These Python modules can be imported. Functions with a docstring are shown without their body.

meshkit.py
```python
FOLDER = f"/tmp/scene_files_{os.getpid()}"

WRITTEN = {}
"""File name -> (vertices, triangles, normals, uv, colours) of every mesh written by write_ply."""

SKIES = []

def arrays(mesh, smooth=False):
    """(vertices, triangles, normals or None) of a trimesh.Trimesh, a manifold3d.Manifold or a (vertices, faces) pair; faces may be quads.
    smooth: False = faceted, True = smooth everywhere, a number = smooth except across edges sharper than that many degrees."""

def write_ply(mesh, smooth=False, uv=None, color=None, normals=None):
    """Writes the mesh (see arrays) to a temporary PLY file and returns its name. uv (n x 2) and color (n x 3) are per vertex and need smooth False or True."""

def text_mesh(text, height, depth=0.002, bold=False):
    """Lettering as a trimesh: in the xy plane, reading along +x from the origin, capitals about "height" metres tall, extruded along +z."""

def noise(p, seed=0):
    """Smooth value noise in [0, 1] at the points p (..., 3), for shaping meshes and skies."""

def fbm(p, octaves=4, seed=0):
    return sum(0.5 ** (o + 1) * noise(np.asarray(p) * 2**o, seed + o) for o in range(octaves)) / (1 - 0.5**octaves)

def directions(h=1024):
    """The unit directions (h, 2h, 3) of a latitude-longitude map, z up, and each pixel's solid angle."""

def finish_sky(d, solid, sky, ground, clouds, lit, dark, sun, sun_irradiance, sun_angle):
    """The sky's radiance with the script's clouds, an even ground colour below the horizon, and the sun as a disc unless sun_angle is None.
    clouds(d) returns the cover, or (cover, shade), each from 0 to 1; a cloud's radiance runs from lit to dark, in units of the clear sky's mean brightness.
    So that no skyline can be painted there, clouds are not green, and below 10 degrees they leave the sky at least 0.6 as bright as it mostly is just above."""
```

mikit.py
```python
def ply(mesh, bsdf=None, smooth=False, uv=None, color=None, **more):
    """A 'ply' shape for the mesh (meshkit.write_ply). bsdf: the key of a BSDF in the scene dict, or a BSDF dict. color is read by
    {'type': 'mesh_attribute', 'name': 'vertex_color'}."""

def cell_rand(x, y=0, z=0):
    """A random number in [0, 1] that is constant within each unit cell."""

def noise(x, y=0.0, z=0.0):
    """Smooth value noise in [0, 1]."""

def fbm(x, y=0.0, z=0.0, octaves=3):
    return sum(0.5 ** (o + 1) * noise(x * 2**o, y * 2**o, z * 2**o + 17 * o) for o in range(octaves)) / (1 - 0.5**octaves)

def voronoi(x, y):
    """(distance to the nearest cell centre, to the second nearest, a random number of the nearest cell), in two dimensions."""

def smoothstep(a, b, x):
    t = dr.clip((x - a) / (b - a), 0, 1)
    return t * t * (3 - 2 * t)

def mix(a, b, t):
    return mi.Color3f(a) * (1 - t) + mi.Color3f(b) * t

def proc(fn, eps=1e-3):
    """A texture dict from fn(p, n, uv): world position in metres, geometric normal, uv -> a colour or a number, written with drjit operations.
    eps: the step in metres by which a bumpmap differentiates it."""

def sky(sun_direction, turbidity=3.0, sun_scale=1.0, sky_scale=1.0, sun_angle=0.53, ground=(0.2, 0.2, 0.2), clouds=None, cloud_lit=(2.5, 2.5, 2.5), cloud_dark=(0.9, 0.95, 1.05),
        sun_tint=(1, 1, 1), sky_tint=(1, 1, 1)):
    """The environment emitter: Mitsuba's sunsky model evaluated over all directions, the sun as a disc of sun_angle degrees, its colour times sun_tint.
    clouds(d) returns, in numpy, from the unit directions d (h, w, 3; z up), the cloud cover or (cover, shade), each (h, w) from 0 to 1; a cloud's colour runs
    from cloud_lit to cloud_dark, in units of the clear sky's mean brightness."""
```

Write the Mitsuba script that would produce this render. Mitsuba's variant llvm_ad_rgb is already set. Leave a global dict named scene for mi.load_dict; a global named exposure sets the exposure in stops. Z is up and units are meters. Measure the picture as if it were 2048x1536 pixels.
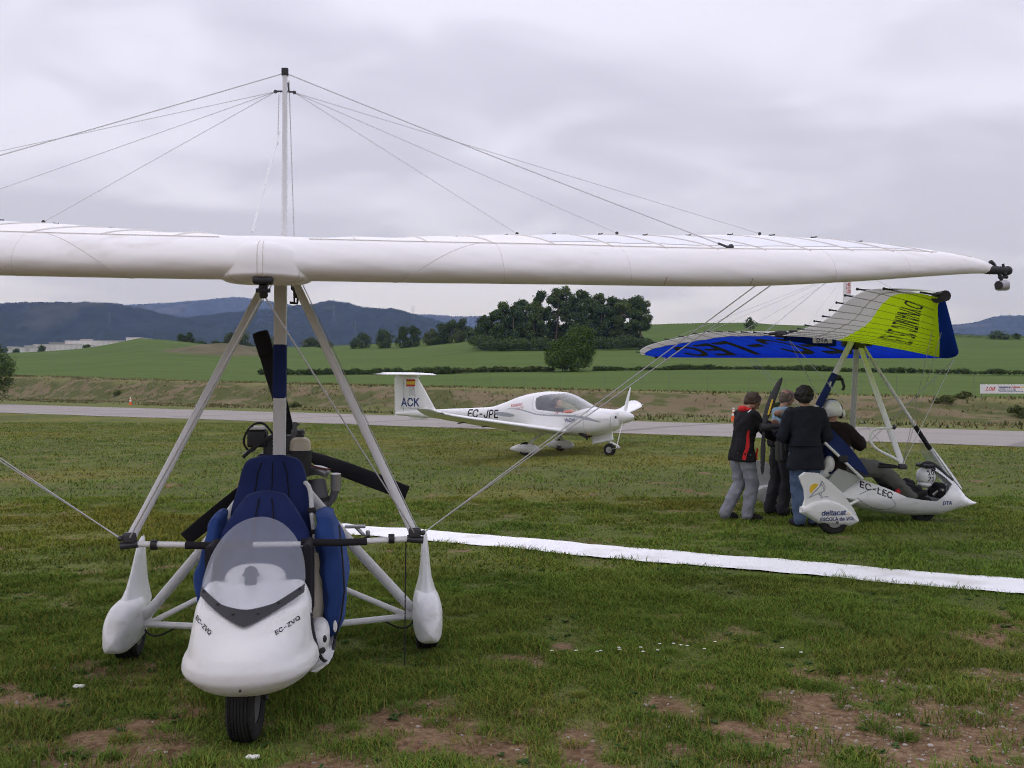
import math
import numpy as np, trimesh, shapely, shapely.geometry as sg, shapely.affinity as sa
import mitsuba as mi, mikit, meshkit, drjit as dr
import manifold3d as m3
from mikit import proc, smoothstep, mix, noise, fbm, voronoi

T = mi.ScalarTransform4f
scene, labels = {}, {}

# ------------------------------------------------------------------ camera, sky, exposure
CAM_H = 1.82
exposure = 1.85
scene['camera'] = {'type': 'perspective', 'fov': 54.22, 'fov_axis': 'x', 'near_clip': 0.1, 'far_clip': 30000.0,
                   'to_world': T().look_at(origin=[0, 0, CAM_H], target=[0, 10, CAM_H], up=[0, 0, 1]),
                   'medium': {'type': 'ref', 'id': 'air'}}


def clouds(d):
    z = np.maximum(d[..., 2], 0.0) + 0.16
    p = np.stack([d[..., 0] / z, d[..., 1] / z, 0 * z], -1)
    w = meshkit.fbm(p * 0.9 + 11.3, 3, 5)
    q = p + (w[..., None] - 0.5) * np.array([1.3, 0.9, 0])
    a = meshkit.fbm(q * np.array([0.9, 1.0, 1]) + [3.1, 7.7, 0], 5, 2)
    b = meshkit.fbm(q * np.array([2.4, 2.8, 1]) + [31.0, 17.0, 0], 4, 9)
    v = 0.58 * a + 0.42 * b
    shade = np.clip((v - 0.40) / 0.22, 0, 1)
    shade = shade * shade * (3 - 2 * shade)
    bright = (1.92 + 1.05 * np.clip(d[..., 2], 0, 1) ** 1.2) * (1.13 - 0.27 * shade)   # an overcast sky is brightest overhead
    return np.ones_like(shade), np.clip((3.4 - bright) / 2.4, 0, 1)


scene['sky'] = mikit.sky([-0.35, -0.45, 0.82], turbidity=4, sun_scale=0.06, sun_angle=45, clouds=clouds,
                         cloud_lit=(3.40, 3.41, 4.14), cloud_dark=(0.985, 0.99, 1.31), ground=(0.12, 0.12, 0.06))
labels['sky'] = {'kind': 'structure', 'label': 'overcast sky of soft grey and white cloud'}

# ------------------------------------------------------------------ helpers
rng = np.random.default_rng(7)


def A(*v):
    return np.array(v, float)


def mat(name, rgb, rough=0.5, metal=0.0, two=True, **kw):
    b = {'type': 'principled', 'base_color': rgb if isinstance(rgb, dict) else {'type': 'rgb', 'value': list(rgb)}, 'roughness': rough, 'metallic': metal, **kw}
    scene[name] = {'type': 'twosided', 'bsdf': b} if two else b
    return name


def pmat(name, fn, rough=0.8, bump=None, bscale=0.01, eps=2e-3, diffuse=False):
    b = {'type': 'diffuse', 'reflectance': proc(fn)} if diffuse else {'type': 'principled', 'base_color': proc(fn), 'roughness': rough, 'specular': 0.3}
    if bump is not None:
        b = {'type': 'bumpmap', 'nested': b, 'tex': proc(bump, eps=eps), 'scale': bscale}
    scene[name] = {'type': 'twosided', 'bsdf': b}
    return name


def number(key):
    if key not in USED:
        USED[key] = 0
        return key
    USED[key] += 1
    return f'{key}_{USED[key]:03d}'


USED = {}


def frame(x, y, z=0.0, yaw=0.0, pitch=0.0, roll=0.0):
    """Local x to the right, y away, z up, turned about z by yaw (degrees)."""
    a = math.radians(yaw)
    m = np.eye(4)
    m[:3, :3] = [[math.cos(a), -math.sin(a), 0], [math.sin(a), math.cos(a), 0], [0, 0, 1]]
    for ang, ax in ((pitch, [1, 0, 0]), (roll, [0, 1, 0])):
        if ang:
            m = m @ trimesh.transformations.rotation_matrix(math.radians(ang), ax)
    m[:3, 3] = [x, y, z]
    return m


def tm(mesh):
    if isinstance(mesh, m3.Manifold):
        k = mesh.to_mesh()
        return trimesh.Trimesh(np.array(k.vert_properties)[:, :3], np.array(k.tri_verts), process=False)
    if isinstance(mesh, (list, tuple)):
        if isinstance(mesh[0], np.ndarray):
            return trimesh.Trimesh(*mesh, process=False)
        return trimesh.util.concatenate([tm(m) for m in mesh])
    return mesh


def emit(key, mesh, material, smooth=30, M=None, **kw):
    mesh = tm(mesh)
    if M is not None:
        mesh = mesh.copy()
        mesh.apply_transform(M)
    scene[key] = mikit.ply(mesh, material, smooth, **kw)
    return key


class Thing:
    def __init__(self, name, label, cat, M=None, group=None, kind=None):
        self.key, self.M = number(name), np.eye(4) if M is None else M
        labels[self.key] = {'label': label, 'category': cat}
        if group:
            labels[self.key]['group'] = group
        if kind:
            labels[self.key]['kind'] = kind

    def part(self, name, mesh, material, under=None, smooth=30, label=None, M=None, kind=None, **kw):
        key = number((under or self.key) + '__' + name)
        emit(key, mesh, material, smooth, self.M if M is None else M, **kw)
        if label or kind:
            labels[key] = {**({'label': label} if label else {}), **({'kind': kind} if kind else {})}
        return key


def one(name, mesh, material, label, cat, smooth=30, M=None, group=None, kind=None, **kw):
    key = number(name)
    emit(key, mesh, material, smooth, M, **kw)
    labels[key] = {k: v for k, v in dict(label=label, category=cat, group=group, kind=kind).items() if v}
    return key


def structure(name, mesh, material, label=None, smooth=False, **kw):
    key = number(name)
    emit(key, mesh, material, smooth, **kw)
    labels[key] = {'kind': 'structure', **({'label': label} if label else {})}
    return key


def grid_faces(nr, nc, wrap=False):
    r, c = np.meshgrid(np.arange(nr - 1), np.arange(nc if wrap else nc - 1), indexing='ij')
    a, b = r * nc + c, r * nc + (c + 1) % nc
    d, e = a + nc, b + nc
    return np.concatenate([np.stack([a, b, e], -1).reshape(-1, 3), np.stack([a, e, d], -1).reshape(-1, 3)])


def loft(rings, cap=True):
    """Closed rings of equal length joined in order."""
    rings = np.array(rings, float)
    nr, nc = rings.shape[:2]
    v, f = rings.reshape(-1, 3), grid_faces(nr, nc, True)
    if cap:
        v = np.vstack([v, rings[0].mean(0), rings[-1].mean(0)])
        i = np.arange(nc)
        f = np.vstack([f, np.stack([(i + 1) % nc, i, i * 0 + nr * nc], 1), np.stack([i + (nr - 1) * nc, (i + 1) % nc + (nr - 1) * nc, i * 0 + nr * nc + 1], 1)])
    m = trimesh.Trimesh(v, f, process=False)
    if m.volume < 0:
        m.invert()
    return m


def tube(pts, r, n=12, flat=1.0, up=None):
    """A round (or, with flat < 1, streamlined) tube along the points."""
    p = np.array(pts, float)
    r = np.broadcast_to(np.asarray(r, float), (len(p),))
    t = np.gradient(p, axis=0)
    t /= np.linalg.norm(t, axis=1, keepdims=True)
    u = np.cross(t[0], up if up is not None else ([0, 0, 1] if abs(t[0][2]) < 0.9 else [1, 0, 0]))
    rings = []
    a = np.arange(n) / n * 2 * np.pi
    for k in range(len(p)):
        u = u - t[k] * (u @ t[k])
        u /= np.linalg.norm(u)
        w = np.cross(t[k], u)
        rings.append(p[k] + r[k] * (np.cos(a)[:, None] * u * flat + np.sin(a)[:, None] * w))
    return loft(rings)


def curve(pts, n=24):
    from scipy.interpolate import CubicSpline
    p = np.array(pts, float)
    s = np.r_[0, np.cumsum(np.linalg.norm(np.diff(p, axis=0), axis=1))]
    return CubicSpline(s, p)(np.linspace(0, s[-1], n))


def ball(c, r, sub=2):
    m = trimesh.creation.icosphere(sub)
    m.apply_scale(np.broadcast_to(np.asarray(r, float), (3,)))
    m.apply_translation(c)
    return m


def box(c, s, rad=0.0, seg=8):
    s = A(*s) / 2
    if rad <= 0:
        m = trimesh.creation.box(s * 2)
        m.apply_translation(c)
        return m
    rad = min(rad, s.min() * 0.98)
    b = m3.Manifold.sphere(rad, seg)
    k = [b.translate([sx * (s[0] - rad) + c[0], sy * (s[1] - rad) + c[1], sz * (s[2] - rad) + c[2]]) for sx in (-1, 1) for sy in (-1, 1) for sz in (-1, 1)]
    return tm(m3.Manifold.batch_hull(k))


def bar(a, b, w, h, rad=0.0):
    """A box beam from a to b."""
    a, b = A(*a), A(*b)
    L = np.linalg.norm(b - a)
    m = box([0, 0, 0], [w, h, L], rad)
    m.apply_transform(trimesh.geometry.align_vectors([0, 0, 1], (b - a) / L))
    m.apply_translation((a + b) / 2)
    return m


def lathe(profile, n=24, M=None):
    m = trimesh.creation.revolve(np.array(profile, float), sections=n)
    if m.volume < 0:
        m.invert()
    if M is not None:
        m.apply_transform(M)
    return m


def axis_to(origin, z, x=None):
    """A 4x4 that maps local z to the direction z (and x as near as can be to x)."""
    z = A(*z) / np.linalg.norm(z)
    x = A(*(x if x is not None else ([1, 0, 0] if abs(z[0]) < 0.9 else [0, 1, 0])))
    y = np.cross(z, x)
    y /= np.linalg.norm(y)
    m = np.eye(4)
    m[:3, 0], m[:3, 1], m[:3, 2], m[:3, 3] = np.cross(y, z), y, z, origin
    return m


def place(origin, x, y, scale=1.0):
    """A 4x4 that lays flat work (text) with its x and y along the given directions."""
    x, y = A(*x) / np.linalg.norm(x), A(*y) / np.linalg.norm(y)
    z = np.cross(x, y)
    m = np.eye(4)
    m[:3, 0], m[:3, 1], m[:3, 2], m[:3, 3] = x * scale, y * scale, z / np.linalg.norm(z) * scale, origin
    return m


def ext(poly, depth):
    """A shapely polygon (or list of points) extruded along +z."""
    g = poly if isinstance(poly, shapely.Geometry) else sg.Polygon(poly)
    return trimesh.util.concatenate([trimesh.creation.extrude_polygon(q, depth, engine='earcut') for q in getattr(g, 'geoms', [g])])


def man(mesh):
    mesh = mesh.copy()
    mesh.merge_vertices(merge_tex=True, merge_norm=True)
    return m3.Manifold(m3.Mesh(np.asarray(mesh.vertices, np.float32), np.asarray(mesh.faces, np.uint32)))


def text(s, height, bold=False, depth=0.002):
    m = meshkit.text_mesh(s, height, depth, bold)
    m.apply_translation([-m.bounds.mean(0)[0], -height / 2, 0])
    return m


def cast(tri, o, d):
    """Distance from each origin along d to the triangles (nan where none is met)."""
    d = A(*d) / np.linalg.norm(d)
    u = np.cross(d, [0, 0, 1] if abs(d[2]) < 0.9 else [1, 0, 0])
    u /= np.linalg.norm(u)
    w = np.cross(d, u)
    T2, O2 = np.stack([tri @ u, tri @ w], -1), np.stack([o @ u, o @ w], -1)
    lo, hi = O2.min(0) - 1e-6, O2.max(0) + 1e-6
    k = ((T2.max(1) >= lo) & (T2.min(1) <= hi)).all(1)
    tri, T2 = tri[k], T2[k]
    e1, e2 = T2[:, 1] - T2[:, 0], T2[:, 2] - T2[:, 0]
    den = e1[:, 0] * e2[:, 1] - e1[:, 1] * e2[:, 0]
    k = np.abs(den) > 1e-14
    T2, e1, e2, den, D = T2[k], e1[k], e2[k], den[k], (tri @ d)[k]
    out = np.full(len(o), np.nan)
    for i0 in range(0, len(o), 256):
        q = O2[i0:i0 + 256, None] - T2[None, :, 0]
        a = (q[..., 0] * e2[:, 1] - q[..., 1] * e2[:, 0]) / den
        b = (e1[:, 0] * q[..., 1] - e1[:, 1] * q[..., 0]) / den
        t = D[:, 0] + a * (D[:, 1] - D[:, 0]) + b * (D[:, 2] - D[:, 0]) - (o[i0:i0 + 256] @ d)[:, None]
        t = np.where((a >= -1e-6) & (b >= -1e-6) & (a + b <= 1 + 1e-6) & (t > 0), t, np.inf).min(1)
        out[i0:i0 + 256] = np.where(np.isfinite(t), t, np.nan)
    return out


def ray_drop(mesh, lettering, direction, lift=0.002):
    """Lays flat lettering on a curved surface: each vertex moves along the direction on to the mesh."""
    lettering = lettering.subdivide_to_size(max(lettering.extents) / 22, max_iter=6)
    v = lettering.vertices
    d = A(*direction) / np.linalg.norm(direction)
    o = v - d
    hits = cast(np.asarray(mesh.triangles), o, d)
    hits[np.isnan(hits)] = np.nanmedian(hits) if np.isfinite(hits).any() else 1.0
    depth = (v - v.mean(0)) @ d
    out = lettering.copy()
    out.vertices = o + d * (hits[:, None] - lift) + (d * (depth - depth.max())[:, None]) * 0.5
    return out


def helix_noise(p, f, amp, seed=0):
    return (meshkit.fbm(np.asarray(p) * f + 50, 3, seed) - 0.5) * 2 * amp


# ------------------------------------------------------------------ plain materials
scene['white_gelcoat'] = {'type': 'twosided', 'bsdf': {'type': 'principled', 'roughness': 0.24, 'clearcoat': 0.5, 'clearcoat_gloss': 0.9, 'base_color': proc(
    lambda p, n, uv: mix(mix((0.80, 0.80, 0.795), (0.75, 0.75, 0.74), fbm(p.x * 3, p.y * 3, p.z * 5, 3)), (0.36, 0.31, 0.25), smoothstep(0.50, 0.85, fbm(p.x * 14, p.y * 14, p.z * 22, 4)) * (0.06 + 0.24 * smoothstep(0.60, 0.20, p.z))))}}
mat('white_paint', (0.76, 0.76, 0.75), 0.35)
mat('tube_white', (0.66, 0.66, 0.66), 0.32)
mat('grey_metal', (0.42, 0.42, 0.43), 0.35, 0.8)
mat('dark_metal', (0.05, 0.05, 0.055), 0.4, 0.3)
mat('steel_cable', (0.50, 0.50, 0.50), 0.4, 0.2)
mat('cord_white', (0.72, 0.72, 0.72), 0.6)
mat('black_rubber', (0.022, 0.022, 0.024), 0.75)
mat('black_plastic', (0.016, 0.016, 0.018), 0.5)
mat('black_foam', (0.014, 0.013, 0.016), 0.9)
mat('grey_plastic', (0.11, 0.11, 0.12), 0.5)
mat('letter_black', (0.02, 0.02, 0.03), 0.6)
mat('letter_blue', (0.02, 0.035, 0.16), 0.5)
mat('letter_grey', (0.33, 0.35, 0.38), 0.5)
mat('red_paint', (0.50, 0.02, 0.025), 0.5)
mat('orange_paint', (0.75, 0.12, 0.02), 0.5)
mat('yellow_paint', (0.75, 0.50, 0.03), 0.5)
mat('cream_plastic', (0.55, 0.50, 0.38), 0.45)
mat('seam_thread', (0.42, 0.37, 0.31), 0.9)
scene['glass_clear'] = {'type': 'thindielectric', 'int_ior': 1.5}
scene['windshield_clear'] = {'type': 'blendbsdf', 'weight': 0.25,
                             'a': {'type': 'thindielectric', 'int_ior': 1.65}, 'b': {'type': 'twosided', 'bsdf': {'type': 'diffuse', 'reflectance': {'type': 'rgb', 'value': [0.78, 0.83, 0.98]}}}}
# ------------------------------------------------------------------ the lie of the land
RN, RS = (0.59, 0.808), (0.808, -0.59)          # across and along the runway
CREST_PX = A(-1200, -300, 0, 100, 170, 230, 280, 330, 450, 600, 700, 800, 900, 960, 1100, 1330, 1500, 1700, 1950, 2048, 2400, 3400)
CREST_Y = A(712, 708, 705, 701, 696, 686, 676, 679, 690, 693, 690, 684, 668, 656, 650, 648, 645, 655, 671, 672, 678, 690)
CREST_U, CREST_E = (CREST_PX - 1024) / 2000, (768 - CREST_Y) / 2000   # as slopes: sideways per metre away, rise per metre away
CREST_D = 340.0


def bank(x, y):
    s = RS[0] * x + RS[1] * y
    d = RN[0] * x + RN[1] * y
    base = 50.5 + 0.155 * np.clip(-s - 38, 0, 120)
    top = np.clip(0.95 - 0.0125 * s, 0.8, 2.8)
    return d, s, base, top


def ground_height(x, y, fine=True):
    x, y = np.broadcast_arrays(np.asarray(x, float), np.asarray(y, float))
    p = np.stack([x, y, 0 * x], -1)
    d, s, base, top = bank(x, y)
    wob = (meshkit.fbm(p * 0.12, 2, 3) - 0.5) * 2.2
    q = np.clip((d - base - wob) / 4.2, 0, 1)
    h = top * q * q * (3 - 2 * q)
    h = h + np.where((q > 0.02) & (q < 0.98), (meshkit.fbm(p * 0.7, 3, 8) - 0.5) * 0.5 * np.sin(np.pi * q), 0)
    yy = np.maximum(y, 20.0)
    u = np.clip(x / yy, -1.2, 1.2)
    e = np.interp(u, CREST_U, CREST_E)
    # depth at which the bank's top is met in this direction
    yt = 60.0 / np.maximum(RN[0] * u + RN[1], 0.25)
    yt = np.minimum(yt, 150.0)
    k = np.clip((yy - yt) / (CREST_D - yt), 0, 1)
    rise = np.maximum(CAM_H + e * CREST_D - top, 0)
    field = rise * (0.10 * k + 0.90 * k * k)
    behind = np.clip(yy - CREST_D, 0, 400)
    field = field - behind * 0.065 * np.clip(behind / 60, 0, 1)
    h = h + np.where(d > base, field, 0)
    um = (445 - 1024) / 2000
    h = h + 3.4 * np.exp(-((u - um) / 0.050) ** 2 - ((yy - 268) / 16) ** 2) * np.where(y > 60, 1, 0)
    h = np.maximum(h, -12)
    if fine:
        near = np.clip(1 - np.hypot(x, y) / 40, 0, 1)
        run = np.clip(np.minimum(np.abs(d - 31.4), np.abs(d - 43.4)) / 0.8, 0, 1) * ((d < 31.4) | (d > 43.4))
        h = h + near * run * ((meshkit.fbm(p * 1.1, 3, 21) - 0.5) * 0.07 + (meshkit.noise(p * 7, 4) - 0.5) * 0.018) 
        far = np.clip((d - base - 4) / 30, 0, 1)
        h = h + far * (meshkit.fbm(p * 0.03, 3, 12) - 0.5) * 0.8
    return h


def shared_noise(x, y):
    """mikit.noise in numpy: the bare earth has to lie in the same places for the material and for the blades."""
    return meshkit.noise(np.stack([np.asarray(x) + 1e6, np.asarray(y) + 1e6, np.full(np.shape(x), 1e6)], -1))


def earth_amount(x, y, nz, clip, sm):
    v = 0.26 * nz(x * 0.8 + 3.0, y * 0.8) + 0.36 * nz(x * 2.3, y * 2.3 + 5.0) + 0.38 * nz(x * 6.0, y * 6.0)
    close = clip((6.7 - y) / 1.5)
    return sm(v + close * 0.225 - 0.045 - 0.12 * clip((y - 7.6) / 3.0))


def earth_np(x, y):
    def sm(v):
        t = np.clip((v - 0.49) / 0.22, 0, 1)
        return t * t * (3 - 2 * t)
    return earth_amount(x, y, shared_noise, lambda v: np.clip(v, 0, 1), sm)


def ground_colour(p, n, uv):
    x, y = p.x, p.y
    d = RN[0] * x + RN[1] * y
    s = RS[0] * x + RS[1] * y
    base = 50.5 + 0.155 * dr.clip(-s - 38, 0, 120)
    big, mid, small = fbm(x * 0.22, y * 0.3, 0, 3), fbm(x * 1.3, y * 1.3, 4, 3), fbm(x * 9, y * 9, 2, 3)
    grass = mix((0.062, 0.090, 0.018), (0.105, 0.136, 0.027), smoothstep(0.3, 0.7, mid * 0.5 + big * 0.5))
    grass = mix(grass, (0.15, 0.13, 0.022), smoothstep(0.52, 0.72, big * 0.6 + small * 0.4) * 0.6 * smoothstep(7.5, 12.0, y))
    earth = mix((0.105, 0.058, 0.030), (0.225, 0.145, 0.080), smoothstep(0.25, 0.75, 0.5 * small + 0.5 * fbm(x * 28, y * 28, 5, 3)))
    earth = mix(earth, (0.25, 0.19, 0.13), smoothstep(0.66, 0.78, noise(x * 75, y * 75)) * 0.4)
    e = earth_amount(x, y, lambda a, b: noise(a, b), lambda v: dr.clip(v, 0, 1), lambda v: smoothstep(0.49, 0.71, v))
    near = mix(grass, earth, 0.15 + 0.85 * e)
    # the cut bank behind the runway: straw, earth and weeds
    bs, bl = fbm(s * 0.22, d * 0.6, 1, 4), fbm(s * 0.9, d * 2.2, 6, 4)
    straw = mix((0.150, 0.112, 0.062), (0.215, 0.178, 0.100), bl)
    straw = mix(straw, (0.085, 0.095, 0.028), smoothstep(0.38, 0.56, bs * 0.4 + bl * 0.6 - 0.008 * (d - base)))
    verge = mix((0.085, 0.105, 0.030), (0.15, 0.15, 0.05), bl)
    top = mix((0.115, 0.125, 0.040), (0.19, 0.17, 0.070), bl)
    crop = mix((0.056, 0.098, 0.018), (0.088, 0.128, 0.025), fbm(x * 0.05, y * 0.10, 3, 4))
    crop = mix(crop, (0.075, 0.110, 0.024), smoothstep(0.55, 0.75, fbm(x * 0.02, y * 0.16, 9, 3)) * 0.55)
    crop = mix(crop, (0.05, 0.075, 0.02), smoothstep(0.90, 0.985, dr.sin((0.30 * x + 0.95 * y) * 0.42 + 1.2 * fbm(x * 0.01, y * 0.01, 0, 2))) * 0.45)
    um = (445 - 1024) / 2000
    hill = dr.exp(-dr.square((x / dr.maximum(y, 1.0) - um) / 0.06)) * dr.exp(-dr.square((y - 266) / 17)) 
    crop = mix(crop, mix((0.075, 0.075, 0.035), (0.16, 0.13, 0.075), fbm(x * 0.3, y * 0.3, 2, 3)), smoothstep(0.25, 0.5, hill))
    c = mix(near, verge, smoothstep(42.4, 43.0, d))
    w = (fbm(x * 0.4, y * 0.4, 5, 2) - 0.5) * 1.6
    c = mix(c, straw, smoothstep(-0.3, 0.3, d - base + w))
    c = mix(c, top, smoothstep(3.4, 4.6, d - base + w * 1.4))
    return mix(c, crop, smoothstep(8.0, 11.0, d - base + w * 2))


pmat('ground_surface', ground_colour, 0.95, bump=lambda p, n, uv: fbm(p.x * 14, p.y * 14, 0, 3) * 0.6 + noise(p.x * 45, p.y * 45) * 0.3, bscale=0.03)
az = np.radians(np.r_[np.linspace(-180, -50, 40), np.linspace(-49, 49, 460), np.linspace(50, 180, 40)])
rad = np.r_[0.05, np.geomspace(0.6, 3.5, 12), np.linspace(3.7, 16, 180), np.geomspace(16.2, 160, 190), np.geomspace(163, 760, 110)]
R, AZ = np.meshgrid(rad, az, indexing='ij')
GX, GY = R * np.sin(AZ), R * np.cos(AZ)
gv = np.stack([GX, GY, ground_height(GX, GY)], -1).reshape(-1, 3)
gm = trimesh.Trimesh(gv, grid_faces(len(rad), len(az)), process=False)
if gm.face_normals[:, 2].mean() < 0:
    gm.invert()
structure('ground', gm, 'ground_surface', 'airfield grass with bare reddish earth in front, cut bank and rising crop field behind', smooth=True)

# plain: the low land between the field and the hills
pmat('plain_surface', lambda p, n, uv: mix((0.05, 0.07, 0.03), (0.10, 0.10, 0.06), fbm(p.x * 0.004, p.y * 0.004, 0, 3)), 0.95)
pa = np.linspace(0, 2 * np.pi, 97)[:-1]
pl = loft([np.stack([r * np.cos(pa), r * np.sin(pa), z + 0 * pa], 1) for r, z in ((600, -13.0), (2000, -14.0), (8000, -15.0))], cap=False)
if pl.face_normals[:, 2].mean() < 0:
    pl.invert()
structure('plain', pl, 'plain_surface', 'low flat land beyond the crop field')

# runway
def along(s, d, z=0.0):
    s, d = np.broadcast_arrays(np.asarray(s, float), np.asarray(d, float))
    return np.stack([RS[0] * s + RN[0] * d, RS[1] * s + RN[1] * d, z + 0 * s], -1)


sg_ = np.linspace(-420, 260, 500)
edge = lambda k: (meshkit.fbm(np.stack([sg_ * 0.55, 0 * sg_ + k, 0 * sg_], -1), 3, 6) - 0.5) * 0.7
rows = [along(sg_, 32.0 + edge(1), 0.012), along(sg_, 34.5, 0.03), along(sg_, 37.2, 0.05), along(sg_, 40.0, 0.03), along(sg_, 42.6 + np.clip(-sg_ - 40, 0, 300) * 0.055 + edge(9), 0.012)]
rv = np.concatenate(rows)
rm = trimesh.Trimesh(rv, grid_faces(5, len(sg_)), process=False)
if rm.face_normals[:, 2].mean() < 0:
    rm.invert()
pmat('asphalt', lambda p, n, uv: mix((0.205, 0.187, 0.168), (0.285, 0.262, 0.238), fbm((RS[0] * p.x + RS[1] * p.y) * 0.12, (RN[0] * p.x + RN[1] * p.y) * 1.1, 0, 4) * 0.7 + fbm(p.x * 3, p.y * 3, 0, 2) * 0.3) * (1 - 0.28 * smoothstep(0.93, 0.985, dr.sin((RS[0] * p.x + RS[1] * p.y) * 0.9))), 0.85)
structure('runway', rm, 'asphalt', 'pale grey asphalt runway crossing behind the parked aircraft', smooth=True)

# white sheet strip lying on the grass
P0, P1 = A(-2.35, 12.66), A(7.2, 7.45)
sd = (P1 - P0) / np.linalg.norm(P1 - P0)
sn = A(-sd[1], sd[0])
L = np.linalg.norm(P1 - P0)
ss = np.linspace(0, L, 260)
wid = np.linspace(-0.36, 0.36, 9)
SS, WW = np.meshgrid(ss, wid, indexing='ij')
ew = (meshkit.fbm(np.stack([SS * 2.2, np.sign(WW), 0 * SS], -1), 3, 31) - 0.5) * 0.02 * (np.abs(WW) / 0.36) ** 4
SX, SY = P0[0] + sd[0] * SS + sn[0] * (WW + ew), P0[1] + sd[1] * SS + sn[1] * (WW + ew)
SZ = ground_height(P0[0] + sd[0] * SS, P0[1] + sd[1] * SS) * 0.8 + np.maximum(ground_height(SX, SY) - ground_height(P0[0] + sd[0] * SS, P0[1] + sd[1] * SS), 0) * 0.6 + 0.014 + (meshkit.fbm(np.stack([SX * 2.2, SY * 2.2, 0 * SX], -1), 3, 14) - 0.5) * 0.012
st = trimesh.Trimesh(np.stack([SX, SY, SZ], -1).reshape(-1, 3), grid_faces(len(ss), len(wid)), process=False)
if st.face_normals[:, 2].mean() < 0:
    st.invert()
pmat('white_sheet', lambda p, n, uv: mix((0.84, 0.84, 0.85), (0.60, 0.58, 0.54), smoothstep(0.50, 0.78, fbm(p.x * 2.2, p.y * 2.2, 0, 4)) * 0.6), 0.7)
structure('ground_marking_strip', st, 'white_sheet', 'long white marker strip laid on the grass', smooth=True)


def on_strip(x, y, margin=0.0):
    a = (x - P0[0]) * sd[0] + (y - P0[1]) * sd[1]
    b = (x - P0[0]) * sn[0] + (y - P0[1]) * sn[1]
    return (a > 0) & (a < L) & (np.abs(b) < 0.36 - margin)


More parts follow.
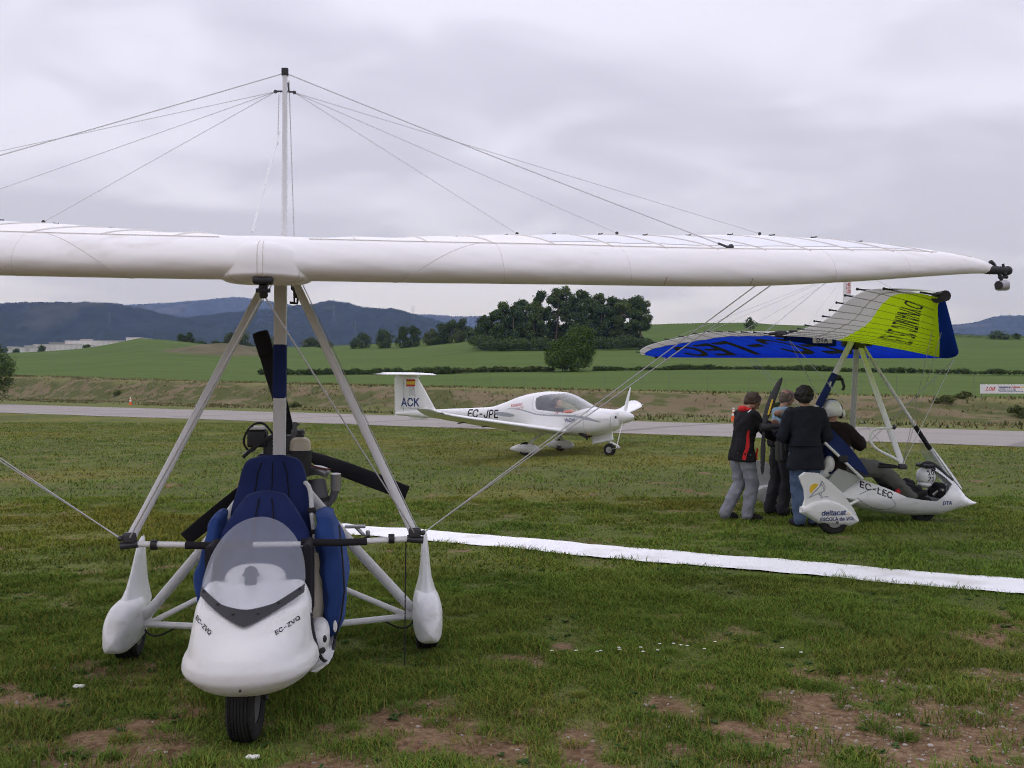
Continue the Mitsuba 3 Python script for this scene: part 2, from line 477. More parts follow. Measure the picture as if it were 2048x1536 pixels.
# grass: blades close by, tufts farther off
def blades(n, y0, y1, hmin, hmax, width, seed, seg=2, clump=1.0, thin_earth=True, spread=0.58):
    r = np.random.default_rng(seed)
    y = np.sqrt(r.uniform(y0 ** 2, y1 ** 2, n))
    x = r.uniform(-1, 1, n) * (y * spread + 0.4)
    k = ~on_strip(x, y, r.uniform(-0.02, 0.09, n) ** 1)
    d = RN[0] * x + RN[1] * y
    k &= d < 31.9 + r.uniform(-0.25, 0.35, n)
    tuft = meshkit.fbm(np.stack([x * 2.6, y * 2.6, 0 * x], -1), 3, 77)
    if thin_earth:
        e = earth_np(x, y)
        k &= r.uniform(0, 1, n) < (1 - e) * (0.50 + 1.5 * np.clip(tuft - 0.28, 0, 1) / 0.5) + 0.012 + 0.22 * (tuft > 0.60)
    x, y, tuft = x[k], y[k], tuft[k]
    n = len(x)
    z = ground_height(x, y)
    h = r.uniform(hmin, hmax, n) * (0.35 + 2.3 * np.clip(tuft - 0.28, 0, 0.5)) * np.where(r.uniform(0, 1, n) < 0.03, 1.7, 1)
    a = r.uniform(0, 2 * np.pi, n)
    lean = r.uniform(0.15, 1.1, n) * h
    la = a + np.pi / 2 + r.normal(0, 0.5, n)
    side = np.stack([np.cos(a), np.sin(a), 0 * a], -1)
    ld = np.stack([np.cos(la), np.sin(la), 0 * a], -1)
    w = width * r.uniform(0.6, 1.4, n)
    b0 = np.stack([x, y, z - 0.004], -1)
    vs, us = [], []
    rnd = r.uniform(0, 1, n)
    for t, ww in ([(0, 1.0), (0.55, 0.75), (1, 0)] if seg == 2 else [(0, 1.0), (1, 0)]):
        c = b0 + np.stack([0 * x, 0 * x, h * t * (1 - 0.25 * t)], -1) + ld * (lean * t * t)[:, None]
        if ww > 0:
            vs += [c - side * (w * ww / 2)[:, None], c + side * (w * ww / 2)[:, None]]
            us += [np.stack([rnd, 0 * rnd + t], -1)] * 2
        else:
            vs += [c]
            us += [np.stack([rnd, 0 * rnd + t], -1)]
    m = len(vs)
    v = np.stack(vs, 1).reshape(-1, 3)
    uv = np.stack(us, 1).reshape(-1, 2)
    f1 = np.array([[0, 1, 3], [0, 3, 2], [2, 3, 4]] if seg == 2 else [[0, 1, 2]])
    f = (np.arange(n)[:, None, None] * m + f1[None]).reshape(-1, 3)
    return v, f, uv


def grass_colour(p, n, uv):
    big, mid = fbm(p.x * 0.22, p.y * 0.3, 0, 3), fbm(p.x * 1.1, p.y * 1.1, 8, 3)
    c = mix((0.104, 0.180, 0.028), (0.212, 0.292, 0.054), uv.x)
    c = mix(c, (0.085, 0.150, 0.028), smoothstep(0.46, 0.66, mid) * 0.6)
    c = mix(c, (0.21, 0.195, 0.05), smoothstep(0.52, 0.70, fbm(p.x * 0.7 + 40, p.y * 0.9, 3, 3)) * 0.28)
    dry = smoothstep(0.86, 0.95, uv.x + 0.45 * (big - 0.5) + 0.012 * dr.clip(p.y - 9, 0, 14))
    c = mix(c, (0.28, 0.225, 0.058), dry * 0.8)
    return mix(c, (0.20, 0.165, 0.026), smoothstep(0.44, 0.62, big) * 0.45 * smoothstep(7.5, 12.0, p.y))


def blade_bsdf(name, fn):
    scene[name] = {'type': 'twosided', 'bsdf': {'type': 'diffuse', 'reflectance': proc(fn)}}


blade_bsdf('grass_blade', grass_colour)
parts = [blades(360000, 3.9, 9.5, 0.032, 0.082, 0.0055, 1), blades(190000, 9.5, 16, 0.035, 0.075, 0.010, 2), blades(230000, 16, 47, 0.035, 0.075, 0.022, 3, seg=1)]


def tufts(n, y0, y1, seed):
    """Clumps of longer blades fanning out of one root."""
    r = np.random.default_rng(seed)
    cy = np.sqrt(r.uniform(y0 ** 2, y1 ** 2, n))
    cx = r.uniform(-1, 1, n) * (cy * .57 + .3)
    k = ~on_strip(cx, cy, -.1)
    cx, cy = cx[k], cy[k]
    m = r.integers(60, 150, len(cx))
    i = np.repeat(np.arange(len(cx)), m)
    n = len(i)
    rad_ = (r.uniform(.05, .15, len(cx)))[i]
    q = np.sqrt(r.uniform(0, 1, n))
    a = r.uniform(0, 2 * np.pi, n)
    x, y = cx[i] + np.cos(a) * q * rad_, cy[i] + np.sin(a) * q * rad_ * .9
    z = ground_height(cx, cy)[i]
    h = (r.uniform(.045, .10, len(cx)))[i] * r.uniform(.6, 1.15, n) * (1 - .45 * q)
    out = np.stack([np.cos(a), np.sin(a), 0 * a], -1)
    lean = h * (.25 + .9 * q) * r.uniform(.6, 1.3, n)
    sa_ = r.uniform(0, 2 * np.pi, n)
    side = np.stack([np.cos(sa_), np.sin(sa_), 0 * a], -1) * (.0026 * r.uniform(.6, 1.4, n))[:, None]
    b0 = np.stack([x, y, z - .004], -1)
    rnd = np.clip((r.uniform(0, 1, len(cx)))[i] * .6 + r.uniform(0, .4, n), 0, 1)
    vs, us = [], []
    for t, ww in ((0, 1.0), (.55, .75), (1, 0)):
        c = b0 + np.stack([0 * x, 0 * x, h * t * (1 - .25 * t)], -1) + out * (lean * t * t)[:, None]
        vs += [c - side * ww, c + side * ww] if ww else [c]
        us += [np.stack([rnd, 0 * rnd + t], -1)] * (2 if ww else 1)
    f = (np.arange(n)[:, None, None] * 5 + np.array([[0, 1, 3], [0, 3, 2], [2, 3, 4]])[None]).reshape(-1, 3)
    return np.stack(vs, 1).reshape(-1, 3), f, np.stack(us, 1).reshape(-1, 2)


parts += [tufts(620, 4.2, 9.5, 17)]
off, V, F_, U = 0, [], [], []
for v, f, u in parts:
    V.append(v), F_.append(f + off), U.append(u)
    off += len(v)
V, F_, U = np.vstack(V), np.vstack(F_), np.vstack(U)
key = number('grass')
scene[key] = mikit.ply((V, F_), 'grass_blade', False, uv=U)
labels[key] = {'kind': 'stuff', 'label': 'short tufted green grass with dry patches covering the airfield', 'category': 'grass'}

# weeds and dry stalks on the bank and its top
r_ = np.random.default_rng(5)
n = 60000
s_, q_ = r_.uniform(-190, 40, n), r_.uniform(-6.5, 9, n) 
base_ = 50.5 + 0.155 * np.clip(-s_ - 38, 0, 120)
c_ = along(s_, base_ + q_)
keep = (np.abs(c_[:, 0]) < c_[:, 1] * 0.58) & (meshkit.fbm(np.stack([s_ * 0.3, q_ * 0.8, 0 * s_], -1), 3, 44) + r_.uniform(-0.2, 0.2, n) > 0.5) & (base_ + q_ > 43.6 + np.clip(-s_ - 40, 0, 300) * 0.055)
c_ = c_[keep]
c_[:, 2] = ground_height(c_[:, 0], c_[:, 1])
n = len(c_)
h_ = r_.uniform(0.05, 0.20, n)
a_ = r_.uniform(0, np.pi, n)
sd_ = np.stack([np.cos(a_), np.sin(a_), 0 * a_], -1) * (h_ * r_.uniform(0.15, 0.4, n))[:, None]
tip = c_ + np.stack([r_.normal(0, 0.4, n) * h_, r_.normal(0, 0.4, n) * h_, h_], -1)
v = np.stack([c_ - sd_, c_ + sd_, tip], 1).reshape(-1, 3)
uv = np.repeat(np.stack([r_.uniform(0, 1, n), 0 * h_], -1), 3, 0)
pmat('bank_weed', lambda p, n, uv: mix(mix((0.060, 0.078, 0.024), (0.12, 0.125, 0.04), uv.x), (0.27, 0.205, 0.11), smoothstep(0.55, 0.75, uv.x + 0.6 * (fbm(p.x * 0.2, p.y * 0.2, 0, 3) - 0.5))), diffuse=True)
key = number('bank_grass')
scene[key] = mikit.ply((v, np.arange(3 * n).reshape(-1, 3)), 'bank_weed', False, uv=uv)
labels[key] = {'kind': 'stuff', 'label': 'dry straw and weeds on the cut bank behind the runway', 'category': 'grass'}

# gravel on the bare earth
n = 4200
y = np.sqrt(r_.uniform(4.3 ** 2, 6.9 ** 2, n))
x = r_.uniform(-1, 1, n) * y * 0.56
k = (earth_np(x, y) > 0.5) & (r_.uniform(0, 1, n) < 0.25 + 0.75 * np.clip((x - 0.2) / 1.2, 0, 1)) 
x, y = x[k], y[k]
ico = trimesh.creation.icosphere(1)
peb = []
for i in range(len(x)):
    m = ico.vertices * (1 + 0.35 * (meshkit.noise(ico.vertices * 1.7 + i * 3.1) - 0.5)[:, None])
    sc_ = r_.lognormal(-5.12, 0.48) * A(1, r_.uniform(0.6, 1), r_.uniform(0.4, 0.7))
    aa = r_.uniform(0, 6.3)
    m = m * sc_ @ np.array([[math.cos(aa), math.sin(aa), 0], [-math.sin(aa), math.cos(aa), 0], [0, 0, 1]])
    peb.append(m + [x[i], y[i], 0])
gz = ground_height(x, y)
pv = np.concatenate([p + [0, 0, gz[i] + 0.001] for i, p in enumerate(peb)])
pf = (np.arange(len(peb))[:, None, None] * len(ico.vertices) + ico.faces[None]).reshape(-1, 3)
pmat('pebble', lambda p, n, uv: mix((0.18, 0.14, 0.11), (0.50, 0.46, 0.41), noise(p.x * 31, p.y * 31)), 0.85)
key = number('gravel')
scene[key] = mikit.ply((pv, pf), 'pebble', False)
labels[key] = {'kind': 'stuff', 'label': 'small pale stones scattered on bare earth', 'category': 'gravel'}

# leafy weeds between the tufts
n = 420
wy = np.sqrt(r_.uniform(4.4 ** 2, 10 ** 2, n))
wx = r_.uniform(-1, 1, n) * wy * 0.55
k = ~on_strip(wx, wy, -.12)
wx, wy = wx[k], wy[k]
n = len(wx)
wz = ground_height(wx, wy)
vs_, fs_ = [], []
for i in range(n):
    k = r_.integers(7, 12)
    for q in range(k):
        a = q * 2 * np.pi / k + r_.uniform(-.3, .3)
        L_ = r_.uniform(.018, .045)
        u_, v_ = A(math.cos(a), math.sin(a), r_.uniform(.25, .8)), A(-math.sin(a), math.cos(a), 0)
        c0 = A(wx[i], wy[i], wz[i] + .004)
        b = len(vs_) * 4
        vs_.append(np.array([c0, c0 + u_ * L_ * .6 + v_ * L_ * .28, c0 + u_ * L_ - A(0, 0, L_ * .35), c0 + u_ * L_ * .6 - v_ * L_ * .28]))
        fs_ += [[b, b + 1, b + 2], [b, b + 2, b + 3]]
pmat('weed_leaf', lambda p, n, uv: mix((0.045, 0.095, 0.03), (0.09, 0.15, 0.05), noise(p.x * 9, p.y * 9)), diffuse=True)
key = number('weeds')
scene[key] = mikit.ply((np.concatenate(vs_), np.array(fs_)), 'weed_leaf', False)
labels[key] = {'kind': 'stuff', 'label': 'small leafy weeds between the grass tufts', 'category': 'weeds'}

# small white wild flowers
mat('petal_white', (0.8, 0.8, 0.74), 0.8)
fl = []
for i in range(17):
    cx, cy = r_.normal(1.05, 0.42), r_.normal(6.62, 0.16)
    cz = float(ground_height(cx, cy)) + r_.uniform(0.05, 0.09)
    for kk in range(5):
        an = kk * 2 * np.pi / 5 + i
        fl.append(ball([cx + 0.008 * math.cos(an), cy + 0.008 * math.sin(an), cz], [0.0045, 0.0045, 0.002], 1))
key = number('wild_flowers')
scene[key] = mikit.ply(tm(fl), 'petal_white', False)
labels[key] = {'kind': 'stuff', 'label': 'tiny white flowers in the grass', 'category': 'flowers'}

# ------------------------------------------------------------------ hills
def hill(name, px, py, dist, front, label, colour, seed, rough=1.0, amp=1.0):
    u = (np.array(px, float) - 1024) / 2000
    e = (768 - np.array(py, float)) / 2000
    n = 440
    uu = np.linspace(u[0], u[-1], n)
    from scipy.interpolate import PchipInterpolator
    ee = PchipInterpolator(u, e)(uu)
    t = np.r_[np.linspace(0, 1, 70), 1.12, 1.4, 2.0]
    UU, TT = np.meshgrid(uu, t, indexing='ij')
    EE = np.broadcast_to(ee[:, None], UU.shape)
    Y = dist - front * (1 - TT)
    X = UU * dist * (0.25 + 0.75 * (Y / dist)) / 1.0
    H = CAM_H + EE * dist
    prof = np.where(TT <= 1, np.sin(np.clip(TT, 0, 1) * np.pi / 2) ** 1.25, 1 - np.clip(TT - 1, 0, 2) ** 1.5)
    P = np.stack([X, Y, 0 * X], -1)
    spur = (meshkit.fbm(P * (3.2 / front) * A(1, 0.5, 1), 4, seed) - 0.5) * 0.36 * np.sin(np.clip(TT, 0, 1) * np.pi)
    tree = (meshkit.fbm(P / (16.0 * rough), 3, seed + 3) - 0.5) * 11 * amp
    Z = -18 + (H + 18) * np.clip(prof + spur, 0, 1.0) + tree * np.clip(prof * 3, 0, 1)
    m = trimesh.Trimesh(np.stack([X, Y, Z], -1).reshape(-1, 3), grid_faces(n, len(t)), process=False)
    if m.face_normals[:, 2].mean() < 0:
        m.invert()
    structure(name, m, colour, label, smooth=True)


pmat('forest_hill', lambda p, n, uv: mix(mix((0.010, 0.018, 0.010), (0.026, 0.038, 0.017), fbm(p.x * 0.03, p.y * 0.02, p.z * 0.03, 3)), (0.075, 0.068, 0.04), smoothstep(0.60, 0.74, fbm(p.x * 0.006, p.y * 0.004, 2, 4)) * 0.5), 1.0, diffuse=True)
hill('wooded_hill', [-900, -500, -200, 0, 100, 150, 200, 235, 265, 300, 335, 370, 410, 470, 540], [640, 618, 611, 613, 611, 611, 608, 609, 615, 622, 631, 637, 650, 680, 740], 2500, 900, 'dark wooded hill on the far left beyond the white sheds', 'forest_hill', 3)
hill('wooded_hill', [250, 320, 380, 440, 500, 560, 600, 635, 665, 700, 730, 760, 790, 820, 860, 910, 960, 1020, 1080], [720, 660, 638, 630, 624, 619, 611, 607, 603, 608, 616, 618, 620, 630, 640, 654, 668, 690, 735], 2700, 800, 'dark wooded hill with a peak behind the control frame', 'forest_hill', 11)
hill('distant_ridge', [60, 150, 230, 290, 340, 400, 440, 470, 500, 530, 570, 620, 680, 740, 780, 830, 880, 920, 960, 1010, 1060, 1120, 1200], [690, 640, 616, 609, 606, 601, 597, 595, 597, 602, 608, 622, 640, 640, 627, 629, 632, 634, 633, 637, 645, 665, 740], 5600, 1500, 'pale blue ridge in the distance between the two dark hills', 'forest_hill', 23, 1.6)
hill('distant_hill', [1700, 1800, 1880, 1925, 1945, 1965, 1985, 2010, 2035, 2060, 2100, 2200, 2400, 2800], [740, 690, 656, 650, 648, 641, 637, 635, 635, 637, 638, 640, 652, 720], 4300, 1100, 'blue distant hill on the far right with two masts', 'forest_hill', 31, 1.3)

# the air
scene['air'] = {'type': 'homogeneous', 'albedo': {'type': 'rgb', 'value': [0.93, 0.95, 0.97]}, 'sigma_t': {'type': 'rgb', 'value': [5.0e-5, 6.6e-5, 12.5e-5]}}
scene['haze'] = {'type': 'cube', 'to_world': T().translate([0, 1000, 290]).scale([8500, 9500, 310]), 'bsdf': {'type': 'null'}, 'interior': {'type': 'ref', 'id': 'air'}}
labels['haze'] = {'kind': 'stuff', 'label': 'thin blue haze in the distance', 'category': 'haze'}
# ------------------------------------------------------------------ trees, hedges
def leafy(centres, radii, n, size, seed, squash=0.8, gap=0.0):
    """Leaf-sized faces through the volume of several overlapping clumps."""
    r = np.random.default_rng(seed)
    c, radii = np.array(centres, float), np.array(radii, float)
    w = radii ** 2
    i = r.choice(len(c), n, p=w / w.sum())
    d = r.normal(size=(n, 3))
    d /= np.linalg.norm(d, axis=1, keepdims=True)
    rr = r.uniform(0.25, 1.0, n) ** 0.45 * (1 + 0.16 * r.normal(size=n))
    p = c[i] + d * (radii[i] * rr)[:, None] * A(1, 1, squash)
    if gap:
        k = meshkit.fbm(p / gap, 2, seed) > 0.40
        p, d = p[k], d[k]
        n = len(p)
    nrm = d * 0.5 + r.normal(size=(n, 3)) * 0.75 + A(0, 0, 0.25)
    nrm /= np.linalg.norm(nrm, axis=1, keepdims=True)
    u = np.cross(nrm, r.normal(size=(n, 3)))
    u /= np.linalg.norm(u, axis=1, keepdims=True)
    v = np.cross(nrm, u)
    s = size * r.uniform(0.55, 1.4, n)[:, None]
    V = np.stack([p - u * s, p + v * s * 0.55 - u * s * 0.1, p + u * s, p - v * s * 0.55 + u * s * 0.1], 1).reshape(-1, 3)
    k = np.arange(n)[:, None] * 4
    return V, np.concatenate([k + [0, 1, 2], k + [0, 2, 3]])


def limb(a, b, r0, r1, bend, seed, n=7):
    r = np.random.default_rng(seed)
    a, b = A(*a), A(*b)
    t = np.linspace(0, 1, n)
    off = r.normal(size=3) * bend
    p = a + (b - a) * t[:, None] + off * np.sin(t * np.pi)[:, None]
    return tube(p, r0 + (r1 - r0) * t, 7)


def leaf_mat(name, dark, light, scale):
    pmat(name, lambda p, n, uv: mix(dark, light, noise(p.x * scale, p.y * scale, p.z * scale) * 0.6 + noise(p.x * scale * 6, p.y * scale * 6, p.z * scale * 6) * 0.4), diffuse=True)


leaf_mat('pine_needles', (0.055, 0.090, 0.034), (0.128, 0.178, 0.062), 0.35)
leaf_mat('pine_needles_pale', (0.068, 0.102, 0.036), (0.155, 0.205, 0.070), 0.5)
leaf_mat('pine_needles_dark', (0.044, 0.076, 0.034), (0.100, 0.148, 0.058), 0.4)
leaf_mat('oak_leaves', (0.045, 0.072, 0.022), (0.100, 0.140, 0.040), 0.45)
leaf_mat('bush_leaves', (0.060, 0.085, 0.028), (0.14, 0.165, 0.06), 0.45)
pmat('bark', lambda p, n, uv: mix((0.10, 0.075, 0.055), (0.19, 0.15, 0.115), fbm(p.x * 6, p.y * 6, p.z * 2, 3)), 0.95)


ORD = ['first', 'second', 'third', 'fourth', 'fifth', 'sixth', 'seventh', 'eighth', 'ninth', 'tenth', 'eleventh', 'twelfth', 'thirteenth', 'fourteenth', 'fifteenth', 'sixteenth', 'seventeenth', 'eighteenth', 'nineteenth', 'twentieth'] + ['twenty-' + q for q in ('first', 'second', 'third', 'fourth', 'fifth', 'sixth', 'seventh', 'eighth', 'ninth')]


leaf_mat('round_tree_leaves', (0.050, 0.088, 0.020), (0.125, 0.185, 0.045), 0.5)


def at(px, y, dz=0.0):
    """The point of the ground y metres away, px as a bearing."""
    x = (px - 1024) / 2000 * y
    return A(x, y, float(ground_height(x, y, False)) + dz)


def pine(px, y, top_py, width, label, seed, trunk_bare=0.35):
    r = np.random.default_rng(seed)
    b = at(px, y, -0.2)
    h = CAM_H + (768 - top_py) / 2000 * y - b[2]
    t = Thing('pine_tree', label, 'tree', group='pines of the grove')
    lean = r.normal(0, 0.04, 2) * h
    topc = b + A(lean[0], lean[1], h * 0.93)
    wood = [limb(b, topc, 0.20 + 0.012 * h, 0.05, 0.25, seed, 9)]
    cs, rs = [], []
    n = r.integers(24, 30)
    for i in range(n):
        f = trunk_bare + (0.97 - trunk_bare) * ((i + r.uniform(0, 1)) / n)
        a = r.uniform(0, 2 * np.pi)
        reach = width * 0.5 * (1 - 0.75 * max(0, (f - 0.55) / 0.45) ** 1.6) * r.uniform(0.35, 1.0)
        at_ = b + (topc - b) * f
        c = at_ + A(math.cos(a) * reach, math.sin(a) * reach, r.uniform(-0.2, 0.8))
        c[2] = min(c[2], b[2] + h - 0.5)
        if reach > 0.8 and i % 2 == 0:
            wood.append(limb(at_ - A(0, 0, 0.5), c, 0.07, 0.03, 0.15, seed + i, 5))
        cs.append(c)
        rs.append(r.uniform(0.9, 1.6) * (0.72 + 0.13 * width / 5))
    cs.append(topc + A(0, 0, -0.3)), rs.append(0.8)
    t.part('trunk', wood, 'bark', smooth=True)
    t.part('crown', leafy(cs, rs, 8600, 0.23, seed + 1, 0.80, 0), ('pine_needles', 'pine_needles_pale', 'pine_needles_dark')[(seed // 7) % 3], smooth=False)


grove = [  # bearing, depth, top, width, what sets it apart
    (968, 214, 640, 5.0, 'low dark pine at the left end of the grove'),
    (985, 206, 622, 5.4, 'rounded pine near the left end of the grove'),
    (1006, 212, 606, 5.6, 'dark pine third from the left of the grove'),
    (1028, 205, 610, 5.2, 'pine in front of the taller ones on the left side of the grove'),
    (1042, 216, 598, 5.2, 'pine with a small pointed top left of the tallest'),
    (1066, 208, 604, 5.6, 'broad pine left of the tallest in the grove'),
    (1083, 214, 583, 5.8, 'tall pine standing just left of the tallest'),
    (1108, 210, 574, 6.2, 'tall pine beside the tallest of the grove'),
    (1134, 213, 569, 6.4, 'tallest pine at the middle of the grove'),
    (1152, 206, 590, 5.4, 'dark pine before the tallest one in the grove'),
    (1171, 212, 577, 5.8, 'tall pine right of the middle of the grove'),
    (1188, 216, 583, 5.4, 'pine with an open top right of the middle'),
    (1205, 208, 604, 5.2, 'lower pine in the dip right of the middle'),
    (1226, 214, 590, 5.0, 'pine with a knobbly top on the right side of the grove'),
    (1246, 209, 598, 5.2, 'dark pine on the right side of the grove'),
    (1262, 215, 596, 4.6, 'pine second from the right of the grove'),
    (1281, 210, 594, 4.6, 'open pine with a bare trunk at the right end of the grove'),
]
for i, (px, y, tp, w, lab) in enumerate(grove):
    pine(px, y * 1.14, tp, w * 1.2, lab, 100 + i * 7, 0.36 if i == 16 else 0.04 + 0.03 * (i % 3))
# scrub at the foot of the grove
for i, (px, y, w, h) in enumerate([(962, 203, 3.0, 4.2), (990, 200, 3.2, 3.6), (1018, 199, 3.2, 3.4), (1046, 199, 3.2, 3.2), (1074, 198, 3.2, 3.2), (1098, 198, 3.0, 3.0), (1200, 200, 3.0, 3.2), (1226, 200, 3.2, 3.2), (1250, 202, 3.0, 3.4), (1274, 203, 2.8, 2.6), (1296, 205, 2.4, 2.4), (1312, 208, 1.8, 1.3)]):
    y, w = y * 1.14, w * 1.1
    b = at(px, y)
    r = np.random.default_rng(900 + i)
    t = Thing('shrub', 'dark scrub at the foot of the pine grove, ' + ORD[i] + ' from the left', 'shrub', group='scrub under the pines')
    t.part('foliage', leafy([b + A(r.normal(0, w * 0.3), r.normal(0, 0.6), h * r.uniform(0.25, 0.7)) for _ in range(9)], r.uniform(0.34, 0.55, 9) * h, 1900, 0.17, 31 + i), 'pine_needles', smooth=False)


def broadleaf(px, y, top_py, width, label, seed, m='oak_leaves', name='tree', n=5200, leaf=0.15, low=0.12, group=None, gap=0.75, cat='tree', base=None):
    r = np.random.default_rng(seed)
    b = at(px, y, -0.1)
    h = CAM_H + (768 - top_py) / 2000 * y - b[2]
    t = Thing(name, label, cat, group=group)
    cs, rs, wood = [], [], [limb(b, b + A(r.normal(0, 0.2), 0, h * 0.55), 0.05 + 0.018 * h, 0.05, 0.1, seed)]
    k = r.integers(13, 18)
    for i in range(k):
        f = low + (0.9 - low) * (i + r.uniform(0, 1)) / k
        prof = math.sin(np.pi * min(1, (f + 0.18) / 1.05)) ** 0.6
        a = r.uniform(0, 2 * np.pi)
        c = b + A(math.cos(a) * width * 0.46 * prof * r.uniform(0.4, 1), math.sin(a) * width * 0.36 * prof * r.uniform(0.4, 1), h * f)
        cs.append(c), rs.append(width * r.uniform(0.17, 0.25))
        if i % 3 == 0:
            wood.append(limb(b + A(0, 0, h * 0.25 * f + 0.1), c, 0.02 + 0.006 * h, 0.015, 0.1, seed + i))
    cs.append(b + A(0, 0, h - width * 0.16)), rs.append(width * 0.16)
    t.part('trunk', wood, 'bark', smooth=True)
    t.part('crown', leafy(cs, rs, n, leaf, seed + 5, 0.85, gap), m, smooth=False)


# the round tree on the field hedge: a leaning double crown
bT = at(1142, 140, -0.1)
t = Thing('tree', 'round dark green broadleaf tree standing alone on the field hedge before the grove', 'tree')
r_ = np.random.default_rng(41)
cs, rs = [], []
for fx, fz, rr in [(-0.30, 0.26, 0.24), (-0.36, 0.36, 0.18), (-0.25, 0.50, 0.20), (-0.12, 0.20, 0.22), (0.05, 0.18, 0.22), (0.24, 0.24, 0.22), (0.30, 0.40, 0.20), (-0.05, 0.42, 0.24), (0.12, 0.50, 0.22),
                   (0.02, 0.66, 0.20), (0.20, 0.70, 0.20), (0.33, 0.66, 0.18), (0.10, 0.82, 0.16), (0.24, 0.84, 0.14), (0.38, 0.80, 0.12), (0.30, 0.56, 0.18), (-0.16, 0.62, 0.14), (0.0, 0.30, 0.22), (0.36, 0.50, 0.13), (-0.38, 0.22, 0.14)]:
    cs.append(bT + A(fx * 7.4, r_.normal(0, 0.9), fz * 6.9)), rs.append(rr * 6.0)
t.part('trunk', [limb(bT, bT + A(0.3, 0, 3.6), 0.26, 0.10, 0.2, 5), limb(bT + A(0, 0, 1.2), bT + A(-1.9, 0.2, 3.2), 0.13, 0.04, 0.2, 6), limb(bT + A(0.1, 0, 1.6), bT + A(2.1, -0.2, 4.6), 0.14, 0.04, 0.2, 8)], 'bark', smooth=True)
t.part('crown', leafy(cs, rs, 17000, 0.125, 77, 0.9, 0), 'round_tree_leaves', smooth=False)

# scattered trees and bushes on the rough bank in the middle distance
scat = [(462, 262, 664, 3.4, 1), (456, 270, 668, 3.0, 1), (490, 258, 668, 4.6, 1), (545, 250, 676, 3.4, 1), (432, 250, 686, 3.6, 0), (400, 252, 685, 2.6, 0),
        (380, 256, 664, 2.2, 0), (362, 262, 667, 3.0, 0), (622, 240, 677, 3.8, 1), (650, 236, 684, 3.4, 0), 
        (724, 226, 669, 4.4, 0), (768, 220, 661, 4.8, 0), (806, 216, 652, 3.6, 0), (826, 214, 650, 3.2, 0), (864, 211, 660, 3.6, 1),
        (884, 210, 646, 4.2, 0), (902, 210, 640, 4.4, 0), (926, 209, 636, 3.8, 0), (912, 206, 656, 2.6, 1), (940, 205, 660, 2.2, 1)]
place_words = ['on the scrubby knoll beside the mast', 'between the mast and the control frame tube', 'in the middle distance above the small aircraft tail', 'on the slope just left of the pine grove']
names_used = {}
for i, (px, y, tp, w, pale) in enumerate(scat):
    where = place_words[0 if px < 560 else 1 if px < 700 else 2 if px < 850 else 3]
    lab = ('pale olive bush ' if pale else 'dark green small tree ') + where
    low_ = dict(low=0.2)
    lab = lab.replace('pale', ORD[sorted(q[0] for q in scat).index(px)] + ' from the left along the rough rise, pale').replace('dark', ORD[sorted(q[0] for q in scat).index(px)] + ' from the left along the rough rise, dark')
    lab = ' '.join(lab.split(' on the ')[0].split(' between ')[0].split(' in the ')[0].split())
    broadleaf(px, y * 1.4, tp, w * 1.5, lab, 300 + i * 3, 'bush_leaves' if pale else 'oak_leaves', 'bush' if pale else 'tree', 1800, 0.27, group='trees and bushes along the rough rise', gap=0, cat='bush' if pale else 'tree', low=0.04)
# lone tree on the crest behind the blue wing, and two dark ones on the far right crest
broadleaf(1500, 300, 634, 3.6, 'small slender tree alone on the crest above the blue wing', 611, n=1300, leaf=0.2, gap=1.0, low=0.3)
broadleaf(1998, 318, 664, 6.0, 'low wide dark tree on the far right crest of the field', 613, n=1700, leaf=0.25, low=0.1)
broadleaf(2032, 320, 668, 3.4, 'small dark bush on the far right crest of the field', 617, name='bush', cat='bush', n=900, leaf=0.24, low=0.1)
# tree cut by the left edge of the frame, its crown hanging low
bL = at(-16, 88, -0.1)
t = Thing('tree', 'dark broadleaf tree cut off by the left edge of the frame', 'tree')
r_ = np.random.default_rng(51)
cs = [bL + A(v[0] * 1.1 + .35, v[1], v[2] * 1.12 + .2) for v in [(-0.3, 0, 4.3), (0.3, 0.2, 3.9), (0.7, 0, 3.3), (0.9, -0.1, 2.7), (0.6, 0.3, 2.2), (0.5, 0, 1.5), (0.2, 0.1, 0.9), (-0.6, 0, 3.4), (-0.9, 0.2, 2.5), (-0.8, 0, 1.7), (0, 0.6, 2.9), (0, -0.6, 2.4), (0.7, 0.1, 1.9), (-1.4, 0, 3.0)]]
t.part('trunk', [limb(bL, bL + A(-0.1, 0, 3.0), 0.17, 0.06, 0.1, 2), limb(bL + A(0, 0, 1.0), bL + A(0.7, 0, 2.8), 0.07, 0.03, 0.1, 3)], 'bark', smooth=True)
t.part('crown', leafy(cs, [0.85] * len(cs), 8000, 0.075, 53, 0.9, 0.5), 'oak_leaves', smooth=False)

# hedge and ditch growth along the field
def hedge(px0, px1, y0, y1, h0, h1, seed, label, m, n):
    r = np.random.default_rng(seed)
    cs, rs = [], []
    f = np.linspace(0, 1, int(abs(px1 - px0) / 5))
    hh = h0 + (h1 - h0) * meshkit.fbm(np.stack([f * 30, 0 * f + seed, 0 * f], -1), 3, seed) * 1.3
    for q, h in zip(f, hh):
        b = at(px0 + (px1 - px0) * q, y0 + (y1 - y0) * q)
        cs.append(b + A(0, r.normal(0, 0.5), h * 0.42)), rs.append(max(0.3, h * 0.62))
    key = number('hedge')
    emit(key, leafy(cs, rs, n, 0.14, seed, 0.85), m, False)
    labels[key] = {'kind': 'stuff', 'label': label, 'category': 'hedge'}


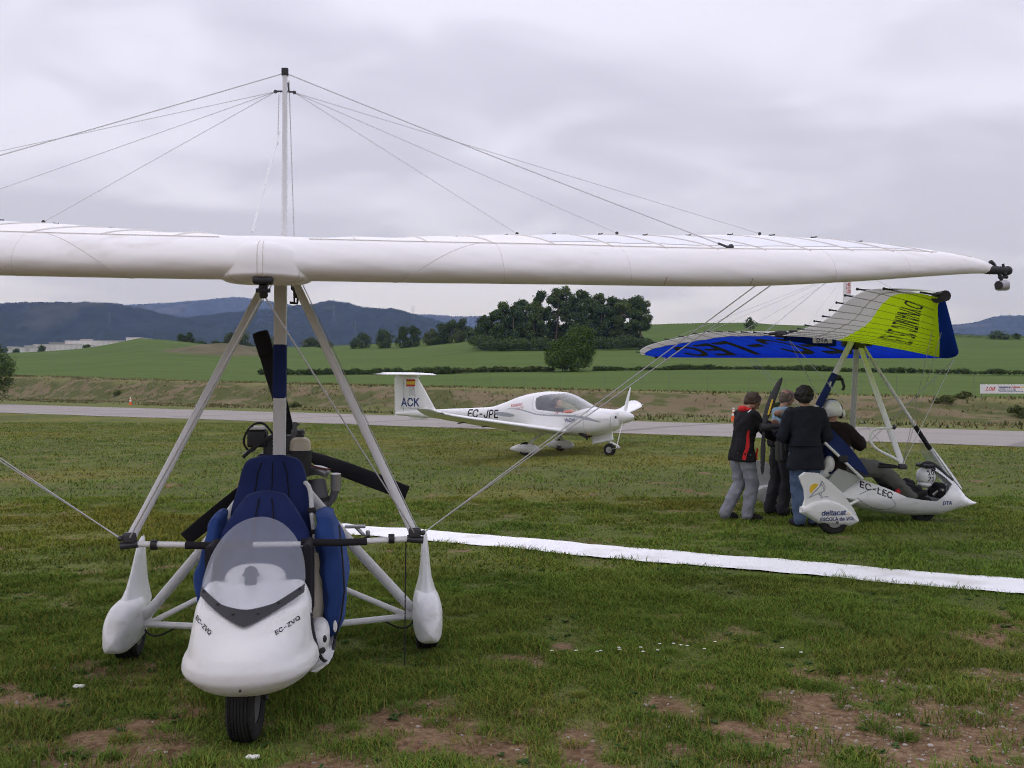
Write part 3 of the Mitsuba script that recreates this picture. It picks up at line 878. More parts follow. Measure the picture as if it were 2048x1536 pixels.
hedge(520, 760, 148, 145, 0.5, 1.0, 1, 'low dark weeds in the ditch line behind the mast', 'oak_leaves', 5000)
hedge(752, 905, 143, 141, 0.35, 1.1, 2, 'bushy dark hedge behind the tail of the small aircraft', 'oak_leaves', 7000)
hedge(905, 1105, 142, 141, 0.3, 0.8, 3, 'low green hedge left of the round tree', 'bush_leaves', 6000)
hedge(1190, 2150, 141, 143, 0.25, 0.85, 4, 'long low dark hedge across the field under the blue wing', 'oak_leaves', 16000)
hedge(1800, 2400, 325, 328, 0.8, 1.6, 5, 'dark hedge along the far right crest of the field', 'oak_leaves', 5000)
for i, (px, dd, w) in enumerate([(236, 53.6, 0.8), (590, 52.5, 0.6), (1890, 53.5, 0.55), (1925, 54.8, 0.5), (1560, 52.6, 0.4), (2030, 52.4, 0.6)]):
    u = (px - 1024) / 2000
    y = dd / (RN[0] * u + RN[1]) * (1.16 if px < 400 else 1)
    b = at(px, y)
    r = np.random.default_rng(700 + i)
    t = Thing('weed_clump', 'green weed clump growing on the cut bank, ' + ['leftmost', 'behind the mast', 'larger one under the banner side wing', 'between wing wires and banner', 'behind the men', 'rightmost below the banner'][i], 'weed', group='weed clumps on the bank')
    t.part('foliage', leafy([b + A(r.normal(0, w * 0.35), r.normal(0, 0.2), w * r.uniform(0.1, 0.5)) for _ in range(6)], [w * 0.36] * 6, 700, 0.06, 31 + i), 'bush_leaves', smooth=False)

# ------------------------------------------------------------------ white industrial sheds beyond the left crest
pmat('shed_wall', lambda p, n, uv: mix((0.62, 0.60, 0.56), (0.72, 0.70, 0.66), noise(p.x * 0.2, p.z * 0.6)) * (0.93 + 0.07 * dr.sin(p.x * 2.2)), 0.7)
mat('shed_grey', (0.42, 0.38, 0.36), 0.7)
mat('shed_roof', (0.50, 0.47, 0.44), 0.8)
mat('shed_window', (0.10, 0.12, 0.15), 0.2)


def shed(px0, px1, top_py, y, depth, label, wall='shed_wall', rooms=0, doors=0):
    x0, x1 = (px0 - 1024) / 2000 * y, (px1 - 1024) / 2000 * y
    zt = CAM_H + (768 - top_py) / 2000 * y
    zb = zt - 12
    t = Thing('warehouse', label, 'warehouse', group=None)
    t.part('wall', box([(x0 + x1) / 2, y + depth / 2, (zt + zb) / 2], [x1 - x0, depth, zt - zb]), wall, smooth=False)
    t.part('roof', [box([(x0 + x1) / 2, y + depth / 2, zt + 0.12], [x1 - x0 + 0.5, depth + 0.5, 0.24])], 'shed_roof', smooth=False)
    for i in range(rooms):
        xx = x0 + (x1 - x0) * (i + 0.5) / rooms
        t.part('window', box([xx, y - 0.03, zt - 1.6], [(x1 - x0) / rooms * 0.6, 0.1, 1.0]), 'shed_window', smooth=False)
    return t


shed(14, 32, 694, 470, 14, 'small pale shed at the far left end of the sheds')
shed(38, 60, 695, 480, 14, 'low white shed with a dark strip window')
shed(49, 68, 692, 500, 14, 'small white shed behind a low one near the left tree', rooms=2)
shed(66, 158, 689, 520, 40, 'long low white warehouse left of the tallest one')
shed(98, 142, 686, 575, 30, 'grey brown warehouse roof behind the long low one', wall='shed_grey')
t = shed(130, 262, 682, 540, 50, 'big white warehouse with a roof unit, the longest of the sheds')
xa = (172 - 1024) / 2000 * 555
zt_ = CAM_H + (768 - 682) / 2000 * 540
t.part('roof_unit', box([xa, 556, zt_ + 0.9], [5.0, 5, 1.6]), 'shed_grey', smooth=False)
shed(252, 279, 675.5, 560, 30, 'separate white shed standing highest on the crest')
for i, (px, y, tp, w, lab) in enumerate([(33, 430, 696, 3.6, 'small tree before the leftmost pale shed'), (82, 430, 689, 4.2, 'round tree in front of the long low warehouse'), (172, 425, 687, 3.4, 'dark tree in front of the big white warehouse'), (150, 425, 697, 2.0, 'tiny bush between the two long warehouses')]):
    b = A((px - 1024) / 2000 * y, y, 0)
    zt_ = CAM_H + (768 - tp) / 2000 * y
    r = np.random.default_rng(820 + i)
    t = Thing('tree' if i < 3 else 'bush', lab, 'tree' if i < 3 else 'bush')
    cs = [b + A(r.normal(0, w * 0.22), r.normal(0, w * 0.2), zt_ - w * (0.3 + 0.55 * k / 8)) for k in range(9)]
    t.part('trunk', limb(b + A(0, 0, zt_ - 11), b + A(0, 0, zt_ - w * 0.5), 0.2, 0.08, 0.1, 4), 'bark', smooth=True)
    t.part('crown', leafy(cs, [w * 0.27] * 9, 900, 0.3, 5 + i, 0.9), 'oak_leaves', smooth=False)


# ------------------------------------------------------------------ pylons and masts far off
mat('post_grey', (0.16, 0.17, 0.13), 0.8)


def pylon(px, base_py, top_py, y, label, name='pylon', mast=False, cat=None, group=None):
    x = (px - 1024) / 2000 * y
    z0, z1 = CAM_H + (768 - base_py) / 2000 * y - 6, CAM_H + (768 - top_py) / 2000 * y
    h = z1 - z0
    t = Thing(name, label, cat or 'pylon', group=group)
    if mast:
        t.part('pole', tube([[x, y, z0], [x, y, z1]], [0.8, 0.35], 6), 'shed_grey')
        t.part('antenna', tube([[x, y - 0.8, z0 + h * 0.7], [x, y + 0.8, z0 + h * 0.7]], 0.9, 6), 'shed_grey')
        return
    w = h * 0.10
    legs = [[tube([[x + sx * w, y + sy * w, z0], [x + sx * w * 0.22, y + sy * w * 0.22, z0 + h * 0.72], [x, y, z1]], 0.10, 5) for sx in (-1, 1) for sy in (-1, 1)]]
    lat = []
    for k in range(6):
        a, b = k / 8.5, (k + 1) / 8.5
        wa, wb = w * (1 - a * 1.05), w * (1 - b * 1.05)
        for s in (-1, 1):
            lat.append(tube([[x - s * wa, y - wa, z0 + h * a], [x + s * wb, y - wb, z0 + h * b]], 0.06, 4))
    t.part('lattice', legs + lat, 'post_grey')
    for f, ww in ((0.70, 0.17), (0.80, 0.20), (0.90, 0.14)):
        t.part('cross_arm', tube([[x - h * ww, y, z0 + h * f], [x, y, z0 + h * (f + 0.02)], [x + h * ww, y, z0 + h * f]], 0.13, 5), 'post_grey')


pylon(218, 646, 624, 1900, 'lattice pylon on the dark hill left of the mast')
pylon(668, 645, 610, 1700, 'lattice pylon on the hill above the control frame tube')
pylon(711, 676, 643, 1500, 'lattice pylon lowest on the hill, right of the control frame tube')
pylon(826, 632, 611, 2300, 'lattice pylon on the skyline between hill and grove')
pylon(2001, 640, 624, 4200, 'thin radio mast, left one on the far right hill', 'radio_mast', True, 'radio mast')
pylon(2018, 639, 623, 4200, 'thin radio mast, right one on the far right hill', 'radio_mast', True, 'radio mast')

# ------------------------------------------------------------------ wire fence along the top of the bank
for i, px in enumerate(np.array(list(range(20, 2080, 74))) + np.random.default_rng(3).integers(-14, 14, 28)):
    u = (px - 1024) / 2000
    y = (58.0 + 0.155 * max(0, 62 - 38)) / (RN[0] * u + RN[1]) if px < 500 else 58.6 / (RN[0] * u + RN[1])
    y = min(y, 130)
    b = at(px, y, -0.2)
    one('fence_post', [tube([b, b + A(0, 0, 1.25 + 0.2 * math.sin(i * 7.1))], 0.014, 6)], 'post_grey', 'thin grey fence post on top of the bank', 'fence post', group='fence posts along the bank top')
mat('seam_pale', (0.64, 0.61, 0.57), 0.9)
# ------------------------------------------------------------------ fabrics
def folds(p, k=1.0):
    return fbm(p.x * 9 * k + 2 * fbm(p.x * 3, p.y * 3, p.z * 3, 2), p.y * 9 * k, p.z * 4 * k, 3)


def fabric(name, a, b, rough=0.85, scale=0.02, sheen=0.3):
    base = {'type': 'principled', 'base_color': proc(lambda p, n, uv: mix(a, b, fbm(p.x * 7, p.y * 7, p.z * 7, 3))), 'roughness': rough, 'sheen': sheen, 'specular': 0.25}
    scene[name] = {'type': 'twosided', 'bsdf': {'type': 'bumpmap', 'nested': base, 'tex': proc(lambda p, n, uv: folds(p), eps=4e-3), 'scale': scale}}


fabric('navy_fabric', (0.012, 0.022, 0.095), (0.022, 0.038, 0.140))
fabric('blue_fabric', (0.022, 0.055, 0.200), (0.035, 0.080, 0.270))
fabric('black_fabric', (0.010, 0.010, 0.014), (0.020, 0.018, 0.022))
pmat('sail_white', lambda p, n, uv: mix(mix((0.86, 0.85, 0.84), (0.80, 0.785, 0.76), fbm(p.x * 1.6, p.y * 1.6, p.z * 3, 3)), (0.58, 0.54, 0.48), smoothstep(0.66, 0.82, fbm(p.x * 4, p.y * 4, p.z * 6, 4)) * 0.35), 0.55,
     bump=lambda p, n, uv: fbm(p.x * 3 + 2 * p.z, p.y * 4, p.z * 9, 3) + 0.5 * noise(p.x * 1.3 - 2.5 * p.z, p.y * 2, 3), bscale=0.014, eps=4e-3)
pmat('sail_panel', lambda p, n, uv: mix((0.77, 0.78, 0.80), (0.72, 0.73, 0.75), fbm(p.x * 2.0, p.y * 2.0, 0, 3)), 0.5)
pmat('tyre', lambda p, n, uv: mix((0.011, 0.011, 0.012), (0.030, 0.028, 0.025), fbm(p.x * 30, p.y * 30, p.z * 30, 3)), 0.85)


# ------------------------------------------------------------------ a flex wing, nose towards -y, its span along x
class FlexWing:
    def __init__(self, half, nose_y, sweep, t, bottom, thick, chord, slope, camber=0.035, front=0.2, slope2=None):
        self.half, self.nose_y, self.sweep, self.front, self.camber = half, nose_y, sweep, front, camber
        from scipy.interpolate import PchipInterpolator as I
        self.bottom, self.thick, self.chord, self.slope = (I(t, v) for v in (bottom, thick, chord, slope))
        self.slope2 = I(t, slope2 or slope)

    def surf(self, x, s, up):
        """Points of the upper (up = 1) or lower (-1) skin; s runs from 0 at the leading edge to 1 at the trailing edge."""
        x, s, up = np.broadcast_arrays(np.asarray(x, float), np.asarray(s, float), np.asarray(up, float))
        t = np.clip(np.abs(x) / self.half, 0, 1)
        th, c = self.thick(t), self.chord(t)
        f = self.front * np.minimum(1, 1.15 * th / (c * self.front + 1e-9) * 0.62 + 0.25)
        q = np.clip(s / f, 0, 1)
        half = np.where(s < f, np.sqrt(np.clip(1 - (1 - q) ** 2, 0, 1)), 1 - 0.96 * np.clip((s - f) / (1 - f), 0, 1) ** 1.15) * th / 2
        z = self.bottom(t) + th / 2 + s * c * np.where(x > 0, self.slope2(t), self.slope(t)) + self.camber * c * 4 * s * (1 - s) + up * half
        sag = 0.010 * np.sin(np.clip(t * 11, 0, 11) * np.pi) ** 2 * np.clip((s - f) / 0.3, 0, 1) * (t < 0.93)
        return np.stack([x, self.nose_y + self.sweep * t + s * c, z - sag * up * 0.8], -1)

    def skin(self, x0, x1, s0, s1, up, nx=60, ns=26, lift=0.0):
        X, S = np.meshgrid(np.linspace(x0, x1, nx), s0 + (s1 - s0) * (np.linspace(0, 1, ns) ** (1.8 if s0 == 0 else 1)), indexing='ij')
        p = self.surf(X, S, up)
        p[..., 2] += lift * up
        return trimesh.Trimesh(p.reshape(-1, 3), grid_faces(nx, ns), process=False)

    def shell(self, x0, x1, nx=70):
        """The closed sail between two spanwise stations."""
        s = np.linspace(0, 1, 30) ** 1.9
        S = np.r_[s[::-1], s[1:]]
        U = np.r_[np.ones(30), -np.ones(29)]
        return loft([self.surf(x, S, U) for x in np.linspace(x0, x1, nx)])

    def line(self, x0, s0, x1, s1, up=1, r=0.005, n=16, lift=0.0, bow=0.0):
        k = np.linspace(0, 1, n)
        p = self.surf(x0 + (x1 - x0) * k, s0 + (s1 - s0) * k + bow * np.sin(np.pi * k), up)
        p[:, 2] += lift * up
        return tube(p, r, 6)


M1 = frame(-1.565, 6.77, 0, 7.5)
MW1 = frame(-1.44, 6.2, 0, 9.5)
trike = Thing('trike_aircraft', 'white trike ultralight with navy seats and broad white wing, nearest aircraft parked facing the viewer', 'ultralight trike', M1)

W = FlexWing(5.3, -1.47, 2.0, [0, .12, .3, .54, .72, .87, .95, 1.0], [2.292, 2.310, 2.343, 2.397, 2.480, 2.572, 2.625, 2.655], [.205, .215, .228, .234, .212, .172, .128, .055],
             [2.35, 2.2, 1.97, 1.72, 1.52, 1.22, 0.80, 0.30], [.175, .20, .245, .285, .305, .30, .28, .25], camber=.012, front=.11)
wing = trike.part('wing', [W.shell(-5.3, 0, 80), W.shell(0, 5.3, 80)], 'sail_white', smooth=40, M=MW1, label='broad white flex wing sail with tan seams')
for sgn in (-1, 1):
    for i, x in enumerate(np.linspace(0.45, 5.05, 13)):
        x *= sgn
        c = float(W.chord(abs(x) / 5.3))
        tipp = W.surf(x, 1.0, 1)
        trike.part('batten', W.line(x, 0.095, x, 1.0, 1, 0.0042, 14, 0.004), 'seam_pale', under=wing, M=MW1)
        trike.part('batten_tip', [tube([tipp + A(0, -0.06, 0.0), tipp + A(0, 0.02, 0.006), tipp + A(0, 0.04, 0.010)], [0.006, 0.006, 0.009], 6)], 'black_plastic', under=wing, M=MW1)
    trike.part('seam', W.line(0.22 * sgn, 0.085, 4.75 * sgn, 0.13, 1, 0.0030, 50, 0.004), 'seam_pale', under=wing, M=MW1)
    # long curved seam across the leading edge each side of the nose
    k = np.linspace(0, 1, 26)
    xx, ss = sgn * (0.64 + 0.16 * k + 0.36 * k ** 2.2), 0.11 * (1 - 2 * k) * np.abs(1 - 2 * k)
    trike.part('seam', tube(np.array([W.surf(a, abs(b), 1 if b < 0 else -1) for a, b in zip(xx, ss)]), 0.0024, 6), 'seam_pale', under=wing, M=MW1)
    for xs_ in (1.25, 2.05, 3.65, 4.35):
        kq = np.linspace(-1, 1, 22)
        trike.part('seam', tube(np.array([W.surf(sgn * (xs_ + .02 * b), .11 * b * b, 1 if b < 0 else -1) for b in kq]), 0.0014, 5), 'seam_pale', under=wing, M=MW1)
    # patch line near the tip fitting
    trike.part('seam', W.line(2.95 * sgn, 0.003, 2.95 * sgn, 0.03, -1, 0.003, 10), 'seam_thread', under=wing, M=MW1)
    trike.part('seam', W.line(2.30 * sgn, 0.003, 2.30 * sgn, 0.03, -1, 0.003, 10), 'seam_thread', under=wing, M=MW1)
    tip = W.surf(5.28 * sgn, 0.0, 1)
    trike.part('tip_fitting', [tube([tip - A(0.10 * sgn, 0, 0), tip + A(0.10 * sgn, 0.02, 0.0)], 0.032, 12), ball(tip + A(0.10 * sgn, 0.02, 0), 0.036)], 'black_plastic', under=wing, M=MW1)
# single skin panels of the outer top surface, a touch greyer, between the battens
for i, (xa, xb) in enumerate(zip(np.linspace(0.45, 5.05, 13)[3:11], np.linspace(0.45, 5.05, 13)[4:12])):
    for sgn in (-1, 1):
        trike.part('sail_panel', W.skin(sgn * (xa + 0.02), sgn * (xb - 0.02), 0.22, 0.80, 1, 10, 12, 0.0025), 'sail_panel', under=wing, M=MW1, smooth=True)

# nose fairing with its taped seams
def super_ball(c, r, e=2.4, n=40):
    m = trimesh.creation.icosphere(4)
    v = m.vertices
    v = v / (np.abs(v) ** e).sum(1)[:, None] ** (1 / e)
    m.vertices = v * A(*r) + A(*c)
    return m


NC, NR = A(0.012, -1.285, 2.352), A(0.222, 0.205, 0.166)
NLOW = 0.22
def swept(v):
    v = np.array(v, float)
    v[:, 1] += .377 * np.sqrt((v[:, 0] - .012) ** 2 + .0009) - .0113
    return v


nsm = super_ball([0, 0, 0], NR, 2.6)
nsm.vertices = nsm.vertices * np.where(nsm.vertices[:, 2:] < 0, A(1, 1, NLOW), A(1, 1, 1)) + NC
nsm.vertices = swept(nsm.vertices)
nose = trike.part('nose_fairing', nsm, 'sail_white', M=MW1, smooth=True, label='rounded white nose cap of the wing with taped seams')


def on_nose(pts, off=0.002):
    out = []
    for p in pts:
        d = A(*p)
        k = (np.abs(d) ** 2.6).sum() ** (-1 / 2.6)
        q = d * k * (NR + off)
        out.append(NC + q * (A(1, 1, NLOW) if q[2] < 0 else 1))
    return swept(out)


for xs in (-0.11, 0.01):
    trike.part('seam', tube(on_nose([(xs * (0.5 + 0.5 * math.cos(a)) + 0.03 * math.cos(a) - 0.03, -math.cos(a), math.sin(a)) for a in np.linspace(-1.3, 1.45, 22)]), 0.0022, 6), 'seam_pale', under=nose, M=MW1)
for side in (-1, 1):
    for wdt in (0.62, 0.84):
        trike.part('seam', tube(on_nose([(side * wdt * math.cos(a * 0.9) ** 0.6, -0.75 * math.cos(a) + 0.1, math.sin(a)) for a in np.linspace(-1.15, 1.35, 22)]), 0.0022, 6), 'seam_pale', under=nose, M=MW1)
trike.part('nose_catch', [box([0.012, -1.44, 2.315], [0.095, 0.07, 0.036], 0.012), bar([0.012, -1.43, 2.30], [0.012, -1.40, 2.235], 0.040, 0.03, 0.01), tube([[-.022, -1.43, 2.268], [.046, -1.43, 2.268]], 0.010, 8)], 'black_plastic', under=nose, M=MW1)

# keel, king post, wires
trike.part('keel_tube', tube([[0.012, -1.36, 2.40], [0.012, 0.95, 2.78]], 0.027, 14), 'tube_white', M=MW1)
kp = trike.part('king_post', tube([[0.02, 0.10, 2.60], [0.024, 0.10, 3.20], [0.026, 0.10, 3.775]], [0.0195, 0.018, 0.0155], 14), 'tube_white', M=MW1, label='tall white king post above the wing')
trike.part('cap', box([0.026, 0.10, 3.785], [0.042, 0.05, 0.045], 0.006), 'black_plastic', under=kp, M=MW1)
trike.part('wire_ring', [tube([[-.03, 0.10, 3.663], [0.082, 0.10, 3.663]], 0.006, 8), ball([-.032, 0.10, 3.66], 0.012, 1), ball([0.084, 0.10, 3.66], 0.012, 1), tube([[0.05, 0.10, 3.665], [0.045, 0.10, 3.72]], 0.005, 6)], 'dark_metal', under=kp, M=MW1)


def wire(a, b, r=0.0028, m='steel_cable', sag=0.0, M=MW1, t=None):
    k = np.linspace(0, 1, 7)
    a, b = A(*a), A(*b)
    p = a + (b - a) * k[:, None]
    p[:, 2] -= sag * np.sin(np.pi * k)
    return (t or trike).part('wire', tube(p, r, 6), m, M=M)


top = A(0.026, 0.10, 3.78)
for sgn in (-1, 1):
    q = W.surf(2.88 * sgn, 0.13, 1)
    wire(top, q, 0.0032, sag=0.01)
    trike.part('wire_tang', [ball(q + A(0, 0, 0.01), 0.02, 1), tube([q, q + (top - q) * 0.03], 0.008, 6)], 'dark_metal', M=MW1)
    for x in (1.68, 2.50, 3.78):
        q = W.surf(x * sgn, 0.985, 1) + A(0, 0, 0.015)
        wire(A(0.026 + 0.055 * sgn, 0.10, 3.66), q, 0.0019)
        trike.part('wire_tang', ball(q, 0.014, 1), 'dark_metal', M=MW1)
wire([-0.005, 0.07, 3.40], [-0.06, -1.18, 2.585], 0.006, 'cord_white')
wire([0.05, 0.12, 3.74], [0.045, 0.92, 2.78], 0.003)
wire([-0.01, 0.09, 3.64], [-0.012, 0.0, 3.3], 0.003, 'steel_cable')

# control frame
CL, CR = A(-0.785, -0.50, 0.928), A(0.800, -0.50, 0.918)
for c, xt in ((CL, -0.065), (CR, 0.085)):
    dt = trike.part('downtube', tube([c + A(0, 0, 0.02), A(xt, -0.06, 2.47)], 0.027, 14, 0.72), 'tube_white', M=MW1, label='straight white downtube of the control frame')
    s = np.sign(c[0])
    trike.part('corner_bracket', [box(c + A(0, 0, 0.035), [0.07, 0.06, 0.06], 0.012), tube([c + A(-0.045 * s, 0, 0), c + A(0.05 * s, 0, -0.01)], 0.022, 10), ball(c + A(0.045 * s, -0.02, 0.035), 0.016, 1)], 'dark_metal', under=dt, M=MW1)
    for o in (-0.025, 0.025):
        e = W.surf((3.18 + o * 2.6) * s, 0.14, -1)
        wire(c + A(0.04 * s, 0.02 + o * 0.3, 0.02), e + A(0, 0, -0.005), 0.0036)
    wire(c + A(0, -0.02, 0.03), [0.012, -1.41, 2.25], 0.004)
    wire(c + A(0.03 * s, 0.02, 0.03), [0.012, 0.80, 2.72], 0.0032)
trike.part('apex_bracket', [box([0.012, -0.05, 2.47], [0.22, 0.10, 0.07], 0.02), box([0.10, -0.06, 2.40], [0.03, 0.05, 0.10], 0.01)], 'dark_metal', M=MW1)
cb = trike.part('control_bar', tube([CL, [-0.3, -0.50, 0.908], [0.15, -0.50, 0.902], CR], 0.0165, 14), 'white_paint', M=MW1, label='white horizontal control bar')
for a, b in ((-0.487, -0.118), (0.150, 0.524)):
    trike.part('foam_grip', tube([[a, -0.50, 0.912], [(a + b) / 2, -0.50, 0.905], [b, -0.50, 0.908]], 0.021, 16), 'black_foam', under=cb, M=MW1)
for x in (-0.655, 0.665):
    trike.part('clamp', tube([[x - 0.017, -0.5, 0.92], [x + 0.017, -0.5, 0.92]], 0.028, 14), 'black_plastic', under=cb, M=MW1)
wire(CR + A(-0.05, 0.02, 0), CR + A(-0.055, 0.05, -0.75), 0.004, 'black_plastic')

# mast
mast = trike.part('mast', bar([0.022, -0.38, 0.70], [0.048, -0.50, 2.50], 0.076, 0.06, 0.012), 'tube_white', label='square white mast carrying the wing')
trike.part('sleeve', bar([0.0365, -0.449, 1.728], [0.0415, -0.473, 2.075], 0.082, 0.067, 0.014), 'navy_fabric', under=mast, label='navy padded sleeve round the mast')
trike.part('shackle', [box([0.125, -0.46, 2.44], [0.035, 0.04, 0.06], 0.01), tube([[0.125, -0.46, 2.42], [0.128, -0.46, 2.33]], 0.006, 6), tube([[0.10, -0.46, 2.335], [0.145, -0.46, 2.33], [0.152, -0.46, 2.37]], 0.009, 6)], 'dark_metal', under=mast)

# pod
PZ = A(.255, .260, .275, .300, .335, .375, .415, .47, .54, .60, .645, .69, .725, .748, .756)
PW = A(.11, .175, .242, .292, .328, .345, .340, .314, .303, .301, .297, .283, .266, .245, .215)
PF = A(-1.68, -1.765, -1.845, -1.91, -1.965, -1.995, -2.0, -1.985, -1.935, -1.865, -1.79, -1.62, -1.50, -1.41, -1.385)
from scipy.interpolate import PchipInterpolator as PI_
fw, ff = PI_(PZ, PW), PI_(PZ, PF)
fb = PI_([.255, .268, .285, .31, .34, .39, .50, .57, .64, .756], [-0.55, -0.42, -0.40, -0.95, -1.36, -1.50, -1.50, -1.45, -1.38, -1.34])
a_ = np.linspace(0, np.pi, 61)


def pod_ring(z):
    w, f, b = float(fw(z)), float(ff(z)), float(fb(z))
    ys = min(-1.36, b - 0.005)
    e = 2 / (2.35 + 0.5 * max(0, (z - 0.6) / 0.15))
    c, s = np.cos(a_), np.sin(a_)
    x = w * np.sign(c) * np.abs(c) ** e
    y = ys - (ys - f) * np.abs(s) ** e
    front = np.stack([x, y, 0 * x + z], 1)
    wb = w * (0.92 if z < 0.33 else 0.97)
    sides = [[-w, ys + (b - ys) * 0.5, z], [-wb, b - 0.02, z], [-wb * 0.8, b, z], [0, b, z], [wb * 0.8, b, z], [wb, b - 0.02, z], [w, ys + (b - ys) * 0.5, z]]
    return np.vstack([front, sides])


podz = np.r_[np.linspace(.255, .30, 14), np.linspace(.31, .70, 44), np.linspace(.706, .756, 10)]
podm = loft([pod_ring(z) for z in podz])
pod = trike.part('pod', podm, 'white_gelcoat', smooth=45, label='bulbous white nose pod')


def vline(x):
    return 0.640 + 0.094 * (abs(x) / 0.268) ** 1.12


def screen(x, z):
    x, z = np.asarray(x, float), np.asarray(z, float)
    return -1.835 + (z - 0.640) * 1.56 + 2.9 * x * x * (1 - 0.25 * (z - 0.64) / 0.42)


xs = np.sin(np.linspace(-np.pi / 2, np.pi / 2, 41)) * 0.2675
ztop = 0.752 + 0.318 * np.sqrt(np.clip(1 - (xs / 0.268) ** 2, 0, 1))
kk = np.linspace(0, 1, 24)
X = np.repeat(xs[:, None], 24, 1)
Z = np.array([[vline(x) + 0.004 + (zt - vline(x)) * q for q in kk] for x, zt in zip(xs, ztop)])
trike.part('windshield', trimesh.Trimesh(np.stack([X, screen(X, Z), Z], -1).reshape(-1, 3), grid_faces(41, 24), process=False), 'windshield_clear', smooth=True, label='clear rounded windshield above the pod')
# trim band along the foot of the windshield
xb = np.linspace(-0.268, 0.268, 49)
band = []
for x in xb:
    wv = 0.034 + 0.028 * max(0, 1 - abs(x) / 0.13)
    zz = np.array([vline(x) - 0.016, vline(x) + wv - 0.016])
    yy = screen(np.array([x, x]), zz) - 0.004
    band.append(np.array([[x, yy[0] - 0.003, zz[0]], [x, yy[1] - 0.003, zz[1]], [x, yy[1] + 0.012, zz[1]], [x, yy[0] + 0.014, zz[0]]]))
mat('trim_dark', (0.045, 0.045, 0.052), 0.45)
trim = trike.part('trim_band', loft(band), 'trim_dark', smooth=40, label='dark grey trim band at the foot of the windshield')
for x in (-0.245, -0.15, -0.06, 0.06, 0.15, 0.245):
    z = vline(x) + 0.012
    trike.part('screw', ball([x, float(screen(x, z)) - 0.008, z], [0.009, 0.006, 0.009], 1), 'black_plastic', under=trim)
# registration on both shoulders of the pod
podT = tm(podm)
for xx, zz, sl in ((0.205, 0.648, 27), (-0.212, 0.658, -31)):
    a = math.radians(sl)
    m = text('EC-ZVQ', 0.0195, True, 0.002)
    m.apply_scale([1.12, 1, 1])
    m.apply_transform(place([xx, -2.2, zz], [math.cos(a), 0, math.sin(a)], [-math.sin(a), 0, math.cos(a)]))
    m = ray_drop(podT, m, [0, 1, -0.10], 0.003)
    trike.part('registration', m, 'letter_black', under=pod, label='registration EC-ZVQ on the pod shoulder')
trike.part('plug', ball([0.0, -1.985, 0.345], 0.007, 1), 'black_plastic', under=pod)
# binnacle and compass behind the windshield
binn = trike.part('instrument_hood', [super_ball([-0.012, -1.275, 0.735], [0.165, 0.085, 0.095], 2.6)], 'white_gelcoat', smooth=True, label='white instrument hood behind the windshield')
trike.part('edge_strip', tube([[-0.19, -1.375, 0.757], [-0.10, -1.38, 0.750], [0.0, -1.385, 0.748], [0.10, -1.38, 0.750], [0.19, -1.375, 0.757]], 0.004, 6), 'grey_plastic', under=binn)
trike.part('compass', [super_ball([-0.022, -1.40, 0.805], [0.036, 0.036, 0.036], 2.0), box([-0.022, -1.405, 0.765], [0.062, 0.05, 0.075], 0.016), tube([[-0.066, -1.40, 0.793], [0.022, -1.40, 0.793]], 0.008, 8)], 'black_plastic', under=binn, label='black compass on the instrument hood')
# foot well at the pod's right side
fwell = trike.part('foot_fairing', super_ball([0.322, -1.12, 0.385], [0.060, 0.15, 0.098], 2.3), 'white_gelcoat', smooth=True, label='white rounded foot fairing in the pod opening')
trike.part('pedal', [ball([0.352, -1.235, 0.395], [0.020, 0.022, 0.024]), ball([0.342, -1.245, 0.335], [0.024, 0.025, 0.020]), tube([[0.342, -1.245, 0.33], [0.354, -1.235, 0.405]], 0.009, 6)], 'black_rubber', under=fwell)
trike.part('opening_trim', tube(curve([[.300, -1.50, .60], [.318, -1.49, .47], [.345, -1.44, .36], [.375, -1.30, .285], [.395, -1.08, .275], [.405, -.90, .33]], 40), .010, 8), 'black_rubber', under=pod, label='black rubber edge of the pod side opening')
trike.part('hull_side', loft([np.stack([np.array([.30, .335, .40, .385, .34]) * kx, np.full(5, yy), np.array([.262, .255, z1, z1 + .004, .28])], 1) for yy, kx, z1 in ((-1.40, .97, .30), (-1.2, 1.0, .282), (-1.0, 1.02, .285), (-.80, 1.0, .36), (-.60, .93, .36))]), 'white_gelcoat', under=pod, smooth=40)
trike.part('floor_mat', box([0.0, -0.95, 0.31], [0.50, 0.80, 0.03], 0.012), 'black_fabric')


# seats
def cushion(rows, seed, n=44, e=2.6, amp=0.012):
    """rows: z, y, half width, half thickness."""
    rows = np.array(rows, float)
    zi = np.linspace(rows[0, 0], rows[-1, 0], 40)
    f = [PI_(rows[:, 0], rows[:, k]) for k in (1, 2, 3)]
    a = np.linspace(0, 2 * np.pi, n, endpoint=False)
    rings = []
    for z in zi:
        y, w, t = (float(q(z)) for q in f)
        c, s = np.cos(a), np.sin(a)
        rings.append(np.stack([w * np.sign(c) * np.abs(c) ** (2 / e), y + t * np.sign(s) * np.abs(s) ** (2 / e), 0 * a + z], 1))
    rings = np.array(rings)
    rings[..., 1] += (meshkit.fbm(rings * A(9, 4, 3.2) + 20, 3, seed) - 0.5) * 2 * amp
    return loft(rings)


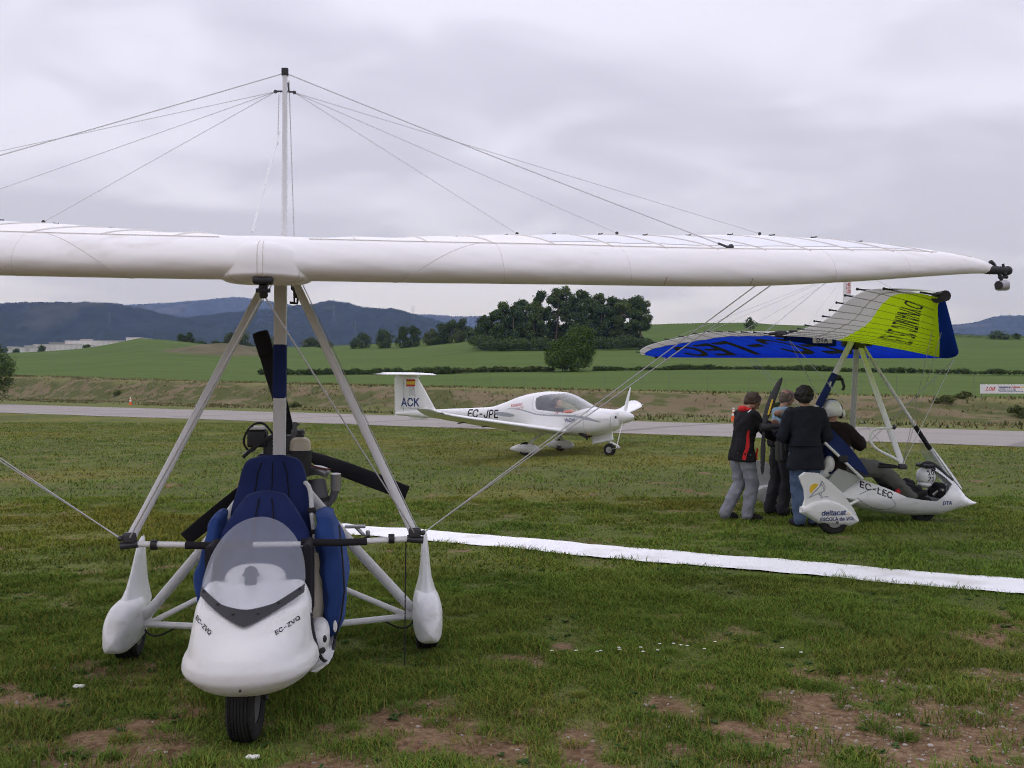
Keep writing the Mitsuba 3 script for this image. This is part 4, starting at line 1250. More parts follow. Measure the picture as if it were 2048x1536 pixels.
rs = trike.part('seat', cushion([(.50, -.62, .26, .08), (.80, -.58, .262, .075), (1.02, -.53, .252, .07), (1.18, -.49, .215, .065), (1.29, -.465, .190, .06), (1.345, -.455, .155, .05), (1.372, -.45, .06, .02)], 4), 'navy_fabric', smooth=True, label='taller rear seat back in navy fabric')
fs = trike.part('seat', cushion([(.46, -1.02, .272, .075), (.78, -.97, .272, .07), (.93, -.92, .256, .062), (1.05, -.885, .196, .056), (1.13, -.862, .140, .05), (1.172, -.852, .10, .035), (1.188, -.848, .03, .012)], 9), 'navy_fabric', smooth=True, label='lower front seat back in navy fabric')
for k in (-0.11, 0.0, 0.11):
    trike.part('seam', tube([[k, -.662, .84], [k, -.612, 1.0], [k * .93, -.566, 1.15], [k * .8, -.532, 1.27], [k * .6, -.512, 1.33]], 0.0035, 6), 'black_fabric', under=rs)
for k in (-0.06, 0.06):
    trike.part('seam', tube([[k, -1.045, .80], [k * 0.95, -.99, .95], [k * 0.8, -.945, 1.08], [k * 0.6, -.905, 1.15]], 0.004, 6), 'black_fabric', under=fs)
trike.part('seat_base', box([0, -1.10, 0.52], [0.50, 0.36, 0.16], 0.05), 'navy_fabric')
trike.part('side_liner', [box([0.262, -1.12, 0.72], [0.05, 0.30, 0.42], 0.02), box([-0.262, -1.12, 0.72], [0.05, 0.30, 0.42], 0.02)], 'black_fabric', kind='stuff')
# side panniers
for sgn in (-1, 1):
    rows = [(.255, .350, .010, .05), (.30, .358, .035, .15), (.36, .378, .048, .24), (.48, .392, .062, .31), (.64, .398, .076, .33), (.85, .372, .072, .30), (1.0, .340, .052, .23), (1.045, .333, .046, .20), (1.056, .333, .018, .12)]
    R_ = np.array(rows)
    zi = np.linspace(.255, 1.056, 40)
    f = [PI_(R_[:, 0], R_[:, k]) for k in (1, 2, 3)]
    aa = np.linspace(0, 2 * np.pi, 40, endpoint=False)
    rings = np.array([np.stack([sgn * (.86 if sgn < 0 else 1) * (float(f[0](z)) + (.8 if sgn < 0 else 1.05) * float(f[1](z)) * np.sign(np.cos(aa)) * np.abs(np.cos(aa)) ** 0.55), -.70 + float(f[2](z)) * np.sign(np.sin(aa)) * np.abs(np.sin(aa)) ** 0.6 + 0 * aa, 0 * aa + z], 1) for z in zi])
    rings[..., 0] += (meshkit.fbm(rings * A(3, 6, 7) + 9, 3, 5) - 0.5) * 0.06
    pn = trike.part('side_pannier', loft(rings), 'blue_fabric', smooth=True, label='blue fabric side pannier beside the seats')
    if sgn > 0:
        trike.part('zip', tube([[.430, -1.01, 1.0], [.452, -1.035, .80], [.462, -1.05, .62], [.440, -1.03, .46], [.405, -.98, .33]], 0.006, 6), 'black_plastic', under=pn)
        trike.part('badge', ball([.408, -1.03, .415], [.012, .006, .035], 2), 'white_paint', under=pn)
trike.part('fuel_tank', tube([[.285, -.92, .42], [.29, -.90, .60], [.288, -.88, .82]], [.045, .065, .035], 16), 'cream_plastic', label='cream fuel tank between seat and pannier')
# seat frame tube at the right of the seats
fr_ = trike.part('seat_frame', tube(curve([[.20, -.52, 1.20], [.228, -.56, 1.17], [.245, -.62, 1.05], [.268, -.74, .92], [.282, -.80, .83], [.282, -.82, .795], [.262, -.83, .785]], 30), .0145, 10), 'white_paint', label='bent white seat frame tube')
for p_ in ([.246, -.63, 1.04], [.268, -.74, .92]):
    trike.part('strap', box(p_, [.05, .05, .035], .01), 'black_rubber', under=fr_)

# undercarriage
def tyre(r, w, ribs=5, n=40):
    prof = [(r * 0.55, -w * 0.42), (r * 0.72, -w * 0.52), (r * 0.88, -w * 0.5), (r * 0.965, -w * 0.40)]
    for k in range(ribs):
        a = -0.36 + 0.72 * k / (ribs - 1)
        q = r * (1 - 0.10 * (a / 0.5) ** 2)
        prof += [(q * 0.975, (a - 0.05) * w), (q, (a - 0.04) * w), (q, (a + 0.04) * w), (q * 0.975, (a + 0.05) * w)]
    prof += [(r * 0.965, w * 0.40), (r * 0.88, w * 0.5), (r * 0.72, w * 0.52), (r * 0.55, w * 0.42), (r * 0.55, -w * 0.42)]
    m = trimesh.creation.revolve(np.array(prof), sections=n)
    if m.volume < 0:
        m.invert()
    m.apply_transform(trimesh.transformations.rotation_matrix(np.pi / 2, [0, 1, 0]))
    return m


def moved(m, c, R=None):
    m = m.copy()
    if R is not None:
        m.apply_transform(R)
    m.apply_translation(c)
    return m


def rim(r, w):
    m = trimesh.creation.cylinder(r, w, sections=28)
    m.apply_transform(trimesh.transformations.rotation_matrix(np.pi / 2, [0, 1, 0]))
    return m


fwR = trimesh.transformations.rotation_matrix(math.radians(-4), [0, 0, 1])
nw = trike.part('wheel', moved(tyre(.205, .135, 7), [-.012, -1.66, .20], fwR), 'tyre', smooth=35, label='fat ribbed black nose wheel under the pod')
trike.part('rim', moved(rim(.115, .10), [-.012, -1.66, .20], fwR), 'grey_plastic', under=nw)
trike.part('fork', [tube([[-.10, -1.66, .20], [-.095, -1.58, .30], [0, -1.56, .35], [.08, -1.58, .30], [.085, -1.66, .20]], .014, 8)], 'dark_metal')
sp_y = [(-.47, .010, .225, .200), (-.455, .035, .26, .170), (-.40, .066, .32, .138), (-.30, .088, .375, .124), (-.15, .098, .408, .122), (.05, .097, .412, .125), (.22, .084, .385, .14), (.38, .060, .33, .175), (.52, .028, .28, .21), (.58, .006, .255, .235)]


def spat_mesh():
    rings = []
    a = np.linspace(0, 2 * np.pi, 36, endpoint=False)
    S = np.array(sp_y)
    f = [PI_(S[:, 0], S[:, k]) for k in (1, 2, 3)]
    for y in np.r_[np.linspace(-.47, -.40, 8), np.linspace(-.38, .58, 36)]:
        w, zt, zb = (float(q(y)) for q in f)
        c, s = np.cos(a), np.sin(a)
        rings.append(np.stack([w * np.sign(c) * np.abs(c) ** np.where(s < 0, .45, .75), 0 * a + y, (zt + zb) / 2 + (zt - zb) / 2 * np.sign(s) * np.abs(s) ** np.where(s < 0, .55, .75)], 1))
    body = loft(rings)
    fin = []
    for z, y0, y1, w in ((.33, -.26, .50, .085), (.40, -.14, .48, .062), (.46, -.03, .47, .044), (.55, .08, .45, .034), (.65, .18, .43, .026), (.71, .26, .415, .020), (.735, .32, .405, .012)):
        c, s = np.cos(a), np.sin(a)
        fin.append(np.stack([w * np.sign(s) * np.abs(s) ** 1.0, (y0 + y1) / 2 + (y1 - y0) / 2 * c, 0 * a + z + (0.015 * (c + 1) if z > .7 else 0)], 1))
    return tm(man(body) + man(loft(fin)))


spat = spat_mesh()
for sgn in (-1, 1):
    x = sgn * .985
    w_ = trike.part('wheel', moved(tyre(.185, .145, 5), [x, 0, .185]), 'tyre', smooth=35, label='black rear wheel under its white fairing')
    trike.part('rim', moved(rim(.10, .13), [x, 0, .185]), 'grey_metal', under=w_)
    trike.part('wheel_fairing', moved(spat, [x, 0.0, -0.005]), 'white_gelcoat', smooth=40, label='white teardrop wheel fairing with upright fin')
    trike.part('axle_strut', tube([[sgn * .90, 0, .225], [sgn * .15, -.20, .215]], .0215, 12), 'white_paint')
    trike.part('main_strut', tube([[sgn * .885, .0, .27], [sgn * .52, -.14, .70], [sgn * .16, -.30, 1.16]], .034, 14), 'tube_white', label='thick white strut from wheel to seat frame')
    trike.part('drag_strut', tube([[sgn * .84, 0, .235], [sgn * .2, -.30, .585]], .0185, 12), 'white_paint')
    trike.part('hub_plate', [box([sgn * .875, 0, .245], [.07, .05, .09], .012), tube([[sgn * .86, 0, .26], [sgn * .95, 0, .26]], .016, 8)], 'white_paint')
    trike.part('brake_hose', tube(curve([[sgn * .90, .02, .20], [sgn * .82, .05, .13], [sgn * .72, .04, .17], [sgn * .62, -.02, .21]], 16), .007, 6), 'black_rubber')
trike.part('strap', tube([[.53, -.17, .77], [.60, -.16, .80]], .012, 8), 'black_rubber')

# engine
mat('rust_red', (0.16, 0.03, 0.02), 0.6)
eng = trike.part('engine', [box([-.01, .10, 1.22], [.30, .34, .26], .03), box([-.02, .12, 1.40], [.20, .22, .14], .02), tube([[0, .25, 1.33], [0, .42, 1.33]], .06, 14)], 'dark_metal', label='black engine block behind the seats')
trike.part('air_filter', [box([-.155, .02, 1.452], [.125, .14, .115], .015)], 'black_plastic', under=eng)
trike.part('filter_lid', [box([-.152, .02, 1.524], [.115, .12, .024], .008)], 'white_paint', under=eng)
trike.part('hose', tube(curve([[-.215, -.02, 1.38], [-.22, -.03, 1.50], [-.13, -.04, 1.56], [-.05, -.02, 1.48], [-.01, 0, 1.42]], 30), .008, 6), 'black_rubber', under=eng)
trike.part('hose', tube(curve([[-.24, -.05, 1.33], [-.16, -.08, 1.40], [-.05, -.08, 1.47], [.0, 0, 1.50]], 24), .013, 8), 'black_rubber', under=eng)
trike.part('spark_plug_cap', [tube([[-.20, -.02, 1.375], [-.235, -.03, 1.34]], .014, 8)], 'grey_metal', under=eng)
trike.part('spark_plug_cap', [tube([[-.165, -.03, 1.40], [-.185, -.05, 1.37]], .014, 8)], 'grey_metal', under=eng)
trike.part('carburettor', [box([.095, .05, 1.46], [.06, .08, .10], .012), tube([[.09, .05, 1.42], [.09, .05, 1.56]], .015, 8), tube([[.07, .05, 1.545], [.12, .05, 1.545]], .008, 6), box([.135, .06, 1.49], [.04, .05, .04], .01)], 'grey_plastic', under=eng)
cbm = frame(0, 0, 0)
bt = trike.part('coolant_bottle', lathe([(0, 1.29), (.062, 1.295), (.070, 1.31), (.0715, 1.36), (.071, 1.41), (.064, 1.438), (.045, 1.455), (.022, 1.462), (0, 1.464)], 28, frame(.130, 0, .0)), 'cream_plastic', smooth=40, under=eng, label='cream coolant bottle with black cap')
trike.part('bottle_cap', lathe([(0, 1.462), (.027, 1.462), (.027, 1.476), (.017, 1.48), (.017, 1.502), (0, 1.503)], 20, frame(.130, 0, .0)), 'black_plastic', smooth=40, under=eng)
trike.part('bottle_cradle', lathe([(0, 1.20), (.072, 1.20), (.0745, 1.355), (.076, 1.36), (.076, 1.37), (0, 1.37)], 24, frame(.130, 0, .0)), 'black_plastic', smooth=40, under=eng)
mf = trike.part('exhaust', [tube(curve([[.14, .10, 1.20], [.22, .06, 1.23], [.31, .02, 1.21]], 12), .035, 12), tube([[.365, .04, 1.205], [.365, .05, 1.09]], .036, 16)], 'grey_metal', smooth=40, label='grey exhaust pipes right of the engine')
trike.part('muffler', [tube([[.235, .08, 1.16], [.245, .05, 1.02], [.24, .05, .93]], [.06, .075, .06], 18), tube(curve([[.36, .05, 1.09], [.33, .05, 1.02], [.27, .05, .98]], 10), .028, 10)], 'grey_plastic', smooth=40, under=mf)
trike.part('muffler_band', tube([[.243, .05, 1.045], [.245, .05, 1.015]], .079, 18), 'black_rubber', under=mf)
trike.part('fuel_line', tube(curve([[.20, .0, 1.27], [.26, -.02, 1.25], [.33, .0, 1.24]], 10), .006, 6), 'rust_red', under=mf)
trike.part('footrest', [box([.50, -.10, .86], [.14, .06, .018], .005), tube([[.50, -.1, .86], [.56, -.1, .80]], .012, 8), box([.585, -.12, .80], [.03, .05, .07], .01)], 'grey_metal')

# propeller in its black covers
hub = A(0.063, 0.36, 1.347)
pr = trike.part('propeller', [tube([hub + A(0, -.08, 0), hub + A(0, .06, 0)], .065, 20)], 'dark_metal', label='three blade propeller in black fabric covers')
for tx, tz in ((-.178, 2.185), (.86, 1.03), (-.69, .73)):
    d = A(tx, 0, tz) - A(hub[0], 0, hub[2])
    L_ = np.linalg.norm(d)
    d = d / L_
    s_ = np.cross(d, [0, 1, 0])
    ws = [.03, .055, .064, .062, .057, .052, .054]
    ks = [.05, .2, .45, .65, .85, .97, 1.0]
    rings = []
    aa = np.linspace(0, 2 * np.pi, 20, endpoint=False)
    for k, w_ in zip(ks, ws):
        tw = math.radians(52 - 38 * k)
        u_ = s_ * math.cos(tw) + A(0, 1, 0) * math.sin(tw)
        v_ = -s_ * math.sin(tw) + A(0, 1, 0) * math.cos(tw)
        rings.append(hub + d * L_ * k + w_ * np.cos(aa)[:, None] * u_ + .017 * np.sin(aa)[:, None] * v_)
    bl = trike.part('blade', loft(rings), 'black_fabric', smooth=40, under=pr)
    if tz > 2:
        pass
    cap = []
    for k, w_ in ((.80, .050), (.81, .061), (.96, .062), (1.005, .058), (1.01, .03)):
        tw = math.radians(52 - 38 * k)
        u_ = s_ * math.cos(tw) + A(0, 1, 0) * math.sin(tw)
        v_ = -s_ * math.sin(tw) + A(0, 1, 0) * math.cos(tw)
        cap.append(hub + d * L_ * k + w_ * np.cos(aa)[:, None] * u_ + .024 * np.sin(aa)[:, None] * v_)
    if tz > 2:
        trike.part('tip_cover', loft(cap), 'black_fabric', smooth=40, under=pr)

# action camera hanging from the wing tip
tipw = (MW1 @ np.r_[W.surf(5.30, 0.0, 1), 1])[:3]
cm = Thing('action_camera', 'small silver action camera clamped below the white wing tip', 'camera', frame(*tipw, 0))
cm.part('clamp', [tube([[-.06, 0, .03], [.05, 0, -.03]], .016, 8), tube([[-.05, 0, .055], [-.03, 0, .02]], .018, 8), tube([[.0, 0, -.02], [.02, 0, -.075]], .014, 8), tube([[-.005, 0, -.05], [.05, 0, -.05]], .012, 8), ball([.055, 0, -.05], .015, 1), ball([-.06, 0, .06], .02, 1), tube([[.03, 0, .05], [.04, 0, .0]], .01, 8)], 'black_plastic')
cm.part('body', box([.025, 0, -.115], [.10, .07, .075], .02), 'grey_metal')
cm.part('lens', lathe([(0, -.05), (.028, -.05), (.030, -.04), (.030, 0), (0, 0)], 20, axis_to([-.005, -.01, -.115], [.5, .85, 0])), 'black_plastic')
# ------------------------------------------------------------------ the small two-seat aeroplane taxiing behind: local nose towards -y, near side -x
MA = frame(1.0, 26.25, 0.0, 57.75)
plane = Thing('light_aircraft', 'white two-seat low-wing aeroplane with T-tail and bubble canopy taxiing on the grass by the runway', 'aeroplane', MA)
FR = A(*[v for v in [
    (-2.06, .80, 1.13, .19), (-2.02, .74, 1.150, .29), (-1.93, .675, 1.165, .36), (-1.7, .58, 1.185, .44), (-1.35, .505, 1.215, .50), (-1.18, .495, 1.29, .525), (-1.0, .488, 1.385, .54), (-.75, .485, 1.515, .555), (-.45, .485, 1.606, .56),
    (0, .50, 1.625, .56), (.44, .535, 1.583, .53), (.9, .59, 1.483, .455), (1.36, .645, 1.325, .375), (1.83, .70, 1.20, .30), (2.8, .79, 1.145, .20), (3.7, .85, 1.105, .145), (4.5, .89, 1.06, .10), (5.12, .93, 1.0, .055)]])
fz0, fz1, fwd = (PI_(FR[:, 0], FR[:, k]) for k in (1, 2, 3))


def fus_ring(y, inset=0.0):
    b, t_, w = float(fz0(y)) + inset, float(fz1(y)) - inset, float(fwd(y)) - inset
    zc = min(b + (t_ - b) * .52, .98)
    a = np.linspace(0, 2 * np.pi, 64, endpoint=False)
    c, s = np.cos(a), np.sin(a)
    e = np.where(s > 0, .88, .72)
    return np.stack([w * np.sign(c) * np.abs(c) ** e, 0 * a + y, zc + np.where(s > 0, t_ - zc, zc - b) * np.sign(s) * np.abs(s) ** e], 1)


fy = np.r_[np.linspace(-2.06, -1.9, 8), np.linspace(-1.85, 2.0, 78), np.linspace(2.1, 5.12, 26)]
outer = man(loft([fus_ring(y) for y in fy]))
iy = np.linspace(-1.75, 1.6, 60)
inner = man(loft([fus_ring(y, .028) for y in iy]))
WIN = [(.19, 1.44), (.10, 1.51), (-.10, 1.548), (-.40, 1.572), (-.62, 1.60), (-.70, 1.80), (-1.05, 1.80), (-1.41, 1.262), (-1.30, 1.215), (-1.22, 1.195), (-.93, 1.085), (-.83, 1.075), (-.47, 1.11), (.06, 1.157), (.115, 1.19), (.145, 1.27)]
prism = trimesh.creation.extrude_polygon(sg.Polygon(WIN).buffer(.03).buffer(-.03), 3.0, engine='earcut')
prism.apply_transform(np.array([[0, 0, 1, -1.5], [1, 0, 0, 0], [0, 1, 0, 0], [0, 0, 0, 1.0]]))
prism = man(prism)
if prism.volume() < 0:
    prism = m3.Manifold.compose([prism])
shell = outer - inner
fus = plane.part('fuselage', shell - prism, 'white_gelcoat', smooth=35, label='white fuselage tapering to a slim tail boom')
skin_ = outer - man(loft([fus_ring(y, .006) for y in np.r_[-2.05, np.linspace(-1.9, 5.0, 100)]]))
scene['canopy_glass'] = {'type': 'blendbsdf', 'weight': 0.04, 'a': {'type': 'thindielectric', 'int_ior': 1.45}, 'b': {'type': 'twosided', 'bsdf': {'type': 'diffuse', 'reflectance': {'type': 'rgb', 'value': [0.4, 0.42, 0.45]}}}}
plane.part('canopy', skin_ ^ prism, 'canopy_glass', smooth=35, label='clear bubble canopy')
mat('cabin_dark', (0.05, 0.05, 0.06), 0.8)
plane.part('cabin_floor', box([0, -.45, .70], [.85, 1.5, .12], .03), 'cabin_dark')
plane.part('instrument_panel', box([0, -1.10, 1.06], [.80, .14, .26], .04), 'cabin_dark')
for sx in (-.22, .22):
    plane.part('seat', [box([sx, -.30, .80], [.38, .42, .12], .04), bar([sx, -.08, .82], [sx, .12, 1.30], .36, .10, .04)], 'cabin_dark')
fusm = tm(outer)


def drop_side(m, name, mt, under, label=None, lift=.004):
    plane.part(name, ray_drop(fusm, m, [1, 0, 0], lift), mt, under=under, label=label)


def side_text(s, y, z, h, mname, under, bold=True, slant=0.0, tilt=0.0, name='lettering', label=None, on='f', x=-.6):
    m = text(s, h, bold, .003)
    if slant:
        v = m.vertices.copy()
        v[:, 0] += slant * v[:, 1]
        m.vertices = v
    a = math.radians(tilt)
    m.apply_transform(place([x, y, z], [0, -math.cos(a), math.sin(a)], [0, math.sin(a), math.cos(a)]))
    return m


drop_side(side_text('EC-JPE', 1.93, 1.02, .215, 'letter_black', fus, x=-.8), 'registration', 'letter_black', fus, 'registration EC-JPE on the rear fuselage')
drop_side(side_text('ACK', -.90, .905, .095, 'letter_grey', fus, x=-.8), 'lettering', 'letter_blue', fus, 'small ACK emblem below the canopy')
for s in (-1, 1):
    w_ = ext([(-.05 * s, .0), (-.26 * s, .045), (-.22 * s, .015), (-.23 * s, -.005), (-.18 * s, -.02), (-.05 * s, -.035)][::s], .003)
    w_.apply_transform(place([-.8, -.90 - .06 * s, .905], [0, -1, 0], [0, 0, 1]))
    drop_side(w_.subdivide().subdivide(), 'emblem_wing', 'letter_grey', fus)
drop_side(side_text('Katana', .78, 1.275, .085, 'red_paint', fus, False, .35, 10, x=-.8), 'lettering', 'red_paint', fus, 'thin red script lettering behind the canopy')
drop_side(side_text('DA 20', .62, 1.20, .05, 'red_paint', fus, False, .2, 8, x=-.8), 'lettering', 'red_paint', fus)
sw = np.array([(1.10, 1.155), (.75, 1.165), (.45, 1.12), (.10, 1.045), (-.40, 1.015), (-.90, 1.010), (-1.25, .975), (-1.55, .905), (-1.72, .865)])
wd = np.interp(np.arange(9), [0, 1, 4, 6, 7, 8], [.008, .03, .034, .055, .075, .02])
from shapely.ops import unary_union
pw = curve(np.c_[sw, 0 * sw[:, 0]], 60)[:, :2]
wq = np.interp(np.linspace(0, 8, 60), np.arange(9), wd)
tn = np.gradient(pw, axis=0)
tn /= np.linalg.norm(tn, axis=1, keepdims=True)
nn = np.c_[-tn[:, 1], tn[:, 0]]
up_, dn_ = pw + nn * wq[:, None] / 2, pw - nn * wq[:, None] / 2
rib = np.concatenate([np.c_[-.8 + 0 * wq, up_], np.c_[-.8 + 0 * wq, dn_]])
drop_side(trimesh.Trimesh(np.vstack([rib, rib + [.003, 0, 0]]), np.vstack([grid_faces(2, 60), grid_faces(2, 60)[:, ::-1] + 120]), process=False), 'stripe', 'letter_grey', fus, 'grey curved stripe along the side')
lf = ext(sa.rotate(sa.scale(sg.Point(0, 0).buffer(1, 12), .36, .055), -4), .003)
lf.apply_transform(place([-.8, 1.16, 1.015], [0, -1, 0], [0, 0, 1]))
drop_side(lf.subdivide().subdivide(), 'stripe', 'letter_grey', fus)
def panel_line(pts, r=.0045):
    q = curve(np.c_[np.array(pts, float), np.zeros(len(pts))], 40)[:, :2]
    t_ = np.gradient(q, axis=0)
    t_ /= np.linalg.norm(t_, axis=1, keepdims=True)
    n_ = np.c_[-t_[:, 1], t_[:, 0]] * r
    rr = np.concatenate([np.c_[-.8 + 0 * q[:, 0], q + n_], np.c_[-.8 + 0 * q[:, 0], q - n_]])
    drop_side(trimesh.Trimesh(np.vstack([rr, rr + [.002, 0, 0]]), np.vstack([grid_faces(2, 40), grid_faces(2, 40)[:, ::-1] + 80]), process=False), 'panel_line', 'letter_grey', fus, lift=.003)


panel_line([(-1.36, 1.16), (-1.28, .95), (-1.26, .75), (-1.30, .60)])
panel_line([(.30, 1.50), (.25, 1.30), (.20, 1.16), (.02, 1.09), (-.45, 1.05), (-.95, 1.03), (-1.25, 1.10), (-1.45, 1.17)])
panel_line([(-1.95, 1.06), (-1.94, .90), (-1.92, .76)])
panel_line([(-1.9, .93), (-1.6, .92), (-1.30, .92)])
plane.part('handle', box([-.565, -.52, 1.085], [.012, .10, .018], .004), 'red_paint', under=fus)


# wings
def airfoil(n=26, th=.13):
    s = (1 - np.cos(np.linspace(0, np.pi, n))) / 2
    y = 5 * th * (.2969 * np.sqrt(s) - .126 * s - .3516 * s ** 2 + .2843 * s ** 3 - .1036 * s ** 4)
    c = .03 * 4 * s * (1 - s)
    return np.r_[np.c_[s, c + y][::-1], np.c_[s, c - y][1:-1]]


def panel(st, th=.13):
    """st: rows of (x, y of leading edge, z, chord, twist)."""
    af = airfoil(th=th)
    return loft([np.stack([0 * af[:, 0] + x, y + af[:, 0] * c, z + af[:, 1] * c + af[:, 0] * c * tw], 1) for x, y, z, c, tw in st])


for s in (-1, 1):
    st_ = [(.30 * s, -.80, .60, 1.42, -.03), (.60 * s, -.74, .615, 1.30, -.05), (2.2 * s, -.62, .80, 1.06, -.05), (4.2 * s, -.44, 1.035, .80, -.05), (4.85 * s, -.36, 1.12, .68, -.04), (5.05 * s, -.30, 1.16, .62, -.02), (5.22 * s, -.18, 1.22, .50, 0), (5.30 * s, -.05, 1.28, .36, 0)]
    wgp = plane.part('wing', panel(st_, .135), 'white_gelcoat', smooth=40, label='long white tapered wing with upturned tip')
    plane.part('aileron_gap', tube([[2.6 * s, .235, .825], [4.5 * s, .16, 1.045]], .006, 6), 'grey_plastic', under=wgp)
    plane.part('tip_light', ball([5.15 * s, -.26, 1.19], [.02, .05, .02], 2), 'grey_metal', under=wgp)
    for xx, zz in ((1.3, .64), (2.7, .80), (3.7, .92)):
        plane.part('flap_hinge', bar([xx * s, .10, zz + .02], [xx * s, .34, zz - .02], .018, .07, .006), 'grey_plastic', under=wgp)

# fin and tailplane
finp = loft([np.stack([np.r_[1, .8, .0, -.8, -1, -.8, 0, .8] * w_, yb + (np.r_[1., .55, 0, .55, 1., .55, 0, .55]) * 0, 0 * np.zeros(8) + z], 1) for z, yb, w_ in [(0, 0, 0), (0, 0, 0)]], cap=False) if False else None


def fin_ring(z, y0, y1, w):
    s = (1 - np.cos(np.linspace(0, np.pi, 20))) / 2
    t_ = w * (1.5 * np.sqrt(s) - 1.5 * s ** 1.5) * 1.2 + .004
    y = y0 + (y1 - y0) * s
    return np.stack([np.r_[t_[::-1], -t_[1:-1]], np.r_[y[::-1], y[1:-1]], np.full(38, z)], 1)


FZ = [(.90, 3.55, 5.205, .05), (1.05, 3.66, 5.21, .05), (1.115, 3.74, 5.21, .05), (1.40, 3.94, 5.215, .046), (1.70, 4.145, 5.218, .042), (1.98, 4.345, 5.22, .036), (2.055, 4.38, 5.17, .034)]
fin_m = loft([fin_ring(*r) for r in FZ])
fin = plane.part('tail_fin', fin_m, 'white_gelcoat', smooth=35, label='white tail fin with flag and ACK lettering')
plane.part('rudder_gap', tube([[-.041, 4.85, .98], [-.036, 4.87, 1.97]], .0035, 6), 'grey_plastic', under=fin)
plane.part('ventral_fin', loft([fin_ring(z, a, b, .012) for z, a, b in ((.80, 4.33, 4.62), (.84, 4.05, 4.66), (.90, 3.9, 4.7))]), 'white_gelcoat', under=fin)


def on_fin(m, name, mt, label=None):
    m = ray_drop(fin_m, m, [1, 0, 0], .003)
    plane.part(name, m, mt, under=fin, label=label)


on_fin(side_text('ACK', 4.62, 1.30, .235, '', '', x=-.3), 'lettering', 'letter_blue', 'navy ACK lettering on the fin')
on_fin(side_text('AERO CLUB BARCELONA', 4.62, 1.125, .045, '', '', x=-.3, bold=False), 'lettering', 'letter_grey')
for k, (mt_, h_) in enumerate((('red_paint', .052), ('yellow_paint', .10), ('red_paint', .052))):
    z_ = 1.955 - (.026, .102, .178)[k]
    fb_ = box([0, 0, 0], [.32, h_, .002])
    fb_.apply_transform(place([-.3, 4.60, z_], [0, -1, 0], [0, 0, 1]))
    on_fin(fb_.subdivide().subdivide(), 'flag_band', mt_, 'band of the red and yellow flag' if k == 1 else None)
for k in range(5):
    rb_ = curve([(4.68 - .01 * k, 1.70 - .05 * k, 0), (4.58, 1.735 - .055 * k, 0), (4.46 - .012 * k, 1.69 - .055 * k, 0)], 14)[:, :2]
    rr_ = np.concatenate([np.c_[-.3 + 0 * rb_[:, 0], rb_ + [0, .008]], np.c_[-.3 + 0 * rb_[:, 0], rb_ - [0, .012]]])
    on_fin(trimesh.Trimesh(np.vstack([rr_, rr_ + [.003, 0, 0]]), np.vstack([grid_faces(2, 14), grid_faces(2, 14)[:, ::-1] + 28]), process=False), 'emblem_stroke', 'letter_grey')
tp = []
for x in np.linspace(-1.15, 1.15, 17):
    q = abs(x) / 1.15
    tp.append((x, 4.28 + .16 * q + .18 * max(0, q - .85) / .15, 2.085, .92 - .24 * q - .25 * max(0, q - .85) / .15, .02))
tail = plane.part('tailplane', panel(tp, .085), 'white_gelcoat', smooth=40, label='white tailplane on top of the fin')
plane.part('elevator', box([0, 5.10, 2.15], [1.1, .26, .018], .006), 'white_gelcoat', under=tail)
plane.part('fairing', loft([fin_ring(z, 4.30, 5.15, w) for z, w in ((2.02, .03), (2.06, .055), (2.10, .05), (2.13, .02))]), 'white_gelcoat', under=tail, smooth=35)

# spinner and propeller
spn = plane.part('spinner', lathe([(0, 0), (.165, 0), (.163, .07), (.145, .16), (.115, .25), (.07, .325), (.03, .355), (0, .362)], 32, axis_to([0, -2.055, .985], [0, -1, .01])), 'white_gelcoat', smooth=50, label='white pointed spinner')
prp = plane.part('propeller', tube([[0, -2.10, .985], [0, -2.16, .985]], .07, 16), 'dark_metal', label='two blade propeller')
for ang in (62, 242):
    d = A(math.cos(math.radians(ang)), 0, math.sin(math.radians(ang)))
    s_ = np.cross(d, [0, 1, 0])
    rings = []
    aa = np.linspace(0, 2 * np.pi, 16, endpoint=False)
    for k, w_ in ((.08, .025), (.25, .042), (.5, .044), (.75, .036), (.93, .026), (1.0, .010)):
        tw = math.radians(60 - 44 * k)
        rings.append(A(0, -2.13, .985) + d * .85 * k + w_ * np.cos(aa)[:, None] * (s_ * math.cos(tw) + A(0, 1, 0) * math.sin(tw)) + .010 * np.sin(aa)[:, None] * (-s_ * math.sin(tw) + A(0, 1, 0) * math.cos(tw)))
    plane.part('blade', loft(rings), 'white_paint', under=prp, smooth=40)
for sx in (-.20, .20):
    plane.part('air_intake', ball([sx, -2.03, .985], [.085, .02, .05], 2), 'black_plastic', under=fus)
plane.part('exhaust_pipe', tube([[-.18, -1.22, .52], [-.19, -1.18, .40]], .025, 10), 'dark_metal', under=fus)
plane.part('cowl_outlet', bar([0, -1.82, .61], [0, -1.24, .485], .44, .07, .02), 'white_paint', under=fus, label='white lip of the cooling outlet below the cowling')
plane.part('pitot_mast', bar([-.30, -.42, .52], [-.30, -.36, .36], .02, .05, .008), 'white_paint', under=fus)

# undercarriage


def plane_spat():
    S = np.array([(-.42, .006, .17, .15), (-.40, .03, .21, .12), (-.33, .065, .26, .075), (-.20, .095, .30, .05), (-.02, .105, .315, .045), (.15, .09, .295, .06), (.30, .06, .245, .09), (.42, .025, .19, .12), (.455, .006, .165, .14)])
    f = [PI_(S[:, 0], S[:, k]) for k in (1, 2, 3)]
    a = np.linspace(0, 2 * np.pi, 32, endpoint=False)
    rings = []
    for y in np.linspace(-.42, .455, 40):
        w, zt, zb = (float(q(y)) for q in f)
        rings.append(np.stack([w * np.cos(a), 0 * a + y, (zt + zb) / 2 + (zt - zb) / 2 * np.sin(a)], 1))
    return loft(rings)


